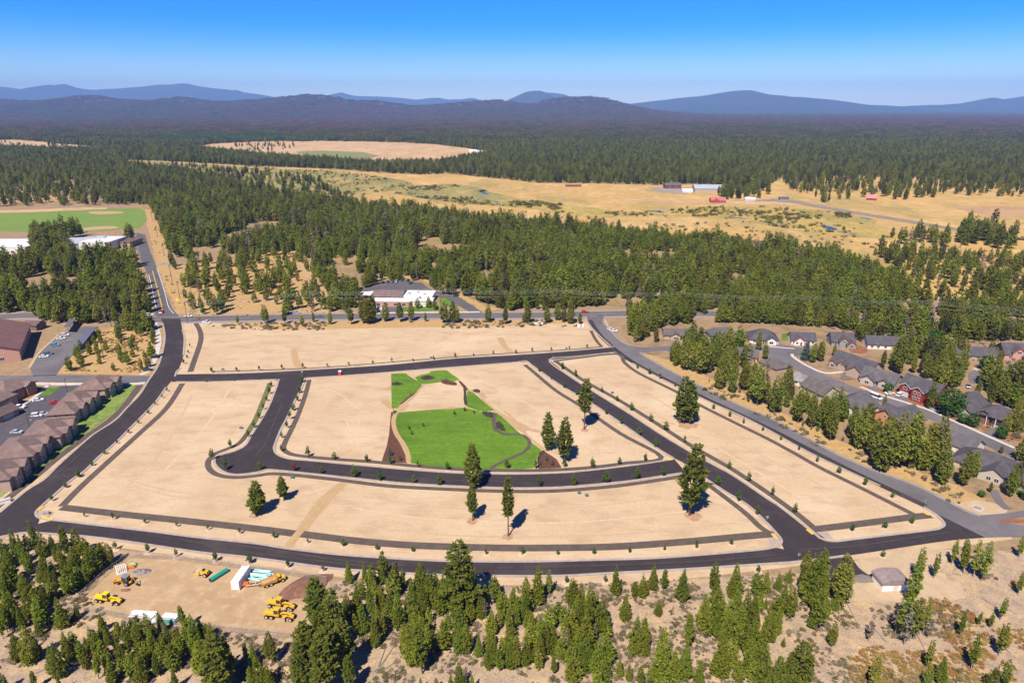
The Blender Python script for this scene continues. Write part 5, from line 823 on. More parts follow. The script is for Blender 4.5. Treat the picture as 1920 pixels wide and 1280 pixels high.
def house(label, px, py, yaw, L, Wd, hw, rise, wm, rm, hip=False, gables=(), wins=(), garages=(), doors=(), chimneys=(), porch=None, cat='house', name='house', group='houses of the right-hand neighbourhood', trim=None, z0=0.06, ov=0.55, at=None, left=None):
    p = G(px, py) if at is None else at
    o = thing(name, label, cat, (p.x, p.y, z0), R(yaw), group)
    if group and 'neighbourhood' in group: o.scale = (0.88, 0.88, 0.9)
    sl = rise / (Wd / 2); w = MB(); r = MB(); tm = MB(); th = 0.24
    prof = [(-Wd / 2, 0), (Wd / 2, 0), (Wd / 2, hw), (0, hw + (0 if hip else rise - 0.02)), (-Wd / 2, hw)]
    if hip: prof = [(-Wd / 2, 0), (Wd / 2, 0), (Wd / 2, hw), (-Wd / 2, hw)]
    def sweep(mb, prof, u0, u1, ax, c=0.0):        # profile across, swept along x (ax 0) or y (ax 1)
        n = len(prof)
        f = (lambda u, q: (u, q[0] + c, q[1])) if ax == 0 else (lambda u, q: (q[0] + c, u, q[1]))
        mb.add([f(u0, q) for q in prof] + [f(u1, q) for q in prof], [(i, (i + 1) % n, (i + 1) % n + n, i + n) for i in range(n)] + [tuple(reversed(range(n))), tuple(range(n, 2 * n))])
    sweep(w, prof, -L / 2, L / 2, 0)
    def gab(half, top, base, slp): return [(-half - ov, base - ov * slp), (0, top), (half + ov, base - ov * slp), (half + ov, base - ov * slp + th), (0, top + th * 1.15), (-half - ov, base - ov * slp + th)]
    if hip:
        rl = max(0.3, L / 2 - Wd / 2); e = -ov * sl; a, b = L / 2 + ov, Wd / 2 + ov
        v = [(-a, -b, hw + e), (a, -b, hw + e), (a, b, hw + e), (-a, b, hw + e), (-rl, 0, hw + rise), (rl, 0, hw + rise), (-a, -b, hw + e - th), (a, -b, hw + e - th), (a, b, hw + e - th), (-a, b, hw + e - th)]
        r.add(v, [(0, 1, 5, 4), (1, 2, 5), (2, 3, 4, 5), (3, 0, 4), (6, 7, 1, 0), (7, 8, 2, 1), (8, 9, 3, 2), (9, 6, 0, 3), (9, 8, 7, 6)])
    else: sweep(r, gab(Wd / 2, hw + rise, hw, sl), -L / 2 - ov, L / 2 + ov, 0)
    for gx, gw, gd, sd_, *ex in gables:
        gh = ex[0] if ex else hw; gr = gw / 2 * max(sl, 0.5); y1 = sd_ * (Wd / 2 + gd)
        sweep(w, [(-gw / 2, 0), (gw / 2, 0), (gw / 2, gh), (0, gh + gr - 0.02), (-gw / 2, gh)], 0.0, y1, 1, gx)
        sweep(r, gab(gw / 2, gh + gr + 0.01, gh + 0.01, gr / (gw / 2)), 0.0, y1 + sd_ * ov, 1, gx)
        if trim is not None:
            for s_ in (-1, 1):
                yy = y1 + sd_ * (ov + 0.06); tm.add([(gx, yy, gh + gr - 0.15), (gx, yy, gh + gr + 0.2), (gx + s_ * (gw / 2 + ov), yy, gh - ov * gr / (gw / 2) + 0.18), (gx + s_ * (gw / 2 + ov), yy, gh - ov * gr / (gw / 2) - 0.17)], [(0, 1, 2, 3)])
    w.build('wall', wm, o); ro = r.build('roof', rm, o)
    if tm.v: tm.build('gable_trim', trim, o)
    for u, v_, s_ in chimneys: MB().box(u - s_ / 2, u + s_ / 2, v_ - s_ / 2, v_ + s_ / 2, hw * 0.9, hw + rise + 0.5).build('chimney', WL_br, ro)
    def face(fc, u, off):
        if fc == 'F': return (u, -Wd / 2 - off, 0), 0
        if fc == 'B': return (u, Wd / 2 + off, 0), 180
        if fc == 'L': return (-L / 2 - off, u, 0), -90
        return (L / 2 + off, u, 0), 90
    for fc, u, z_, ww, wh, *off in wins:
        (x_, y_, _), a = face(fc, u, (off[0] if off else 0) + 0.02); fm, gm = win_mesh(ww, wh)
        q_ = link('window', fm, None, o, (x_, y_, z_)); q_.rotation_euler = (0, 0, R(a)); link('pane', gm, None, q_)
    for fc, u, ww, *off in garages:
        (x_, y_, _), a = face(fc, u, (off[0] if off else 0) + 0.03)
        m_ = MB()
        for k in range(4): m_.box(-ww / 2, ww / 2, -0.05, 0.02, 0.05 + k * 0.55, 0.05 + k * 0.55 + 0.52)
        m_.box(-ww / 2 - 0.1, ww / 2 + 0.1, 0.0, 0.025, 0.0, 2.4); q_ = m_.build('garage_door', M_gdoor, o, (x_, y_, 0)); q_.rotation_euler = (0, 0, R(a))
    for fc, u, *off in doors:
        (x_, y_, _), a = face(fc, u, (off[0] if off else 0) + 0.03); q_ = MB().box(-0.5, 0.5, -0.06, 0.02, 0.02, 2.1).build('door', M_door, o, (x_, y_, 0)); q_.rotation_euler = (0, 0, R(a))
        MB().box(0.32, 0.4, -0.12, -0.06, 0.98, 1.06).build('handle', M_steel, q_)
    if porch:
        u0, u1, d = porch; q_ = MB().add([(u0, -Wd / 2 + 0.02, hw - 0.1), (u1, -Wd / 2 + 0.02, hw - 0.1), (u1, -Wd / 2 - d, hw - 0.75), (u0, -Wd / 2 - d, hw - 0.75), (u0, -Wd / 2 + 0.02, hw - 0.3), (u1, -Wd / 2 + 0.02, hw - 0.3), (u1, -Wd / 2 - d, hw - 0.95), (u0, -Wd / 2 - d, hw - 0.95)], [(0, 1, 2, 3), (7, 6, 5, 4), (3, 2, 6, 7), (0, 3, 7, 4), (1, 5, 6, 2), (0, 4, 5, 1)]).build('porch_roof', rm, o)
        n_ = max(2, int((u1 - u0) / 3) + 1)
        for k in range(n_): MB().box(-0.15, 0.15, -0.15, 0.15, 0, hw - 0.95).build('porch_post', M_trim, o, (u0 + 0.3 + (u1 - u0 - 0.6) * k / (n_ - 1), -Wd / 2 - d + 0.3, 0))
    return o
sa = G(1522, 700); sb = G(1890, 845); SY = math.degrees(math.atan2(sb.y - sa.y, sb.x - sa.x))   # direction of the residential street
W3 = lambda us, z=1.5, f='F', w=1.4, h=1.2, off=0: [(f, u, z, w, h, off) for u in us]
house('long low house with taupe roof behind the pines nearest the highway', 1272, 632, -4, 19, 10, 2.8, 2.6, WL_t, RF_t, gables=[(-3, 6, 1.5, -1)], wins=W3([3, 6.5]) + [('F', -3, 1.5, 1.8, 1.2, 1.5)], garages=[('F', 8, 2.6)], doors=[('F', 0.8)])
house('mostly hidden house with pale grey roof, second from the left in the back row', 1352, 630, 8, 17, 11, 2.8, 3.0, WL_g, RF_g2, hip=True, wins=W3([-5, 0]), garages=[('F', 5, 4.2)])
house('white walled house with pointed grey hip roof in the back row', 1428, 638, -10, 17, 14, 2.9, 4.6, WL_w, RF_g, hip=True, gables=[(4, 6, 2, -1)], wins=[('F', 4, 1.6, 2.2, 1.4, 2)] + W3([-2, -5.5]), doors=[('F', 0)])
house('small white house with red porch gable beside the green patch', 1502, 642, -6, 14, 9, 3.0, 3.4, WL_w, RF_g, gables=[(-3, 6, 1.6, -1)], wins=W3([3, 5.4]) + [('F', -4.2, 1.6, 1.2, 1.2, 1.6)], doors=[('F', -1.8, 1.6)], trim=M_redtrim)
house('grey house with two red edged gables, fifth in the back row', 1575, 645, -8, 13, 10, 3.2, 4.0, WL_g, RF_g, gables=[(0, 5, 1.6, -1, 4.2), (4, 5, 3.2, -1, 2.6)], wins=[('F', 0, 3.6, 1.4, 1.2, 1.6), ('F', 4, 1.5, 1.8, 1.2, 3.2)] + W3([-4]), doors=[('F', -1.6)], trim=M_redtrim)
house('wide white house with plain grey roof, sixth in the back row', 1652, 650, -8, 19, 10, 3.0, 3.6, WL_w, RF_g, wins=W3([-7, -3.5, 0.5]), garages=[('F', 5.5, 4.8)])
house('grey roofed beige house with a low side wing, seventh in the back row', 1721, 656, -4, 14, 11, 3.0, 3.6, WL_s, RF_g, gables=[(3.6, 6.4, 3, -1)], wins=[('F', 3.6, 1.5, 2, 1.2, 3)] + W3([-4.5, -1.5]))
house('long grey roofed house behind the round leafy tree', 1822, 670, -12, 21, 10, 2.9, 3.4, WL_t, RF_g, wins=W3([-7, -3, 1]), doors=[('F', 4)])
house('pink house with red trimmed dormer gable at the right edge', 1900, 668, -8, 16, 12, 3.2, 4.6, WL_p, RF_g, gables=[(-1, 6.4, 0.6, -1, 4.6), (4.6, 6.6, 4.5, -1, 2.7)], wins=[('F', -1, 4.4, 2.2, 1.2, 0.6)] + W3([-5]), garages=[('F', 4.6, 4.6, 4.5)], doors=[('F', -2)], trim=M_redtrim)
house('large grey roofed house with broad beige gable and small red gables', 1604, 693, SY + 3, 23, 13, 3.0, 4.6, WL_t, RF_g, gables=[(-3.4, 4.4, 1.6, -1, 3.6), (7, 10, 5.5, -1), (-8.2, 4.6, 2.2, -1, 3.2)], wins=[('F', -3.4, 3.2, 1.2, 1.1, 1.6), ('F', -8.2, 1.6, 2, 1.4, 2.2)] + W3([-1, 1.2]), doors=[('F', -5.6)], porch=(-6, 1.6, 1.5), trim=M_redtrim)
house('tan house with grey roof between the beige gable and the red house', 1651, 718, SY + 12, 17, 12, 3.0, 3.8, WL_s, RF_g2, gables=[(-3.6, 6.6, 2.4, -1), (4.2, 5.4, 1.2, -1)], wins=[('F', -3.6, 1.5, 2, 1.3, 2.4), ('F', 4.2, 1.6, 1.8, 1.4, 1.2)] + W3([0.6]), doors=[('F', 1.8)])
house('bright red two storey house with grey roof and white windows', 1729, 745, SY + 2, 18, 11, 5.8, 3.6, WL_r, RF_g, gables=[(1.5, 6.0, 2.6, -1, 5.6), (-5.4, 5.4, 1.2, -1, 5.2)], wins=[('F', 0.4, 1.7, 1.3, 1.4, 2.6), ('F', 2.6, 1.7, 1.3, 1.4, 2.6), ('F', 0.4, 4.4, 1.3, 1.4, 2.6), ('F', 2.6, 4.4, 1.3, 1.4, 2.6), ('F', -5.4, 4.3, 1.8, 1.3, 1.2), ('F', 6.4, 1.7, 1.4, 1.3), ('F', 6.4, 4.3, 1.4, 1.3), ('R', 0, 1.8, 1.4, 1.3), ('R', 0, 4.3, 1.4, 1.3)], garages=[('F', -5.4, 4, 1.2)], doors=[('F', -1.8)], trim=M_trim)
house('beige house with wide blank gable facing the lower street', 1806, 768, SY + 92, 17, 15, 2.9, 4.8, WL_s, RF_g, wins=[('L', 0, 4.6, 0.9, 0.9)])
house('brown and red two storey house with stepped grey roofs', 1868, 792, SY + 8, 12, 10, 5.4, 3.0, WL_br, RF_g, hip=True, gables=[(-3.4, 4.8, 1.4, -1, 4.8)], wins=[('F', -3.4, 4.0, 2, 1.3, 1.4)] + W3([1, 3.6], 4.2), garages=[('F', 2, 4.4, 0)], doors=[('F', -1)], porch=(-5.8, 5.8, 2.6))
house('white walled house at the bend with grey patio roof', 1494, 716, SY + 20, 11, 9, 2.8, 2.6, WL_w, roofp('pale_patio_shingles', (0.34, 0.31, 0.30)), hip=True, wins=W3([-3, 1], f='F'))
house('plain grey roofed house behind the roadside pines, left of the gable end', 1536, 738, SY - 8, 15, 11, 2.9, 3.6, WL_s, RF_t, wins=W3([-5, 0, 5]), gables=[(-3.5, 6, 2.0, 1)])
house('grey roofed house showing a white gable end to the old road', 1598, 768, SY + 96, 18, 15, 2.9, 4.6, WL_w, RF_g2, wins=[('L', -3, 1.5, 1.6, 1.2), ('L', 3, 1.5, 1.6, 1.2), ('L', 0, 4.6, 1.0, 1.0)] + W3([-5, 1, 6]))
house('grey roofed house with orange gable board among tall pines', 1682, 792, SY + 84, 17, 14, 2.9, 4.6, WL_o, RF_g, gables=[(3, 7, 2.5, 1)], wins=[('L', 0, 4.4, 1.2, 1.0), ('L', -3, 1.5, 1.6, 1.2)] + W3([-5, 0]), trim=mat('orange_board', (0.52, 0.25, 0.10), space='obj'))
house('white garage house with grey roof beside the white car', 1796, 838, SY + 6, 15, 11, 2.8, 3.4, WL_w, RF_g2, wins=W3([-5, -2]), garages=[('F', 4, 4.8)])
house('large grey house with taupe roof wing at the lower right', 1850, 878, SY + 14, 22, 15, 2.9, 4.6, WL_s, RF_g, hip=True, gables=[(4.5, 9.5, 4, -1)], wins=[('F', 3.4, 1.5, 1.4, 1.4, 4), ('F', 6, 1.5, 1.4, 1.4, 4)] + W3([-7, -3]))
house('peach gabled cottage half hidden by pines near the bend', 1399, 672, -20, 12, 9, 2.8, 3.0, WL_o, RF_g2, gables=[(1, 6.4, 2.6, -1)], wins=[('F', 1, 1.5, 1.8, 1.2, 2.6)])
house('grey roofed house at the far right between pines', 1908, 742, SY + 20, 13, 10, 3.0, 3.2, WL_g, RF_g2, hip=True, wins=W3([-3, 2]))
house('low grey roof just above the bend of the residential street', 1452, 690, SY - 4, 13, 11, 2.8, 3.0, WL_t, RF_t, hip=True, wins=W3([-3, 2]))
house('grey house cut by the right edge above the footpath', 1936, 915, SY + 10, 17, 11, 2.9, 3.6, WL_g, RF_g, hip=True, wins=W3([-5, 0]))
# apartments on the left: ridges follow the west road
aa = G(95, 875); ab = G(217, 785); AY = math.degrees(math.atan2(ab.y - aa.y, ab.x - aa.x)); AG = 'brown apartment blocks along the west road'
def apartment(label, px, py, L, Wd, dy=0.0, gab=((-3.2, 4.6, 1.3, -1, 5.0), (3.4, 4.6, 1.3, -1, 5.0)), hw=5.2):
    wn = []
    for g_ in gab:
        wn += [('F', g_[0] - 0.9, 1.5, 1.1, 1.3, g_[2]), ('F', g_[0] + 0.9, 1.5, 1.1, 1.3, g_[2]), ('F', g_[0], 4.2, 1.5, 1.3, g_[2])]
    wn += [('F', 0, 1.5, 1.1, 1.3), ('F', 0, 4.1, 1.1, 1.3), ('L', -2, 1.6, 1.2, 1.2), ('L', 2, 1.6, 1.2, 1.2), ('L', -2, 4.1, 1.2, 1.2), ('L', 2, 4.1, 1.2, 1.2)]
    return house(label, px, py, AY + 13 + dy, L, Wd, hw, 2.9, WL_dk2, RF_b, hip=True, gables=gab, wins=wn, garages=[('L', 0, 2.6)], cat='apartment block', name='apartment_building', group=AG)
WL_dk2 = wallp('apartment_siding', (0.40, 0.28, 0.20))
apartment('brown roofed apartment block farthest up the row, by the cross street', 188, 737, 15, 12, -6); apartment('second brown apartment block from the top of the row', 148, 768, 14, 11)
apartment('narrow brown apartment block in the middle of the row', 128, 787, 10, 10, 0, ((2.0, 4.2, 1.2, -1, 5.0),)); apartment('brown apartment block with tan end wall, below the middle of the row', 95, 825, 17, 13, 4)
apartment('brown apartment block near the left edge, above the last one', 45, 860, 17, 13, 4); apartment('lowest brown apartment block, cut by the left edge', 2, 905, 15, 12, 4)
house('brown roofed apartment block with red balcony across the car park', 22, 744, AY - 10, 15, 12, 5.2, 2.8, wallp('apartment_red_wall', (0.38, 0.16, 0.11)), RF_b, hip=True, gables=[(4, 4.4, 1.2, -1, 5.0)], wins=[('F', -2, 1.5, 1.2, 1.3), ('F', 1, 1.5, 1.2, 1.3), ('F', -2, 4.1, 1.2, 1.3), ('F', 1, 4.1, 1.2, 1.3), ('F', 4, 4.2, 1.4, 1.2, 1.2)], cat='apartment block', name='apartment_building', group=AG)
house('brown apartment block at the left edge below the red balcony one', -10, 768, AY - 10, 13, 11, 5.2, 2.8, WL_dk2, RF_b, hip=True, wins=[('F', -2, 1.5, 1.2, 1.3), ('F', 2, 4.1, 1.2, 1.3)], cat='apartment block', name='apartment_building', group=AG)
house('small brown roofed garage at the left edge by the white pickup', 6, 784, AY - 12, 9, 6.4, 2.8, 1.9, wallp('peach_wall', (0.48, 0.30, 0.20)), RF_b2, garages=[('F', 0, 4.2)], cat='garage', name='garage', group=None)
# big brown hall, carports
hl = G(-22, 668); hy = math.degrees(math.atan2(G(10, 604).y - G(-20, 660).y, G(10, 604).x - G(-20, 660).x))
hall = house('big hall with brown metal roof and salmon end wall at the left edge', 0, 0, hy, 47, 27, 6.4, 4.6, WL_salm, roofp('brown_metal_roof', (0.165, 0.088, 0.080)), wins=[('L', -6, 2.2, 1.8, 1.4), ('L', 5, 2.2, 1.8, 1.4), ('F', -14, 2.2, 2, 1.6), ('F', -6, 2.2, 2, 1.6), ('F', 4, 2.2, 2, 1.6), ('F', 13, 2.2, 2, 1.6)], doors=[('L', -2)], cat='hall', name='hall', group=None, at=G(-8, 658), ov=0.9)
house('brown roofed porch wing beside the big hall', 66, 616, -10, 9, 7, 3.2, 1.4, WL_dk, RF_b2, cat='annex', name='hall_annex', group=None, wins=[('F', 0, 1.6, 1.4, 1.2)])
def carport(label, a, b, c, d, h0, h1, group='carports with solar roofs'):
    P_ = [G(*q_) for q_ in (a, b, c, d)]; ce = sum(P_, Vector()) / 4; o = thing('carport', label, 'carport', (ce.x, ce.y, 0.12), 0, group); Q = [p - ce for p in P_]
    hh = [h0, h1, h1, h0]; nx, ny = 3, 6; M_pan = mat('solar_panel', (0.12, 0.115, 0.15), (0.15, 0.14, 0.19), 1.2, space='obj', rough=0.25); pm = []
    v = [(Q[i].x, Q[i].y, hh[i]) for i in range(4)] + [(Q[i].x, Q[i].y, hh[i] - 0.2) for i in range(4)]
    MB().add(v, [(0, 1, 2, 3), (7, 6, 5, 4), (0, 4, 5, 1), (1, 5, 6, 2), (2, 6, 7, 3), (3, 7, 4, 0)]).build('roof', M_steel, o)
    def bl(s_, t_):
        q0 = Vector((Q[0].x, Q[0].y, hh[0])); q1 = Vector((Q[1].x, Q[1].y, hh[1])); q2 = Vector((Q[2].x, Q[2].y, hh[2])); q3 = Vector((Q[3].x, Q[3].y, hh[3]))
        return q0.lerp(q1, s_).lerp(q3.lerp(q2, s_), t_) + Vector((0, 0, 0.06))
    for i in range(nx):
        for j in range(ny):
            g_ = 0.01; c4 = [bl((i + g_) / nx, (j + g_) / ny), bl((i + 1 - g_) / nx, (j + g_) / ny), bl((i + 1 - g_) / nx, (j + 1 - g_) / ny), bl((i + g_) / nx, (j + 1 - g_) / ny)]
            MB().add(c4 + [q_ - Vector((0, 0, 0.05)) for q_ in c4], [(0, 1, 2, 3), (7, 6, 5, 4), (0, 4, 5, 1), (1, 5, 6, 2), (2, 6, 7, 3), (3, 7, 4, 0)]).build('solar_panel', M_pan, o)
    for s_ in (0.12, 0.5, 0.88):
        q_ = bl(0.5, s_); MB().tube((q_.x, q_.y, -0.1), (q_.x, q_.y, q_.z - 0.25), 0.16, n=6).build('post', M_steel, o)
carport('long carport with purple solar roof beside the dry lot', (141, 659), (158, 657), (183, 625), (165, 622), 2.6, 3.5); carport('small carport with tilted solar roof next to the forest', (121, 624), (134, 626), (146, 609), (132, 607), 3.0, 4.2)
# school and clinic
house('large flat white school building at the left edge', 20, 468, 2, 52, 40, 6, 0.5, WL_w, mat('white_roof_membrane', (0.62, 0.62, 0.64), (0.55, 0.55, 0.58), 0.1, space='obj'), hip=True, cat='school', name='school_building', group='school buildings', ov=0.2, wins=[('F', -15, 2, 3, 1.5), ('F', 0, 2, 3, 1.5), ('F', 15, 2, 3, 1.5)])
house('grey metal roofed school wing by the sports field', 161, 464, 14, 34, 26, 6, 3.0, WL_g, mat('pale_metal_roof', (0.36, 0.38, 0.43), (0.31, 0.33, 0.37), 0.5, space='obj', rough=0.5), cat='school', name='school_building', group='school buildings', wins=[('F', -8, 2, 3, 1.5), ('F', 6, 2, 3, 1.5)])
house('white boxy school gym with bright roof', 196, 465, 0, 26, 30, 8, 0.4, WL_w, mat('white_roof_membrane', (0.7, 0.7, 0.72)), hip=True, cat='school', name='school_building', group='school buildings', ov=0.1, wins=[('F', -4, 3, 2, 1.5)])
house('dark roofed tan school wing with orange panel', 226, 460, 0, 30, 22, 5, 1.0, WL_t, RF_b2, hip=True, gables=[(9, 5, 1.2, -1, 4.0)], trim=mat('orange_board', (0.52, 0.25, 0.10)), cat='school', name='school_building', group='school buildings', wins=[('F', -6, 2, 2.4, 1.5), ('F', 2, 2, 2.4, 1.5)])
cl = thing('clinic', 'white and tan low clinic with flat white roofs and brown pitched roof', 'clinic', tuple(G(742, 566)), R(-3)); cl.scale = (0.86, 0.84, 0.85)
M_roofw = mat('clinic_white_roof', (0.74, 0.73, 0.71), (0.66, 0.65, 0.63), 0.2, space='obj')
for nm, a_, m_ in (('hall_block', (-16, 6, -4, 14, 0, 5.6), WL_o), ('front_block', (-14, 14, -14, -5, 0, 4.0), WL_p), ('rear_block', (6.05, 28, -3, 15, 0, 4.8), WL_w), ('side_block', (14.05, 30, -12, -3.05, 0, 4.2), WL_w)): MB().box(*a_).build(nm, m_, cl)
for nm, a_ in (('flat_roof', (-14.4, 14.4, -14.4, -4.6, 4.02, 4.5)), ('flat_roof', (6.2, 28.4, -2.6, 15.4, 4.82, 5.4)), ('flat_roof', (14.5, 30.4, -12.4, -3.3, 4.22, 4.8)), ('canopy', (-30, -18, 6, 14, 3.6, 4.1)), ('canopy', (-14, 4, 14.1, 20, 3.4, 3.8))): MB().box(*a_).build(nm, M_roofw, cl)
MB().add([(-18, -4.7, 5.3), (6.6, -4.7, 5.3), (6.6, 14.6, 5.3), (-18, 14.6, 5.3), (-17, 5, 8.2), (6, 5, 8.2)], [(0, 1, 5, 4), (1, 2, 5), (2, 3, 4, 5), (3, 0, 4), (3, 2, 1, 0)]).build('pitched_roof', roofp('clinic_brown_roof', (0.15, 0.105, 0.095)), cl)
for x_ in (-29, -19): MB().tube((x_, 7, 0), (x_, 7, 3.6), 0.25).build('post', M_trim, cl); MB().tube((x_, 13, 0), (x_, 13, 3.6), 0.25).build('post', M_trim, cl)
for x_ in (-10, -4, 3, 9):
    q_ = link('window', win_mesh(2.6, 1.8)[0], None, cl, (x_, -14.02, 2.0)); link('pane', win_mesh(2.6, 1.8)[1], None, q_)
for x_, y_ in ((10, 4), (16, 8), (22, 2), (20, -7)): MB().box(x_ - 1, x_ + 1, y_ - 0.8, y_ + 0.8, 5.41, 6.5).build('roof_unit', M_steel, cl)
# the ranch in the meadow and other far buildings
house('dark red barn with grey roof far across the meadow', 1260, 353, 4, 25, 13, 5, 3.5, wallp('barn_red', (0.20, 0.055, 0.05)), RF_g2, cat='barn', name='barn', group=None, wins=[('F', -6, 3, 2.5, 1.6), ('F', 5, 3, 2.5, 1.6)])
house('big pale grey metal barn far across the meadow', 1326, 360, -4, 41, 24, 6, 4.6, WL_t, mat('pale_metal_roof', (0.36, 0.38, 0.43)), cat='barn', name='barn', group=None, wins=[('L', 0, 3, 5, 4)])
house('white tent like shelter between the two far barns', 1288, 361, 0, 14, 10, 2.0, 3, WL_w, M_roofw, cat='shelter', name='shelter', group=None)
house('red roofed ranch house by the far farm road', 1345, 380, -3, 19, 11, 3.4, 3.6, wallp('ranch_red_wall', (0.36, 0.07, 0.06)), mat('red_metal_roof', (0.42, 0.13, 0.12), (0.36, 0.11, 0.10), 0.5, space='obj'), gables=[(-3, 6, 1.5, -1, 4.0)], cat='ranch house', name='ranch_house', group=None, wins=[('F', 3, 2, 2, 1.4), ('F', 7, 2, 2, 1.4)])
house('white roofed shed between trees right of the ranch', 1405, 376, 0, 13, 8, 2.6, 1.6, WL_w, M_roofw, cat='shed', name='shed', group=None); house('small grey shed on the farm road', 1469, 375, -6, 12, 7, 2.6, 1.6, WL_g, RF_g2, cat='shed', name='shed', group=None)
house('pink roofed shed alone in the far pasture', 1634, 375, -30, 12, 9, 3, 4, wallp('dark_red_wall', (0.20, 0.05, 0.05)), mat('pink_metal_roof', (0.52, 0.20, 0.19), (0.46, 0.17, 0.16), 0.5, space='obj'), cat='shed', name='shed', group=None)
house('low rust roofed shed in the meadow below the far woods', 1075, 350, 0, 24, 8, 2.0, 1.5, WL_br, mat('rust_roof', (0.20, 0.09, 0.07)), cat='shed', name='shed', group=None)
for k, (x_, y_, l_) in enumerate([(886, 286, 'left'), (899, 287, 'middle'), (912, 288, 'right')]): house(f'tiny white farm building at the far field corner, {l_} of three', x_, y_, 5 * k, 18, 12, 4, 3, WL_w, M_roofw if k != 2 else mat('pink_metal_roof', (0.5, 0.2, 0.2)), cat='farm building', name='farm_building', group='far farm buildings')
house('tiny white house at the left end of the far meadow', 547, 310, 0, 20, 10, 4, 3, WL_w, M_roofw, cat='farm building', name='farm_building', group='far farm buildings')
# the pump house by the near road
p = G(1668, 1096); pu = thing('pump_house', 'small white pump house with rounded grey roof on a sand pad', 'pump house', (p.x, p.y, 0.06), R(3))
MB().box(-3.6, 3.6, -2.4, 2.4, 0, 2.3).build('wall', mat('pump_white', (0.80, 0.77, 0.68), space='obj'), pu)
prof = [(-3.9 * math.cos(a), 2.3 + 1.2 * math.sin(a)) for a in np.linspace(0, math.pi, 14)] + [(3.9, 2.05), (-3.9, 2.05)]
MB().prism(prof, -2.7, 2.7).build('roof', roofp('pump_roof', (0.26, 0.20, 0.19)), pu, sm=False); MB().box(-0.6, 0.6, -2.47, -2.41, 0.02, 2.0).build('door', M_gdoor, pu)

# ------------------------------------------------------------------ vehicles
def wheel(parent, x, y, r, w, rim=M_steel, rr=0.58):
    o = MB().tube((0, -w / 2, 0), (0, w / 2, 0), r, n=16).build('wheel', M_tyre, parent, (x, y, r)); MB().tube((0, -w / 2 - 0.02, 0), (0, w / 2 + 0.02, 0), r * rr, n=12).build('rim', rim, o); return o
CARM = {}
PROF = {'sedan': ([(-2.3, .32), (-2.32, .75), (-2.2, .92), (-1.5, .98), (1.0, .95), (2.15, .80), (2.3, .62), (2.28, .32)], [(-1.75, .96), (-1.15, 1.40), (0.25, 1.42), (1.05, .95)], 1.78),
        'suv': ([(-2.35, .38), (-2.38, .95), (-2.3, 1.05), (1.0, 1.05), (2.2, .95), (2.35, .75), (2.33, .38)], [(-2.25, 1.05), (-2.0, 1.70), (0.35, 1.72), (1.05, 1.05)], 1.9),
        'pickup': ([(-2.9, .45), (-2.92, 1.05), (-0.9, 1.08), (1.2, 1.10), (2.6, 1.02), (2.75, .8), (2.73, .45)], [(-0.95, 1.07), (-0.8, 1.78), (0.75, 1.8), (1.4, 1.09)], 1.98),
        'van': ([(-2.9, .40), (-2.95, 1.2), (-2.9, 1.25), (1.6, 1.22), (2.6, 1.05), (2.75, .8), (2.73, .4)], [(-2.88, 1.24), (-2.8, 2.25), (1.1, 2.28), (2.1, 1.2)], 2.0)}
PAINT = {k: paint('car_' + k, c, 0.3, 0.0, 0.5) for k, c in dict(white=(0.72, 0.73, 0.74), silver=(0.42, 0.44, 0.46), red=(0.45, 0.015, 0.015), teal=(0.03, 0.22, 0.24), blue=(0.04, 0.12, 0.28), lightblue=(0.12, 0.30, 0.40), dark=(0.035, 0.037, 0.042), grey=(0.14, 0.145, 0.15)).items()}
def car(label, x, y, yaw, pc, kd='sedan', cat='car', z=Zr, group='parked and passing cars', at=None):
    p = G(x, y) if at is None else at; o = thing('parked_car' if cat == 'car' else cat.replace(' ', '_'), label, cat, (p.x, p.y, z), R(yaw), group); o.scale = (0.92, 0.92, 0.92)
    bp, gp, wd = PROF[kd]
    if kd not in CARM:
        b = MB().prism(bp, -wd / 2, wd / 2); (x0, z0), (x1, z1), (x2, z2), (x3, z3) = gp; t_ = 0.16
        b.add([(x1 - .05, -wd / 2 + t_, z1), (x2 + .05, -wd / 2 + t_, z2), (x2 + .05, wd / 2 - t_, z2), (x1 - .05, wd / 2 - t_, z1), (x1 - .05, -wd / 2 + t_, z1 + .06), (x2 + .05, -wd / 2 + t_, z2 + .06), (x2 + .05, wd / 2 - t_, z2 + .06), (x1 - .05, wd / 2 - t_, z1 + .06)], [(3, 2, 1, 0), (4, 5, 6, 7), (0, 1, 5, 4), (1, 2, 6, 5), (2, 3, 7, 6), (3, 0, 4, 7)])
        if kd == 'pickup': b.box(-2.8, -1.0, -0.85, -0.8, 1.05, 1.12); b.box(-2.8, -1.0, 0.8, 0.85, 1.05, 1.12)
        g_ = MB().add([(x0, -wd / 2 + .04, z0), (x3, -wd / 2 + .04, z3), (x3, wd / 2 - .04, z3), (x0, wd / 2 - .04, z0), (x1, -wd / 2 + .17, z1), (x2, -wd / 2 + .17, z2), (x2, wd / 2 - .17, z2), (x1, wd / 2 - .17, z1)], [(0, 1, 5, 4), (1, 2, 6, 5), (2, 3, 7, 6), (3, 0, 4, 7), (4, 5, 6, 7)])
        CARM[kd] = (pymesh('body', b.v, b.f), pymesh('window_glass', g_.v, g_.f)); CARM[kd][1].materials.append(M_glass)
    bo = link('body', CARM[kd][0], None, o)
    if not CARM[kd][0].materials: CARM[kd][0].materials.append(PAINT[pc])
    bo.material_slots[0].link = 'OBJECT'; bo.material_slots[0].material = PAINT[pc]; link('window_glass', CARM[kd][1], None, o)
    wx = 1.4 if kd in ('sedan', 'suv') else 1.75
    for sx_ in (-1, 1):
        for sy_ in (-1, 1): wheel(o, sx_ * wx, sy_ * (wd / 2 - 0.1), 0.34 if kd == 'sedan' else 0.4, 0.24)
    return o
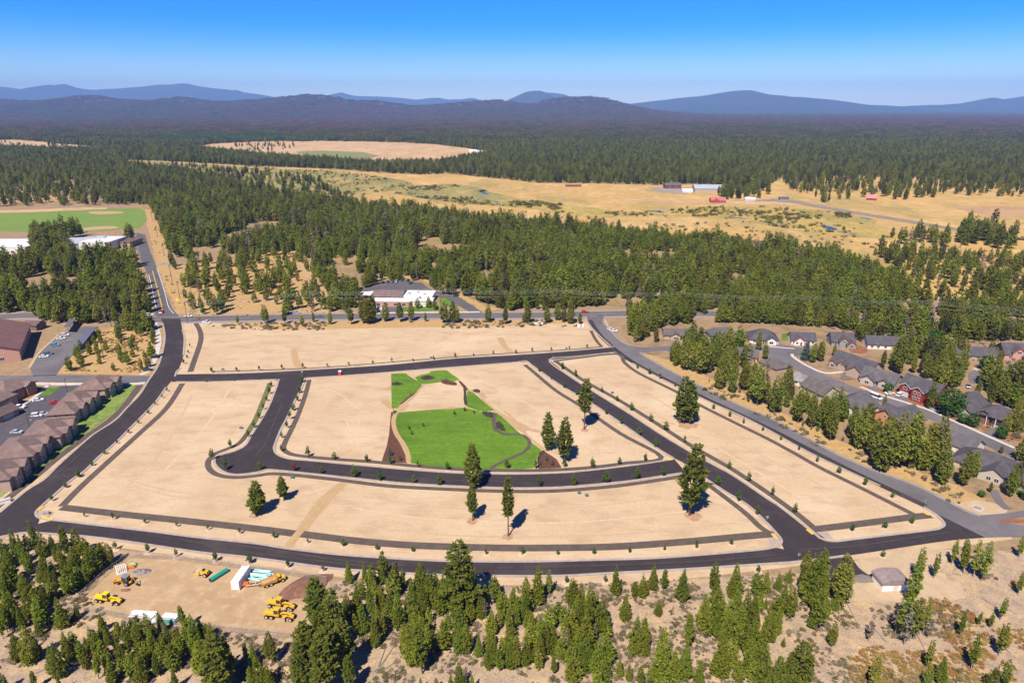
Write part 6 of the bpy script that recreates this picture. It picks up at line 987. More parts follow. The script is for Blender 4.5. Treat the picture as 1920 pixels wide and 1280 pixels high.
car('white car, the farther of the two parked together by the hall', 122, 630, 20, 'white', 'suv'); car('white car, the nearer of the two parked together by the hall', 115, 636, 20, 'white'); car('blue car parked alone by the hall', 104, 649, 18, 'lightblue', 'suv')
car('white car at the lower end of the hall car park', 83, 670, 18, 'white'); car('grey car behind the white one at the lower end of the hall car park', 91, 665, 18, 'grey', 'suv'); car('teal car at the end of the long carport', 147, 662, 5, 'teal', 'sedan'); car('dark car parked beside the street at the edge of the dry lot', 277, 695, 5, 'dark')
car('white pickup by the small garage in the apartment car park', 36, 766, 6, 'white', 'pickup', 'pickup'); car('pale car low in the apartment car park, next to the blocks', 32, 812, 4, 'silver'); car('red car half hidden behind the apartment roofs', 103, 757, 20, 'red'); car('white car parked below the small lawn', 72, 752, 30, 'white'); car('white car, left of two parked behind the apartment blocks', 70, 781, 10, 'white', 'suv'); car('silver car, right of two parked behind the apartment blocks', 82, 778, 10, 'silver')
car('white car waiting left of the highway junction', 281, 592, 3, 'white', 'suv'); car('red car stopped at the highway junction', 303, 587, -80, 'red', 'suv'); car('white car on the highway right of the junction', 354, 594, 2, 'white'); car('white pickup parked on the verge below the highway', 388, 606, -20, 'white', 'pickup', 'pickup', z=0.06); car('white car at the edge of the sparse grove', 379, 581, 0, 'white', z=0.06)
car('silver car on the highway below the sparse grove', 556, 588, 3, 'silver', 'suv'); car('grey car on the highway near the utility pole', 599, 595, 3, 'grey'); car('red car at the top of the old road', 1097, 587, 5, 'red', 'suv'); car('white car, left of two on the verge by the old road', 1145, 619, -50, 'white', z=0.06); car('white car, right of two on the verge by the old road', 1151, 621, -40, 'white', z=0.06)
car('long white van on the residential street', 1642, 747, SY, 'white', 'van', 'van'); car('white car in front of the tan house', 1668, 739, 10, 'white'); car('white car in front of the red house', 1687, 742, 35, 'white', 'suv'); car('dark car in the drive of the red house', 1697, 736, 35, 'dark'); car('pale car under the leafy tree by the lower street', 1753, 770, SY, 'silver'); car('white car beside the white garage house', 1810, 828, 15, 'white', 'suv'); car('dark car under the pines at the right edge street', 1815, 726, 60, 'dark')
for k, (x_, y_, c_) in enumerate([(718, 531, 'dark'), (727, 530, 'blue'), (736, 530, 'grey'), (744, 529, 'silver'), (755, 526, 'dark'), (765, 527, 'dark'), (770, 532, 'dark')]): car(f'{["leftmost", "second", "third", "fourth", "fifth", "sixth", "rightmost"][k]} {c_} car in the row behind the clinic', x_, y_, 80, c_, 'suv')
car('blue car in the trees left of the clinic', 645, 546, 20, 'blue'); car('dark pickup at the right end of the clinic', 806, 561, 10, 'dark', 'pickup', 'pickup'); car('white car by the left canopy of the clinic', 702, 527, 30, 'white', 'van')

# ------------------------------------------------------------------ the equipment yard
def grader(label, x, y, yaw, m, sc=1.0):
    p = G(x, y); o = thing('motor_grader', label, 'grader', (p.x, p.y, 0.08), R(yaw), 'yellow motor graders'); o.scale = (sc, sc, sc)
    b = MB().box(-4.4, -1.3, -0.85, 0.85, 1.15, 2.25, tx=0.12, ty=0.08); b.box(-4.55, -4.3, -0.7, 0.7, 0.9, 1.9); b.box(-4.2, -1.2, -0.5, 0.5, 0.7, 1.16); b.build('engine_cover', m, o, bevel=0.06)
    MB().tube((-3.2, 0.4, 2.2), (-3.2, 0.4, 2.95), 0.09).build('exhaust_pipe', M_black, o); MB().box(-4.42, -4.38, -0.6, 0.6, 1.3, 2.0).build('radiator_grille', M_black, o)
    c = MB()
    for sx_ in (-1.25, 0.25):
        for sy_ in (-0.75, 0.75): c.box(sx_ - 0.06, sx_ + 0.06, sy_ - 0.06, sy_ + 0.06, 1.6, 3.2)
    c.box(-1.35, 0.4, -0.85, 0.85, 3.2, 3.36); c.box(-1.3, 0.3, -0.8, 0.8, 1.1, 1.75); c.build('cab', m, o); MB().box(-1.2, 0.2, -0.72, 0.72, 1.76, 3.19).build('cab_window', M_glass, o)
    g_ = MB(); pts = [(0.2, 1.45), (1.2, 2.0), (2.8, 2.05), (3.9, 1.55), (4.35, 1.1)]
    for (x0, z0), (x1, z1) in zip(pts, pts[1:]):
        g_.add([(x0, -0.24, z0 - 0.2), (x1, -0.24, z1 - 0.2), (x1, 0.24, z1 - 0.2), (x0, 0.24, z0 - 0.2), (x0, -0.24, z0 + 0.2), (x1, -0.24, z1 + 0.2), (x1, 0.24, z1 + 0.2), (x0, 0.24, z0 + 0.2)], [(3, 2, 1, 0), (4, 5, 6, 7), (0, 1, 5, 4), (1, 2, 6, 5), (2, 3, 7, 6), (3, 0, 4, 7)])
    g_.box(3.6, 4.7, -0.45, 0.45, 0.8, 1.5); g_.build('front_boom', m, o, bevel=0.03); MB().box(3.75, 4.2, -1.1, 1.1, 0.5, 0.72).build('front_axle', m, o)
    d = MB(); d.tube((1.7, 0, 0.85), (1.7, 0, 1.0), 0.75, n=20); d.add([(0.9, -0.15, 1.0), (4.2, -0.12, 0.85), (4.2, 0.12, 0.85), (0.9, 0.15, 1.0), (0.9, -0.15, 1.2), (4.2, -0.12, 1.02), (4.2, 0.12, 1.02), (0.9, 0.15, 1.2)], [(3, 2, 1, 0), (4, 5, 6, 7), (0, 1, 5, 4), (1, 2, 6, 5), (2, 3, 7, 6), (3, 0, 4, 7)]); d.tube((1.3, -0.55, 1.0), (1.3, -0.5, 2.3), 0.08); d.tube((1.3, 0.55, 1.0), (1.3, 0.5, 2.3), 0.08); d.build('blade_circle', m, o)
    pr = [(0.25 * math.sin(a) - 0.15, 0.45 - 0.40 * math.cos(a)) for a in np.linspace(0.2, 2.6, 8)]; pr += [(q_[0] - 0.06, q_[1]) for q_ in reversed(pr)]
    bl = MB().prism(pr, -1.9, 1.9).build('blade', M_steel, o, (1.7, 0, 0.1)); bl.rotation_euler = (0, 0, R(28))
    for sy_ in (-1, 1):
        wheel(o, -3.5, sy_ * 1.05, 0.66, 0.4, M_rimtan); wheel(o, -1.95, sy_ * 1.05, 0.66, 0.4, M_rimtan); wheel(o, 3.95, sy_ * 1.05, 0.66, 0.36, M_rimtan)
    return o
grader('lemon yellow grader alone by the left fence of the yard', 204, 1128, -11, M_lemon, 0.80); grader('front grader of the pair, amber yellow, by the dark pine clump', 524, 1158, -9, M_yel, 0.84); grader('rear grader of the pair, half hidden behind the front one', 528, 1138, -14, M_yel, 0.80)
# articulated dump truck
p = G(515, 1093); o = thing('dump_truck', 'yellow articulated dump truck with tan load beside the brown mound', 'dump truck', (p.x, p.y, 0.08), R(33)); o.scale = (0.66, 0.72, 0.72)
MB().box(1.3, 2.5, -1.1, 1.1, 1.3, 3.0, tx=0.1, ty=0.12).build('cab', M_yel, o, bevel=0.05); MB().box(2.46, 2.53, -0.9, 0.9, 1.95, 2.8).build('windscreen', M_glass, o); MB().box(1.5, 2.3, -1.13, 1.13, 2.05, 2.75).build('cab_window', M_glass, o)
MB().box(2.5, 4.3, -0.95, 0.95, 1.0, 2.0, tx=0.12, ty=0.1).build('bonnet', M_yel, o, bevel=0.05); MB().box(4.26, 4.36, -0.8, 0.8, 1.05, 1.75).build('grille', M_black, o); MB().box(-4.4, 4.0, -0.4, 0.4, 0.75, 1.1).build('chassis', M_black, o)
b = MB(); b.box(-4.6, 0.9, -1.3, 1.3, 1.15, 1.35)
for s_ in (-1, 1): b.add([(-4.9, s_ * 1.3, 1.3), (0.9, s_ * 1.3, 1.3), (0.9, s_ * 1.45, 2.5), (-5.1, s_ * 1.45, 2.2), (-4.9, s_ * 1.2, 1.3), (0.9, s_ * 1.2, 1.3), (0.9, s_ * 1.35, 2.5), (-5.1, s_ * 1.35, 2.2)], [(0, 1, 2, 3), (7, 6, 5, 4), (0, 3, 7, 4), (1, 5, 6, 2), (3, 2, 6, 7), (0, 4, 5, 1)])
b.box(0.8, 1.0, -1.45, 1.45, 1.3, 2.9); b.box(-5.05, -4.85, -1.4, 1.4, 1.15, 2.0); b.build('bed', M_amber, o)
b = MB(); rn = random.Random(3)
for i in range(9):
    for j in range(5): pass
v = [(-4.8 + 5.5 * i / 8, -1.25 + 2.5 * j / 5, 1.75 + 0.18 * rn.random() + 0.22 * math.sin(math.pi * i / 8) * math.sin(math.pi * j / 5)) for i in range(9) for j in range(6)]
b.add(v, [(i * 6 + j, (i + 1) * 6 + j, (i + 1) * 6 + j + 1, i * 6 + j + 1) for i in range(8) for j in range(5)]); b.build('soil_load', M_yard, o)
for sy_ in (-1, 1):
    wheel(o, 3.0, sy_ * 1.15, 0.75, 0.5, M_rimtan); wheel(o, -1.6, sy_ * 1.15, 0.75, 0.5, M_rimtan); wheel(o, -3.3, sy_ * 1.15, 0.75, 0.5, M_rimtan)
# backhoe loader
p = G(236, 1094); o = thing('backhoe_loader', 'orange backhoe loader with dark cab beside the rubble heap', 'backhoe', (p.x, p.y, 0.08), R(168)); o.scale = (0.9, 0.9, 0.9)
MB().box(0.5, 2.6, -0.6, 0.6, 0.95, 1.75, tx=0.08, ty=0.06).build('bonnet', M_amber, o, bevel=0.05); MB().box(-2.0, 2.4, -0.45, 0.45, 0.6, 0.96).build('chassis', M_amber, o)
c = MB()
for sx_ in (-1.2, 0.45):
    for sy_ in (-0.75, 0.75): c.box(sx_ - 0.05, sx_ + 0.05, sy_ - 0.05, sy_ + 0.05, 1.3, 2.75)
c.box(-1.35, 0.6, -0.9, 0.9, 2.75, 2.9); c.build('cab', M_steel, o); MB().box(-1.18, 0.42, -0.72, 0.72, 1.0, 2.74).build('cab_window', M_glass, o)
b = MB(); b.tube((0.6, 0.75, 1.6), (3.1, 0.7, 0.7), 0.11); b.tube((0.6, -0.75, 1.6), (3.1, -0.7, 0.7), 0.11); b.build('loader_arm', M_amber, o)
pr = [(0, 0.05), (0.9, 0.05), (0.9, 0.13), (0.12, 0.2), (0.1, 0.8), (0.35, 1.0), (0.3, 1.05), (0, 0.85)]; MB().prism(pr, -1.15, 1.15).build('loader_bucket', M_amber, o, (3.1, 0, 0.05))
b = MB(); b.tube((-2.0, 0, 0.9), (-3.0, 0.1, 2.9), 0.16, 0.12); b.tube((-3.0, 0.1, 2.9), (-4.2, 0.25, 1.1), 0.12, 0.09); b.tube((-2.1, 0, 1.2), (-2.7, 0.1, 2.6), 0.06); b.build('digging_arm', M_amber, o); MB().prism([(-0.4, 0), (0.25, 0.05), (0.3, 0.5), (0.2, 0.55), (0.05, 0.2), (-0.3, 0.25)], -0.35, 0.35).build('digging_bucket', M_black, o, (-4.3, 0.25, 0.55))
for sy_ in (-1, 1): wheel(o, -1.1, sy_ * 0.95, 0.75, 0.42, M_steel); wheel(o, 1.9, sy_ * 0.9, 0.48, 0.32, M_steel)
# container, pipes, tanks, heaps
a = G(448, 1099); b_ = G(466, 1073); yw = math.degrees(math.atan2(b_.y - a.y, b_.x - a.x))
p = G(453, 1091); o = thing('storage_container', 'tall white storage container beside the turquoise pipes', 'container', (p.x, p.y, 0.08), R(yw)); o.scale = (0.78, 0.8, 0.95); WC = mat('container_white', (0.80, 0.79, 0.77), (0.74, 0.73, 0.71), 0.7, space='obj', rough=0.5)
MB().box(-4.2, 4.2, -1.25, 1.25, 0.1, 2.85).build('body', WC, o)
rb = MB().box(-0.06, 0.06, -0.05, 0.05, 0.2, 2.7); rm_ = pymesh('side_rib', rb.v, rb.f); rm_.materials.append(WC)
for k in range(17):
    for s_ in (-1, 1): link('side_rib', rm_, None, o, (-4.0 + 0.5 * k, s_ * 1.3, 0.02))
for s_ in (-1, 1):
    d = MB().box(-0.04, 0.04, -0.6, 0.6, 0.2, 2.75).build('door', WC, o, (-4.24, s_ * 0.62, 0.02)); MB().tube((-0.07, 0.35 * s_, 0.3), (-0.07, 0.35 * s_, 2.6), 0.03, n=6).build('lock_bar', M_steel, d)
for x_ in (-4.2, 4.2):
    for y_ in (-1.25, 1.25): MB().box(x_ - 0.1, x_ + 0.1, y_ - 0.1, y_ + 0.1, 0.0, 2.92).build('corner_post', WC, o)
TQ = mat('turquoise_pipe', (0.16, 0.50, 0.48), (0.35, 0.60, 0.58), 0.4, space='obj', rough=0.4); GT = paint('green_tank', (0.01, 0.28, 0.20), 0.4); WP = mat('white_pipe', (0.70, 0.70, 0.70), (0.6, 0.6, 0.6), 0.5, space='obj', rough=0.5); MO = paint('orange_plastic', (0.75, 0.12, 0.02), 0.5)
rn = random.Random(12); cpt = G(490, 1078)
pipe_me = {}
for k in range(16):
    mm = TQ if k % 3 else WP; a_ = R(-8 + rn.uniform(-9, 9)); L_ = rn.uniform(4.5, 6.2); lay = k // 7
    nm = 'turquoise' if k % 3 else 'white'
    key_ = (mm.name,)
    if key_ not in pipe_me: mb = MB().tube((-0.5, 0, 0), (0.5, 0, 0), 1, n=10); pipe_me[key_] = pymesh('pipe', mb.v, mb.f, True); pipe_me[key_].materials.append(mm)
    q_ = link('pipe', pipe_me[key_], None, None, (cpt.x + rn.uniform(-1.2, 1.2), cpt.y - 2.3 + 0.6 * (k % 7) + rn.uniform(-0.1, 0.1) + lay * 0.25, 0.28 + 0.34 * lay)); q_.scale = (L_, 0.18, 0.18); q_.rotation_euler = (0, 0, a_)
    tag(q_, f'{nm} plastic pipe, {"upper" if lay == 2 else "middle" if lay else "lower"} layer, {NTH[k % 7]}nearest in the loose stack right of the white container', 'pipe', 'pipes stacked by the container')
p = G(411, 1081); o = thing('green_tank', 'long green cylindrical tank lying on the yard left of the container', 'tank', (p.x, p.y, 0.08), R(58)); MB().tube((-2.6, 0, 0.65), (2.6, 0, 0.65), 0.6, n=18).build('shell', GT, o, sm=False)
for x_ in (-1.5, 1.5): MB().box(x_ - 0.15, x_ + 0.15, -0.5, 0.5, 0, 0.3).build('cradle', M_black, o)
MB().tube((-2.75, 0, 0.65), (-2.58, 0, 0.65), 0.5, n=18).build('end_cap', M_black, o)
p = G(480, 1097); o = thing('orange_frame', 'orange and tan trailer frame between the container and dump truck', 'trailer frame', (p.x, p.y, 0.08), R(12))
b = MB(); b.box(-2.4, 3.0, -0.7, -0.5, 0.5, 0.75); b.box(-2.4, 3.0, 0.5, 0.7, 0.5, 0.75)
for x_ in (-1.5, 0, 1.5, 2.9): b.box(x_ - 0.1, x_ + 0.1, -0.7, 0.7, 0.52, 0.73)
b.build('frame', M_rimtan, o); MB().box(-3.2, -1.6, -0.6, 0.6, 0.76, 1.3, tx=0.2, ty=0.15).build('tool_box', MO, o)
for s_ in (-1, 1): wheel(o, 1.2, s_ * 0.9, 0.4, 0.25)
p = G(382, 1078); o = thing('compactor', 'tan and yellow roller compactor left of the green tank', 'compactor', (p.x, p.y, 0.08), R(-12))
MB().tube((-1.5, -0.8, 0.65), (-1.5, 0.8, 0.65), 0.65, n=18).build('drum', M_rimtan, o); MB().box(-0.7, 1.6, -0.65, 0.65, 0.6, 1.5, tx=0.15, ty=0.1).build('engine_cover', M_yel, o, bevel=0.05); MB().box(-2.3, -0.6, -0.95, -0.8, 0.6, 0.9).build('yoke', M_yel, o); MB().box(-2.3, -0.6, 0.8, 0.95, 0.6, 0.9).build('yoke', M_yel, o)
MB().box(0.0, 0.5, -0.35, 0.35, 1.5, 2.0).build('seat', M_black, o); MB().tube((-3.2, 0, 0.3), (-2.3, 0, 0.7), 0.07).build('tow_bar', M_black, o)
for s_ in (-1, 1): wheel(o, 1.0, s_ * 0.8, 0.6, 0.4, M_rimtan)
def heap(name, label, cat, x, y, rx, ry, h, m, seed, rz=0.0, n=14):
    rn = np.random.RandomState(seed); v = [(0, 0, h)]; f = []
    for k, (q_, hh) in enumerate([(0.3, 0.9), (0.55, 0.62), (0.8, 0.28), (1.0, -0.02)]):
        for j in range(n): a_ = 6.283 * j / n; w_ = 1 + rn.normal(0, 0.10); v.append((rx * q_ * w_ * math.cos(a_), ry * q_ * w_ * math.sin(a_), h * hh * (1 + rn.normal(0, 0.12))))
    for j in range(n):
        f.append((0, 1 + j, 1 + (j + 1) % n))
        for k in range(3): a_ = 1 + k * n; f.append((a_ + j, a_ + n + j, a_ + n + (j + 1) % n, a_ + (j + 1) % n))
    p = G(x, y); o = link(name, pymesh(name, v, f), m, None, (p.x, p.y, 0.07)); o.rotation_euler = (0, 0, rz); return tag(o, label, cat)
heap('soil_mound', 'low brown soil mound between the dump truck and dark pines', 'mound', 572, 1100, 7.5, 4.2, 1.0, mat('brown_soil', (0.16, 0.075, 0.045), (0.21, 0.11, 0.07), 0.7, fine=(0.2, 3)), 5, 0.7)
heap('rubble_heap', 'grey rubble heap behind the orange backhoe', 'rubble', 266, 1072, 2.6, 1.5, 0.8, mat('grey_rubble', (0.24, 0.21, 0.21), (0.13, 0.11, 0.11), 1.4, fine=(0.3, 4)), 6); heap('spoil_heap', 'small brown spoil heap in front of the orange backhoe', 'spoil heap', 236, 1106, 1.4, 0.6, 0.4, mat('brown_soil', (0.16, 0.075, 0.045)), 7)
heap('brush_pile', 'dark brush pile left of the white pump house', 'brush pile', 1616, 1085, 3.6, 1.8, 1.0, mat('brush_pile', (0.12, 0.10, 0.085), (0.20, 0.17, 0.14), 3.0, fine=(0.4, 6)), 8)
p = G(248, 1062); o = thing('tarp_pile', 'green and orange tarps folded on a pallet at the top of the yard', 'tarps', (p.x, p.y, 0.08), R(15)); MB().box(-1.2, 1.2, -0.9, 0.9, 0, 0.15).build('pallet', M_wood, o); MB().box(-1.1, 1.1, 0.1, 1.0, 0.16, 0.8, tx=0.3, ty=0.2).build('green_tarp', paint('green_tarp', (0.25, 0.48, 0.16), 0.6), o, bevel=0.08); MB().box(-1.3, 0.9, -0.95, 0.05, 0.16, 0.7, tx=0.25, ty=0.2).build('orange_tarp', MO, o, bevel=0.08)
p = G(229, 1075); o = thing('trench_grate', 'tilted pale metal grate propped behind the orange backhoe', 'grate', (p.x, p.y, 0.08), R(35)); b = MB(); b.box(-1.2, 1.2, -0.05, 0.05, 0, 0.18); b.box(-1.2, 1.2, -0.05, 0.05, 2.2, 2.38); b.box(-1.2, -1.02, -0.05, 0.05, 0.18, 2.2); b.box(1.02, 1.2, -0.05, 0.05, 0.18, 2.2); f_ = b.build('frame', WP, o); f_.rotation_euler = (R(-38), 0, 0)
for k in range(4): q_ = MB().box(-0.06, 0.06, -0.04, 0.04, 0.15, 2.2).build('bar', WP, o, (-0.7 + 0.46 * k, 0.0, 0)); q_.rotation_euler = (R(-38), 0, 0)
p = G(258, 1152); p2 = G(292, 1156)
for k in range(6):
    q_ = link('pipe', pipe_me[('white_pipe',)], None, None, (p.x + 1.5 + rn.uniform(-0.4, 0.4), p.y - 1.2 + 0.42 * k, 0.3)); q_.scale = (6.2, 0.2, 0.2); q_.rotation_euler = (0, 0, R(-6)); tag(q_, f'long white pipe, {NTH[k]}nearest in the stack at the lower edge of the yard', 'pipe', 'white pipes at the lower edge of the yard')
p = G(320, 1163); o = thing('turquoise_bin', 'open turquoise bin half hidden by pines at the yard edge', 'bin', (p.x, p.y, 0.08), R(-8)); b = MB(); b.box(-1.8, 1.8, -1.0, 1.0, 0, 0.15); b.box(-1.9, 1.9, -1.1, -0.98, 0.02, 1.2); b.box(-1.9, 1.9, 0.98, 1.1, 0.02, 1.2); b.box(-1.9, -1.78, -0.98, 0.98, 0.02, 1.2); b.box(1.78, 1.9, -0.98, 0.98, 0.02, 1.2); b.build('shell', paint('bin_green', (0.03, 0.36, 0.28), 0.4), o); MB().box(-1.95, 1.95, -1.15, 1.15, 1.2, 1.26).build('rim', WP, o)
p = G(290, 1166); o = thing('white_sack_pile', 'pale bulk sacks at the yard edge left of the turquoise bin', 'sacks', (p.x, p.y, 0.08), R(5))
for k in range(3): MB().box(-0.6, 0.6, -0.6, 0.6, 0, 0.9, tx=0.1, ty=0.1).build('sack', WP, o, (-1.4 + 1.4 * k, 0.1 * k, 0), bevel=0.12)
# chain link fence round the yard
M_mesh = bpy.data.materials.new('chain_link'); M_mesh.use_nodes = True; t = M_mesh.node_tree; b_ = t.nodes['Principled BSDF']; b_.inputs['Base Color'].default_value = (0.30, 0.28, 0.27, 1); b_.inputs['Roughness'].default_value = 0.6
tp = t.nodes.new('ShaderNodeBsdfTransparent'); ms = t.nodes.new('ShaderNodeMixShader'); ms.inputs[0].default_value = 0.22; t.links.new(tp.outputs[0], ms.inputs[1]); t.links.new(b_.outputs[0], ms.inputs[2]); t.links.new(ms.outputs[0], t.nodes['Material Output'].inputs['Surface'])
po = MB().tube((0, 0, 0), (0, 0, 2.0), 0.05, n=6); post_me = pymesh('post', po.v, po.f); post_me.materials.append(M_steel)
def fence(label, pts, z=0.07):
    w = [G(*q_) for q_ in pts]; o = thing('chain_link_fence', label, 'fence', (w[0].x, w[0].y, z), 0, 'chain link fences round the yard'); v = []; f = []; base = w[0]
    for a_, b2 in zip(w, w[1:]):
        n = max(1, int((b2 - a_).length / 3.0))
        for k in range(n): q_ = a_.lerp(b2, k / n) - base; link('post', post_me, None, o, (q_.x, q_.y, 0))
        a1, b1 = a_ - base, b2 - base; MB().tube((a1.x, a1.y, 1.97), (b1.x, b1.y, 1.97), 0.04, n=5).build('rail', M_steel, o)
        i = len(v); v += [(a1.x, a1.y, 0.05), (b1.x, b1.y, 0.05), (b1.x, b1.y, 1.95), (a1.x, a1.y, 1.95)]; f.append((i, i + 1, i + 2, i + 3))
    q_ = w[-1] - base; link('post', post_me, None, o, (q_.x, q_.y, 0)); link('mesh_panel', pymesh('mesh_panel', v, f), M_mesh, o)
fence('chain link fence on the left side of the yard, along the thicket', [(150, 1124), (196, 1082), (244, 1046)]); fence('chain link fence on the upper side of the yard, along the near road', [(244, 1046), (330, 1050), (450, 1066), (560, 1082), (612, 1092)])
fence('chain link fence on the lower side of the yard, towards the pines', [(168, 1148), (232, 1160), (330, 1172), (412, 1183), (545, 1197)])

# ------------------------------------------------------------------ poles, wires, signs, lamps
def pole(label, x, y, h, arms=2, yaw=2.0):
    p = G(x, y); o = thing('utility_pole', label, 'utility pole', (p.x, p.y, 0), R(yaw), 'wooden utility poles'); MB().tube((0, 0, -0.2), (0, 0, h), 0.22, 0.15, 8).build('post', M_wood, o)
    for k in range(arms):
        z = h - 0.5 - 1.3 * k; MB().box(-0.1, 0.1, -1.6, 1.6, z - 0.1, z + 0.1).build('crossarm', M_wood, o)
        for y_ in (-1.45, -0.6, 0.6, 1.45): MB().tube((0, y_, z + 0.1), (0, y_, z + 0.4), 0.07, 0.05, 6).build('insulator', M_steel, o)
    return p
HP = [pole(f'{n_} wooden utility pole along the highway, {w_}', x, y, 13.0) for x, y, n_, w_ in [(352, 606, 'leftmost', 'at the junction'), (585, 584, 'second', 'by the sparse grove'), (826, 578, 'third', 'in front of the clinic'), (1044, 580, 'fourth', 'above the sand lot'), (1269, 586, 'fifth', 'in the pines'), (1510, 594, 'sixth', 'behind the houses'), (1740, 604, 'seventh', 'behind the houses on the right'), (1990, 620, 'last', 'past the right edge')]]
NP = [pole(f'{n_} utility pole on the dry track beside the north road', x, y, h_) for x, y, h_, n_ in [(337, 560, 12, 'nearest'), (322, 526, 12, 'second'), (308, 480, 11, 'third'), (296, 445, 11, 'fourth'), (286, 415, 11, 'farthest')]]
pole('utility pole standing in the dry lot left of the west road', 195, 674, 10, 1); pole('utility pole in the trees above the dry lot', 209, 612, 11, 1)
M_wire = paint('aluminium_wire', (0.35, 0.36, 0.35), 0.5, 0.3)
def wire(label, ps, zz, off, rad=0.055, sag=1.4):
    m = MB(); pts = []
    for a_, b2 in zip(ps, ps[1:]):
        for k in range(10): u = k / 10; q_ = a_.lerp(b2, u); pts.append(Vector((q_.x, q_.y + off, zz - sag * 4 * u * (1 - u))))
    pts.append(Vector((ps[-1].x, ps[-1].y + off, zz)))
    for a_, b2 in zip(pts, pts[1:]): m.tube(a_, b2, rad, n=4, caps=False)
    tag(m.build('power_line', M_wire), label, 'power line', 'overhead wires along the highway')
for zz, off, l_ in [(12.9, -1.45, 'top wire on the near side'), (12.9, 1.45, 'top wire on the far side'), (11.6, -1.45, 'second wire on the near side'), (11.6, 1.45, 'second wire on the far side'), (9.0, 0.2, 'lowest thick cable')]: wire(f'{l_} of the power line along the highway', HP, zz, off, 0.022 if zz > 10 else 0.03)
wire('top wire of the line beside the north road', [HP[0]] + NP, 11.6, 0.0, 0.03, 0.8); wire('lower wire of the line beside the north road', [HP[0]] + NP, 10.2, 0.0, 0.03, 0.8)
def lamp(label, x, y, h=7.0):
    p = G(x, y); o = thing('street_lamp', label, 'lamp post', (p.x, p.y, 0.1), R(60), 'car park lamp posts'); MB().tube((0, 0, 0), (0, 0, h), 0.1, 0.07, 8).build('post', M_black, o); MB().box(-0.1, 0.9, -0.18, 0.18, h, h + 0.12).build('lamp_head', M_black, o); MB().tube((0, 0, -0.05), (0, 0, 0.5), 0.25, n=10).build('base', M_walk, o)
lamp('dark lamp post at the top of the apartment car park', 127, 739); lamp('dark lamp post in the middle of the apartment car park', 59, 788); lamp('dark lamp post near the pale car of the apartment car park', 56, 804, 6)
def sign(label, x, y, m, shape='oct', h=2.4, yaw=0.0, sz=0.4):
    p = G(x, y); o = thing('road_sign', label, 'road sign', (p.x, p.y, 0.08), R(yaw), None); MB().tube((0, 0, 0), (0, 0, h), 0.05, n=6).build('post', M_steel, o)
    n = {'oct': 8, 'dia': 4, 'sq': 4}[shape]; a0 = {'oct': 22.5, 'dia': 0, 'sq': 45}[shape]; pr = [(sz * 1.25 * math.cos(R(a0) + 6.2832 * k / n), sz * 1.25 * math.sin(R(a0) + 6.2832 * k / n)) for k in range(n)]
    MB().prism(pr, -0.09, -0.05).build('plate', m, o, (0, 0, h - 0.1))
SG = paint('sign_grey_back', (0.40, 0.40, 0.41), 0.4, 0.5)
sign('grey backed sign at the top of the inner street', 567, 706, paint('sign_blue', (0.25, 0.38, 0.52)), 'sq', 2.6); sign('grey sign post at the top of the diagonal street', 1037, 680, SG, 'oct', 3.0, 20); sign('small sign at the end of the cross street by the old road', 1150, 657, SG, 'sq', 2.4); sign('sign beside the old road above the near road corner', 1733, 950, SG, 'oct', 2.6, 30); sign('sign at the foot of the diagonal street', 1437, 982, SG, 'oct', 2.6, 0)
sign('yellow diamond sign beside the north road', 333, 569, paint('sign_yellow', (0.75, 0.55, 0.02)), 'dia', 2.6, 0, 1.0); sign('tall bare post sign by the west road top', 362, 627, SG, 'sq', 6.0, 0, 0.25); sign('sign on the corner by the south spur', 1496, 1052, SG, 'oct', 2.4, 10)
p = G(638, 704); o = thing('portable_toilet', 'red portable toilet with white roof on the kerb of the cross street', 'portable toilet', (p.x, p.y, Zr), R(-4)); MB().box(-0.6, 0.6, -0.6, 0.6, 0.05, 2.1).build('cabin', paint('toilet_red', (0.60, 0.04, 0.10), 0.4), o, bevel=0.03); MB().box(-0.66, 0.66, -0.66, 0.66, 2.1, 2.4, tx=0.2, ty=0.2).build('roof', M_white, o); MB().box(-0.35, 0.35, -0.64, -0.61, 0.1, 1.95).build('door', paint('toilet_door', (0.50, 0.03, 0.08), 0.4), o); MB().box(-0.7, 0.7, -0.7, 0.7, 0, 0.05).build('base', M_black, o)
def box_unit(label, x, y, m, w=1.2, d=1.0, h=1.0, cat='utility box', z=0.07):
    p = G(x, y); o = thing('utility_box', label, cat, (p.x, p.y, z), R(10), 'small utility boxes on the lots'); MB().box(-w / 2 - 0.15, w / 2 + 0.15, -d / 2 - 0.15, d / 2 + 0.15, 0, 0.1).build('pad', M_walk, o); MB().box(-w / 2, w / 2, -d / 2, d / 2, 0.1, h).build('cabinet', m, o, bevel=0.03); MB().box(-w / 2 - 0.04, w / 2 + 0.04, -d / 2 - 0.06, d / 2 + 0.04, h, h + 0.08).build('lid', m, o)
GB = paint('box_green', (0.10, 0.15, 0.12), 0.5)
for x, y, l_ in [(452, 804, 'left sand lot'), (548, 897, 'sand below the cul-de-sac'), (1086, 926, 'sand below the curved street'), (1148, 738, 'lot right of the diagonal street'), (808, 672, 'sand above the cross street'), (1062, 655, 'sand near the old road end'), (418, 694, 'sand near the west road'), (1100, 931, 'sand, right of another box')]: box_unit(f'small green utility box on the {l_}', x, y, GB, 1.0, 0.8, 0.8)
p = G(1833, 953); o = thing('manhole_ring', 'round concrete manhole ring on the sand patch by the old road', 'manhole', (p.x, p.y, 0.06), 0); MB().tube((0, 0, 0), (0, 0, 0.25), 1.6, n=20).build('ring', M_walk, o); MB().tube((0, 0, 0.25), (0, 0, 0.3), 1.2, n=20).build('cover', M_gravel, o)
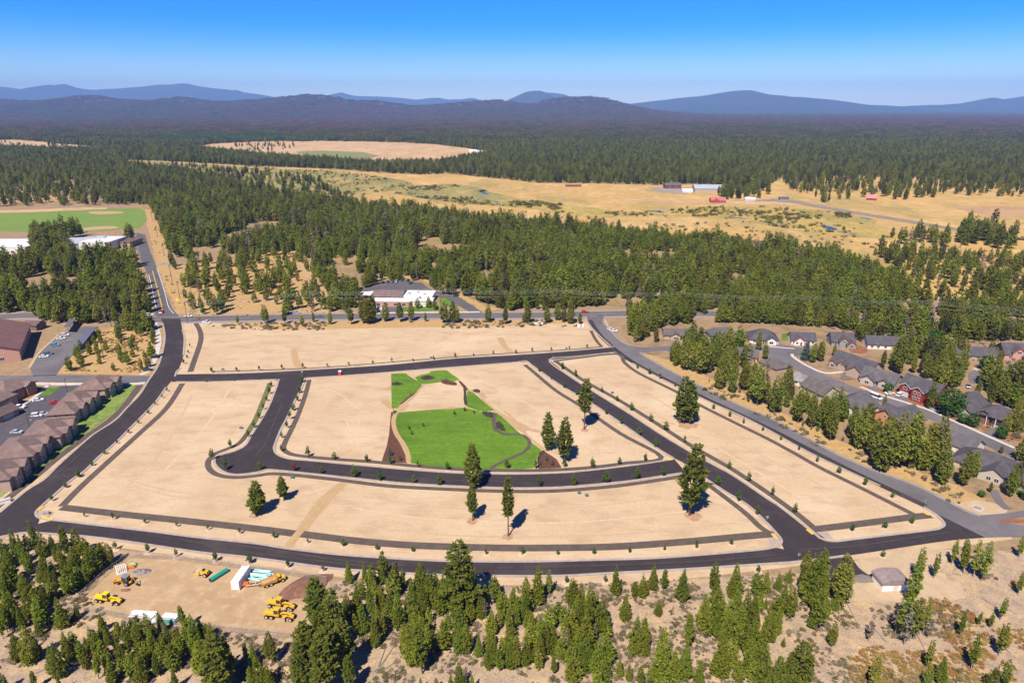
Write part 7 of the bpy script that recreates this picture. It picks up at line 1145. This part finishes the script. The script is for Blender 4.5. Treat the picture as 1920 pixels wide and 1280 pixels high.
p = G(5, 944); o = thing('stone_block', 'pale concrete block by the west road at the left edge', 'concrete block', (p.x, p.y, 0.08), R(38)); MB().box(-2.2, 2.2, -0.7, 0.7, 0, 1.2).build('block', M_white, o, bevel=0.05); MB().box(-2.3, 2.3, -0.8, 0.8, 1.2, 1.3).build('cap', M_walk, o)
box_unit('pale cabinet at the corner of the near junction', 88, 964, M_conc, 1.6, 1.0, 0.9); box_unit('white cabinet, left of two above the cross road end', 1085, 613, WP, 1.6, 1.2, 1.5, z=0.06); box_unit('white cabinet, right of two above the cross road end', 1093, 613, WP, 1.4, 1.2, 1.5, z=0.06)
car('white pickup parked on the grass below the highway pines', 1010, 609, 0, 'white', 'pickup', 'pickup', z=0.06)
# lawn shrubs, mulch-bed stones and young conifers
for x, y, l_ in pk([(345, 745, 'lowest of three on the left of the lawn'), (322, 700, 'middle of three on the left of the lawn'), (445, 675, 'right of three on the left of the lawn'), (730, 565, 'left of three along the lawn top'), (822, 533, 'middle of three along the lawn top'), (905, 562, 'right of three along the lawn top')]): plant('shrub', 'sapling', x, y, 2.2, f'dark little shrub on the park lawn, {l_}', 'shrub', 'young shrubs on the park lawn')
for x, yt, yb, l_ in zt(700, 660, 4.8, [(150, 845, 935, 'tall one, left in the left mulch bed'), (240, 915, 978, 'short one, right in the left mulch bed'), (1500, 960, 1020, 'left in the right mulch bed'), (1558, 920, 980, 'middle in the right mulch bed'), (1610, 955, 1020, 'right in the right mulch bed')]): plant('spruce_tree', 'spruce', x, yb, HT(x, yb, yt), f'grey-blue spruce, {l_}', 'spruce', 'blue spruces in the mulch beds', wide=0.75)
rn = random.Random(77)
BEDN = ['oval dark bed by the top lawn', 'dark bed at the left edge of the top lawn', 'dark bed right of the lawn top', 'dark bed inside the path loop', 'diagonal strip beside the upper left lawn', 'curved strip left of the right lawn', 'brown bed above the bare patch', 'strip at the upper right corner', 'small bed where the paths meet', 'dark edge of the right mulch bed', 'bed on the sand right of the lawns']
for k, b in enumerate(BEDS):
    cx_ = sum(q_[0] for q_ in b) / len(b); cy_ = sum(q_[1] for q_ in b) / len(b)
    spots = []
    for j in range(7 if k < 4 else 4):
        a_ = b[rn.randrange(len(b))]; t_ = rn.uniform(0.1, 0.9); spots.append(pk([(cx_ + (a_[0] - cx_) * t_, cy_ + (a_[1] - cy_) * t_)])[0])
    for j, q_ in enumerate(sorted(spots)):
        plant('bed_shrub', 'sapling', q_[0], q_[1], rn.uniform(0.7, 1.3), f'{["leftmost", "second", "third", "fourth", "fifth", "sixth", "last"][j]} small shrub in the {BEDN[k]}', 'shrub', 'shrubs in the park planting beds')
# fallen logs and bare sticks on the dry slope and left clearing
lg = MB().tube((-0.5, 0, 0), (0.5, 0, 0.0), 1, 0.55, 7); log_me = pymesh('log', lg.v, lg.f); log_me.materials.append(M_greybark)
for k, (x0, y0, x1, y1) in enumerate([(1585, 1125, 1612, 1178), (1720, 1190, 1735, 1222), (1660, 1150, 1690, 1168), (1755, 1190, 1825, 1204), (1840, 1120, 1870, 1140), (1885, 1140, 1905, 1152), (705, 1262, 740, 1210), (708, 1256, 722, 1216), (718, 1258, 748, 1236), (1700, 1230, 1722, 1262), (1790, 1232, 1812, 1250), (1640, 1180, 1662, 1204), (1870, 1200, 1895, 1226), (180, 1236, 200, 1216), (66, 1262, 100, 1250)]):
    a_ = G(x0, y0); b2 = G(x1, y1); d = b2 - a_; q_ = link('fallen_log', log_me, None, None, tuple((a_ + b2) / 2 + Vector((0, 0, 0.25)))); L_ = d.length; q_.scale = (L_, 0.16, 0.16); q_.rotation_euler = (0, 0, math.atan2(d.y, d.x)); tag(q_, (f'grey fallen log on the dry slope, {["just below the south spur", "below the pump house, lower one", "below the pump house, upper one", "longest, lying level", "near the right edge, upper one", "closest to the right edge", "", "", "", "at the bottom left of the slope", "below the long level one", "left of the pump house sand", "at the lower right corner"][k]}' if k < 6 or 8 < k < 13 else f'grey fallen log fanned out in the clearing below the dark clump, {["upper left", "steepest", "lowest"][k - 6]}' if k < 9 else f'grey fallen log in the left thicket, {["right", "left"][k - 13]} one'), 'log', 'grey fallen logs')
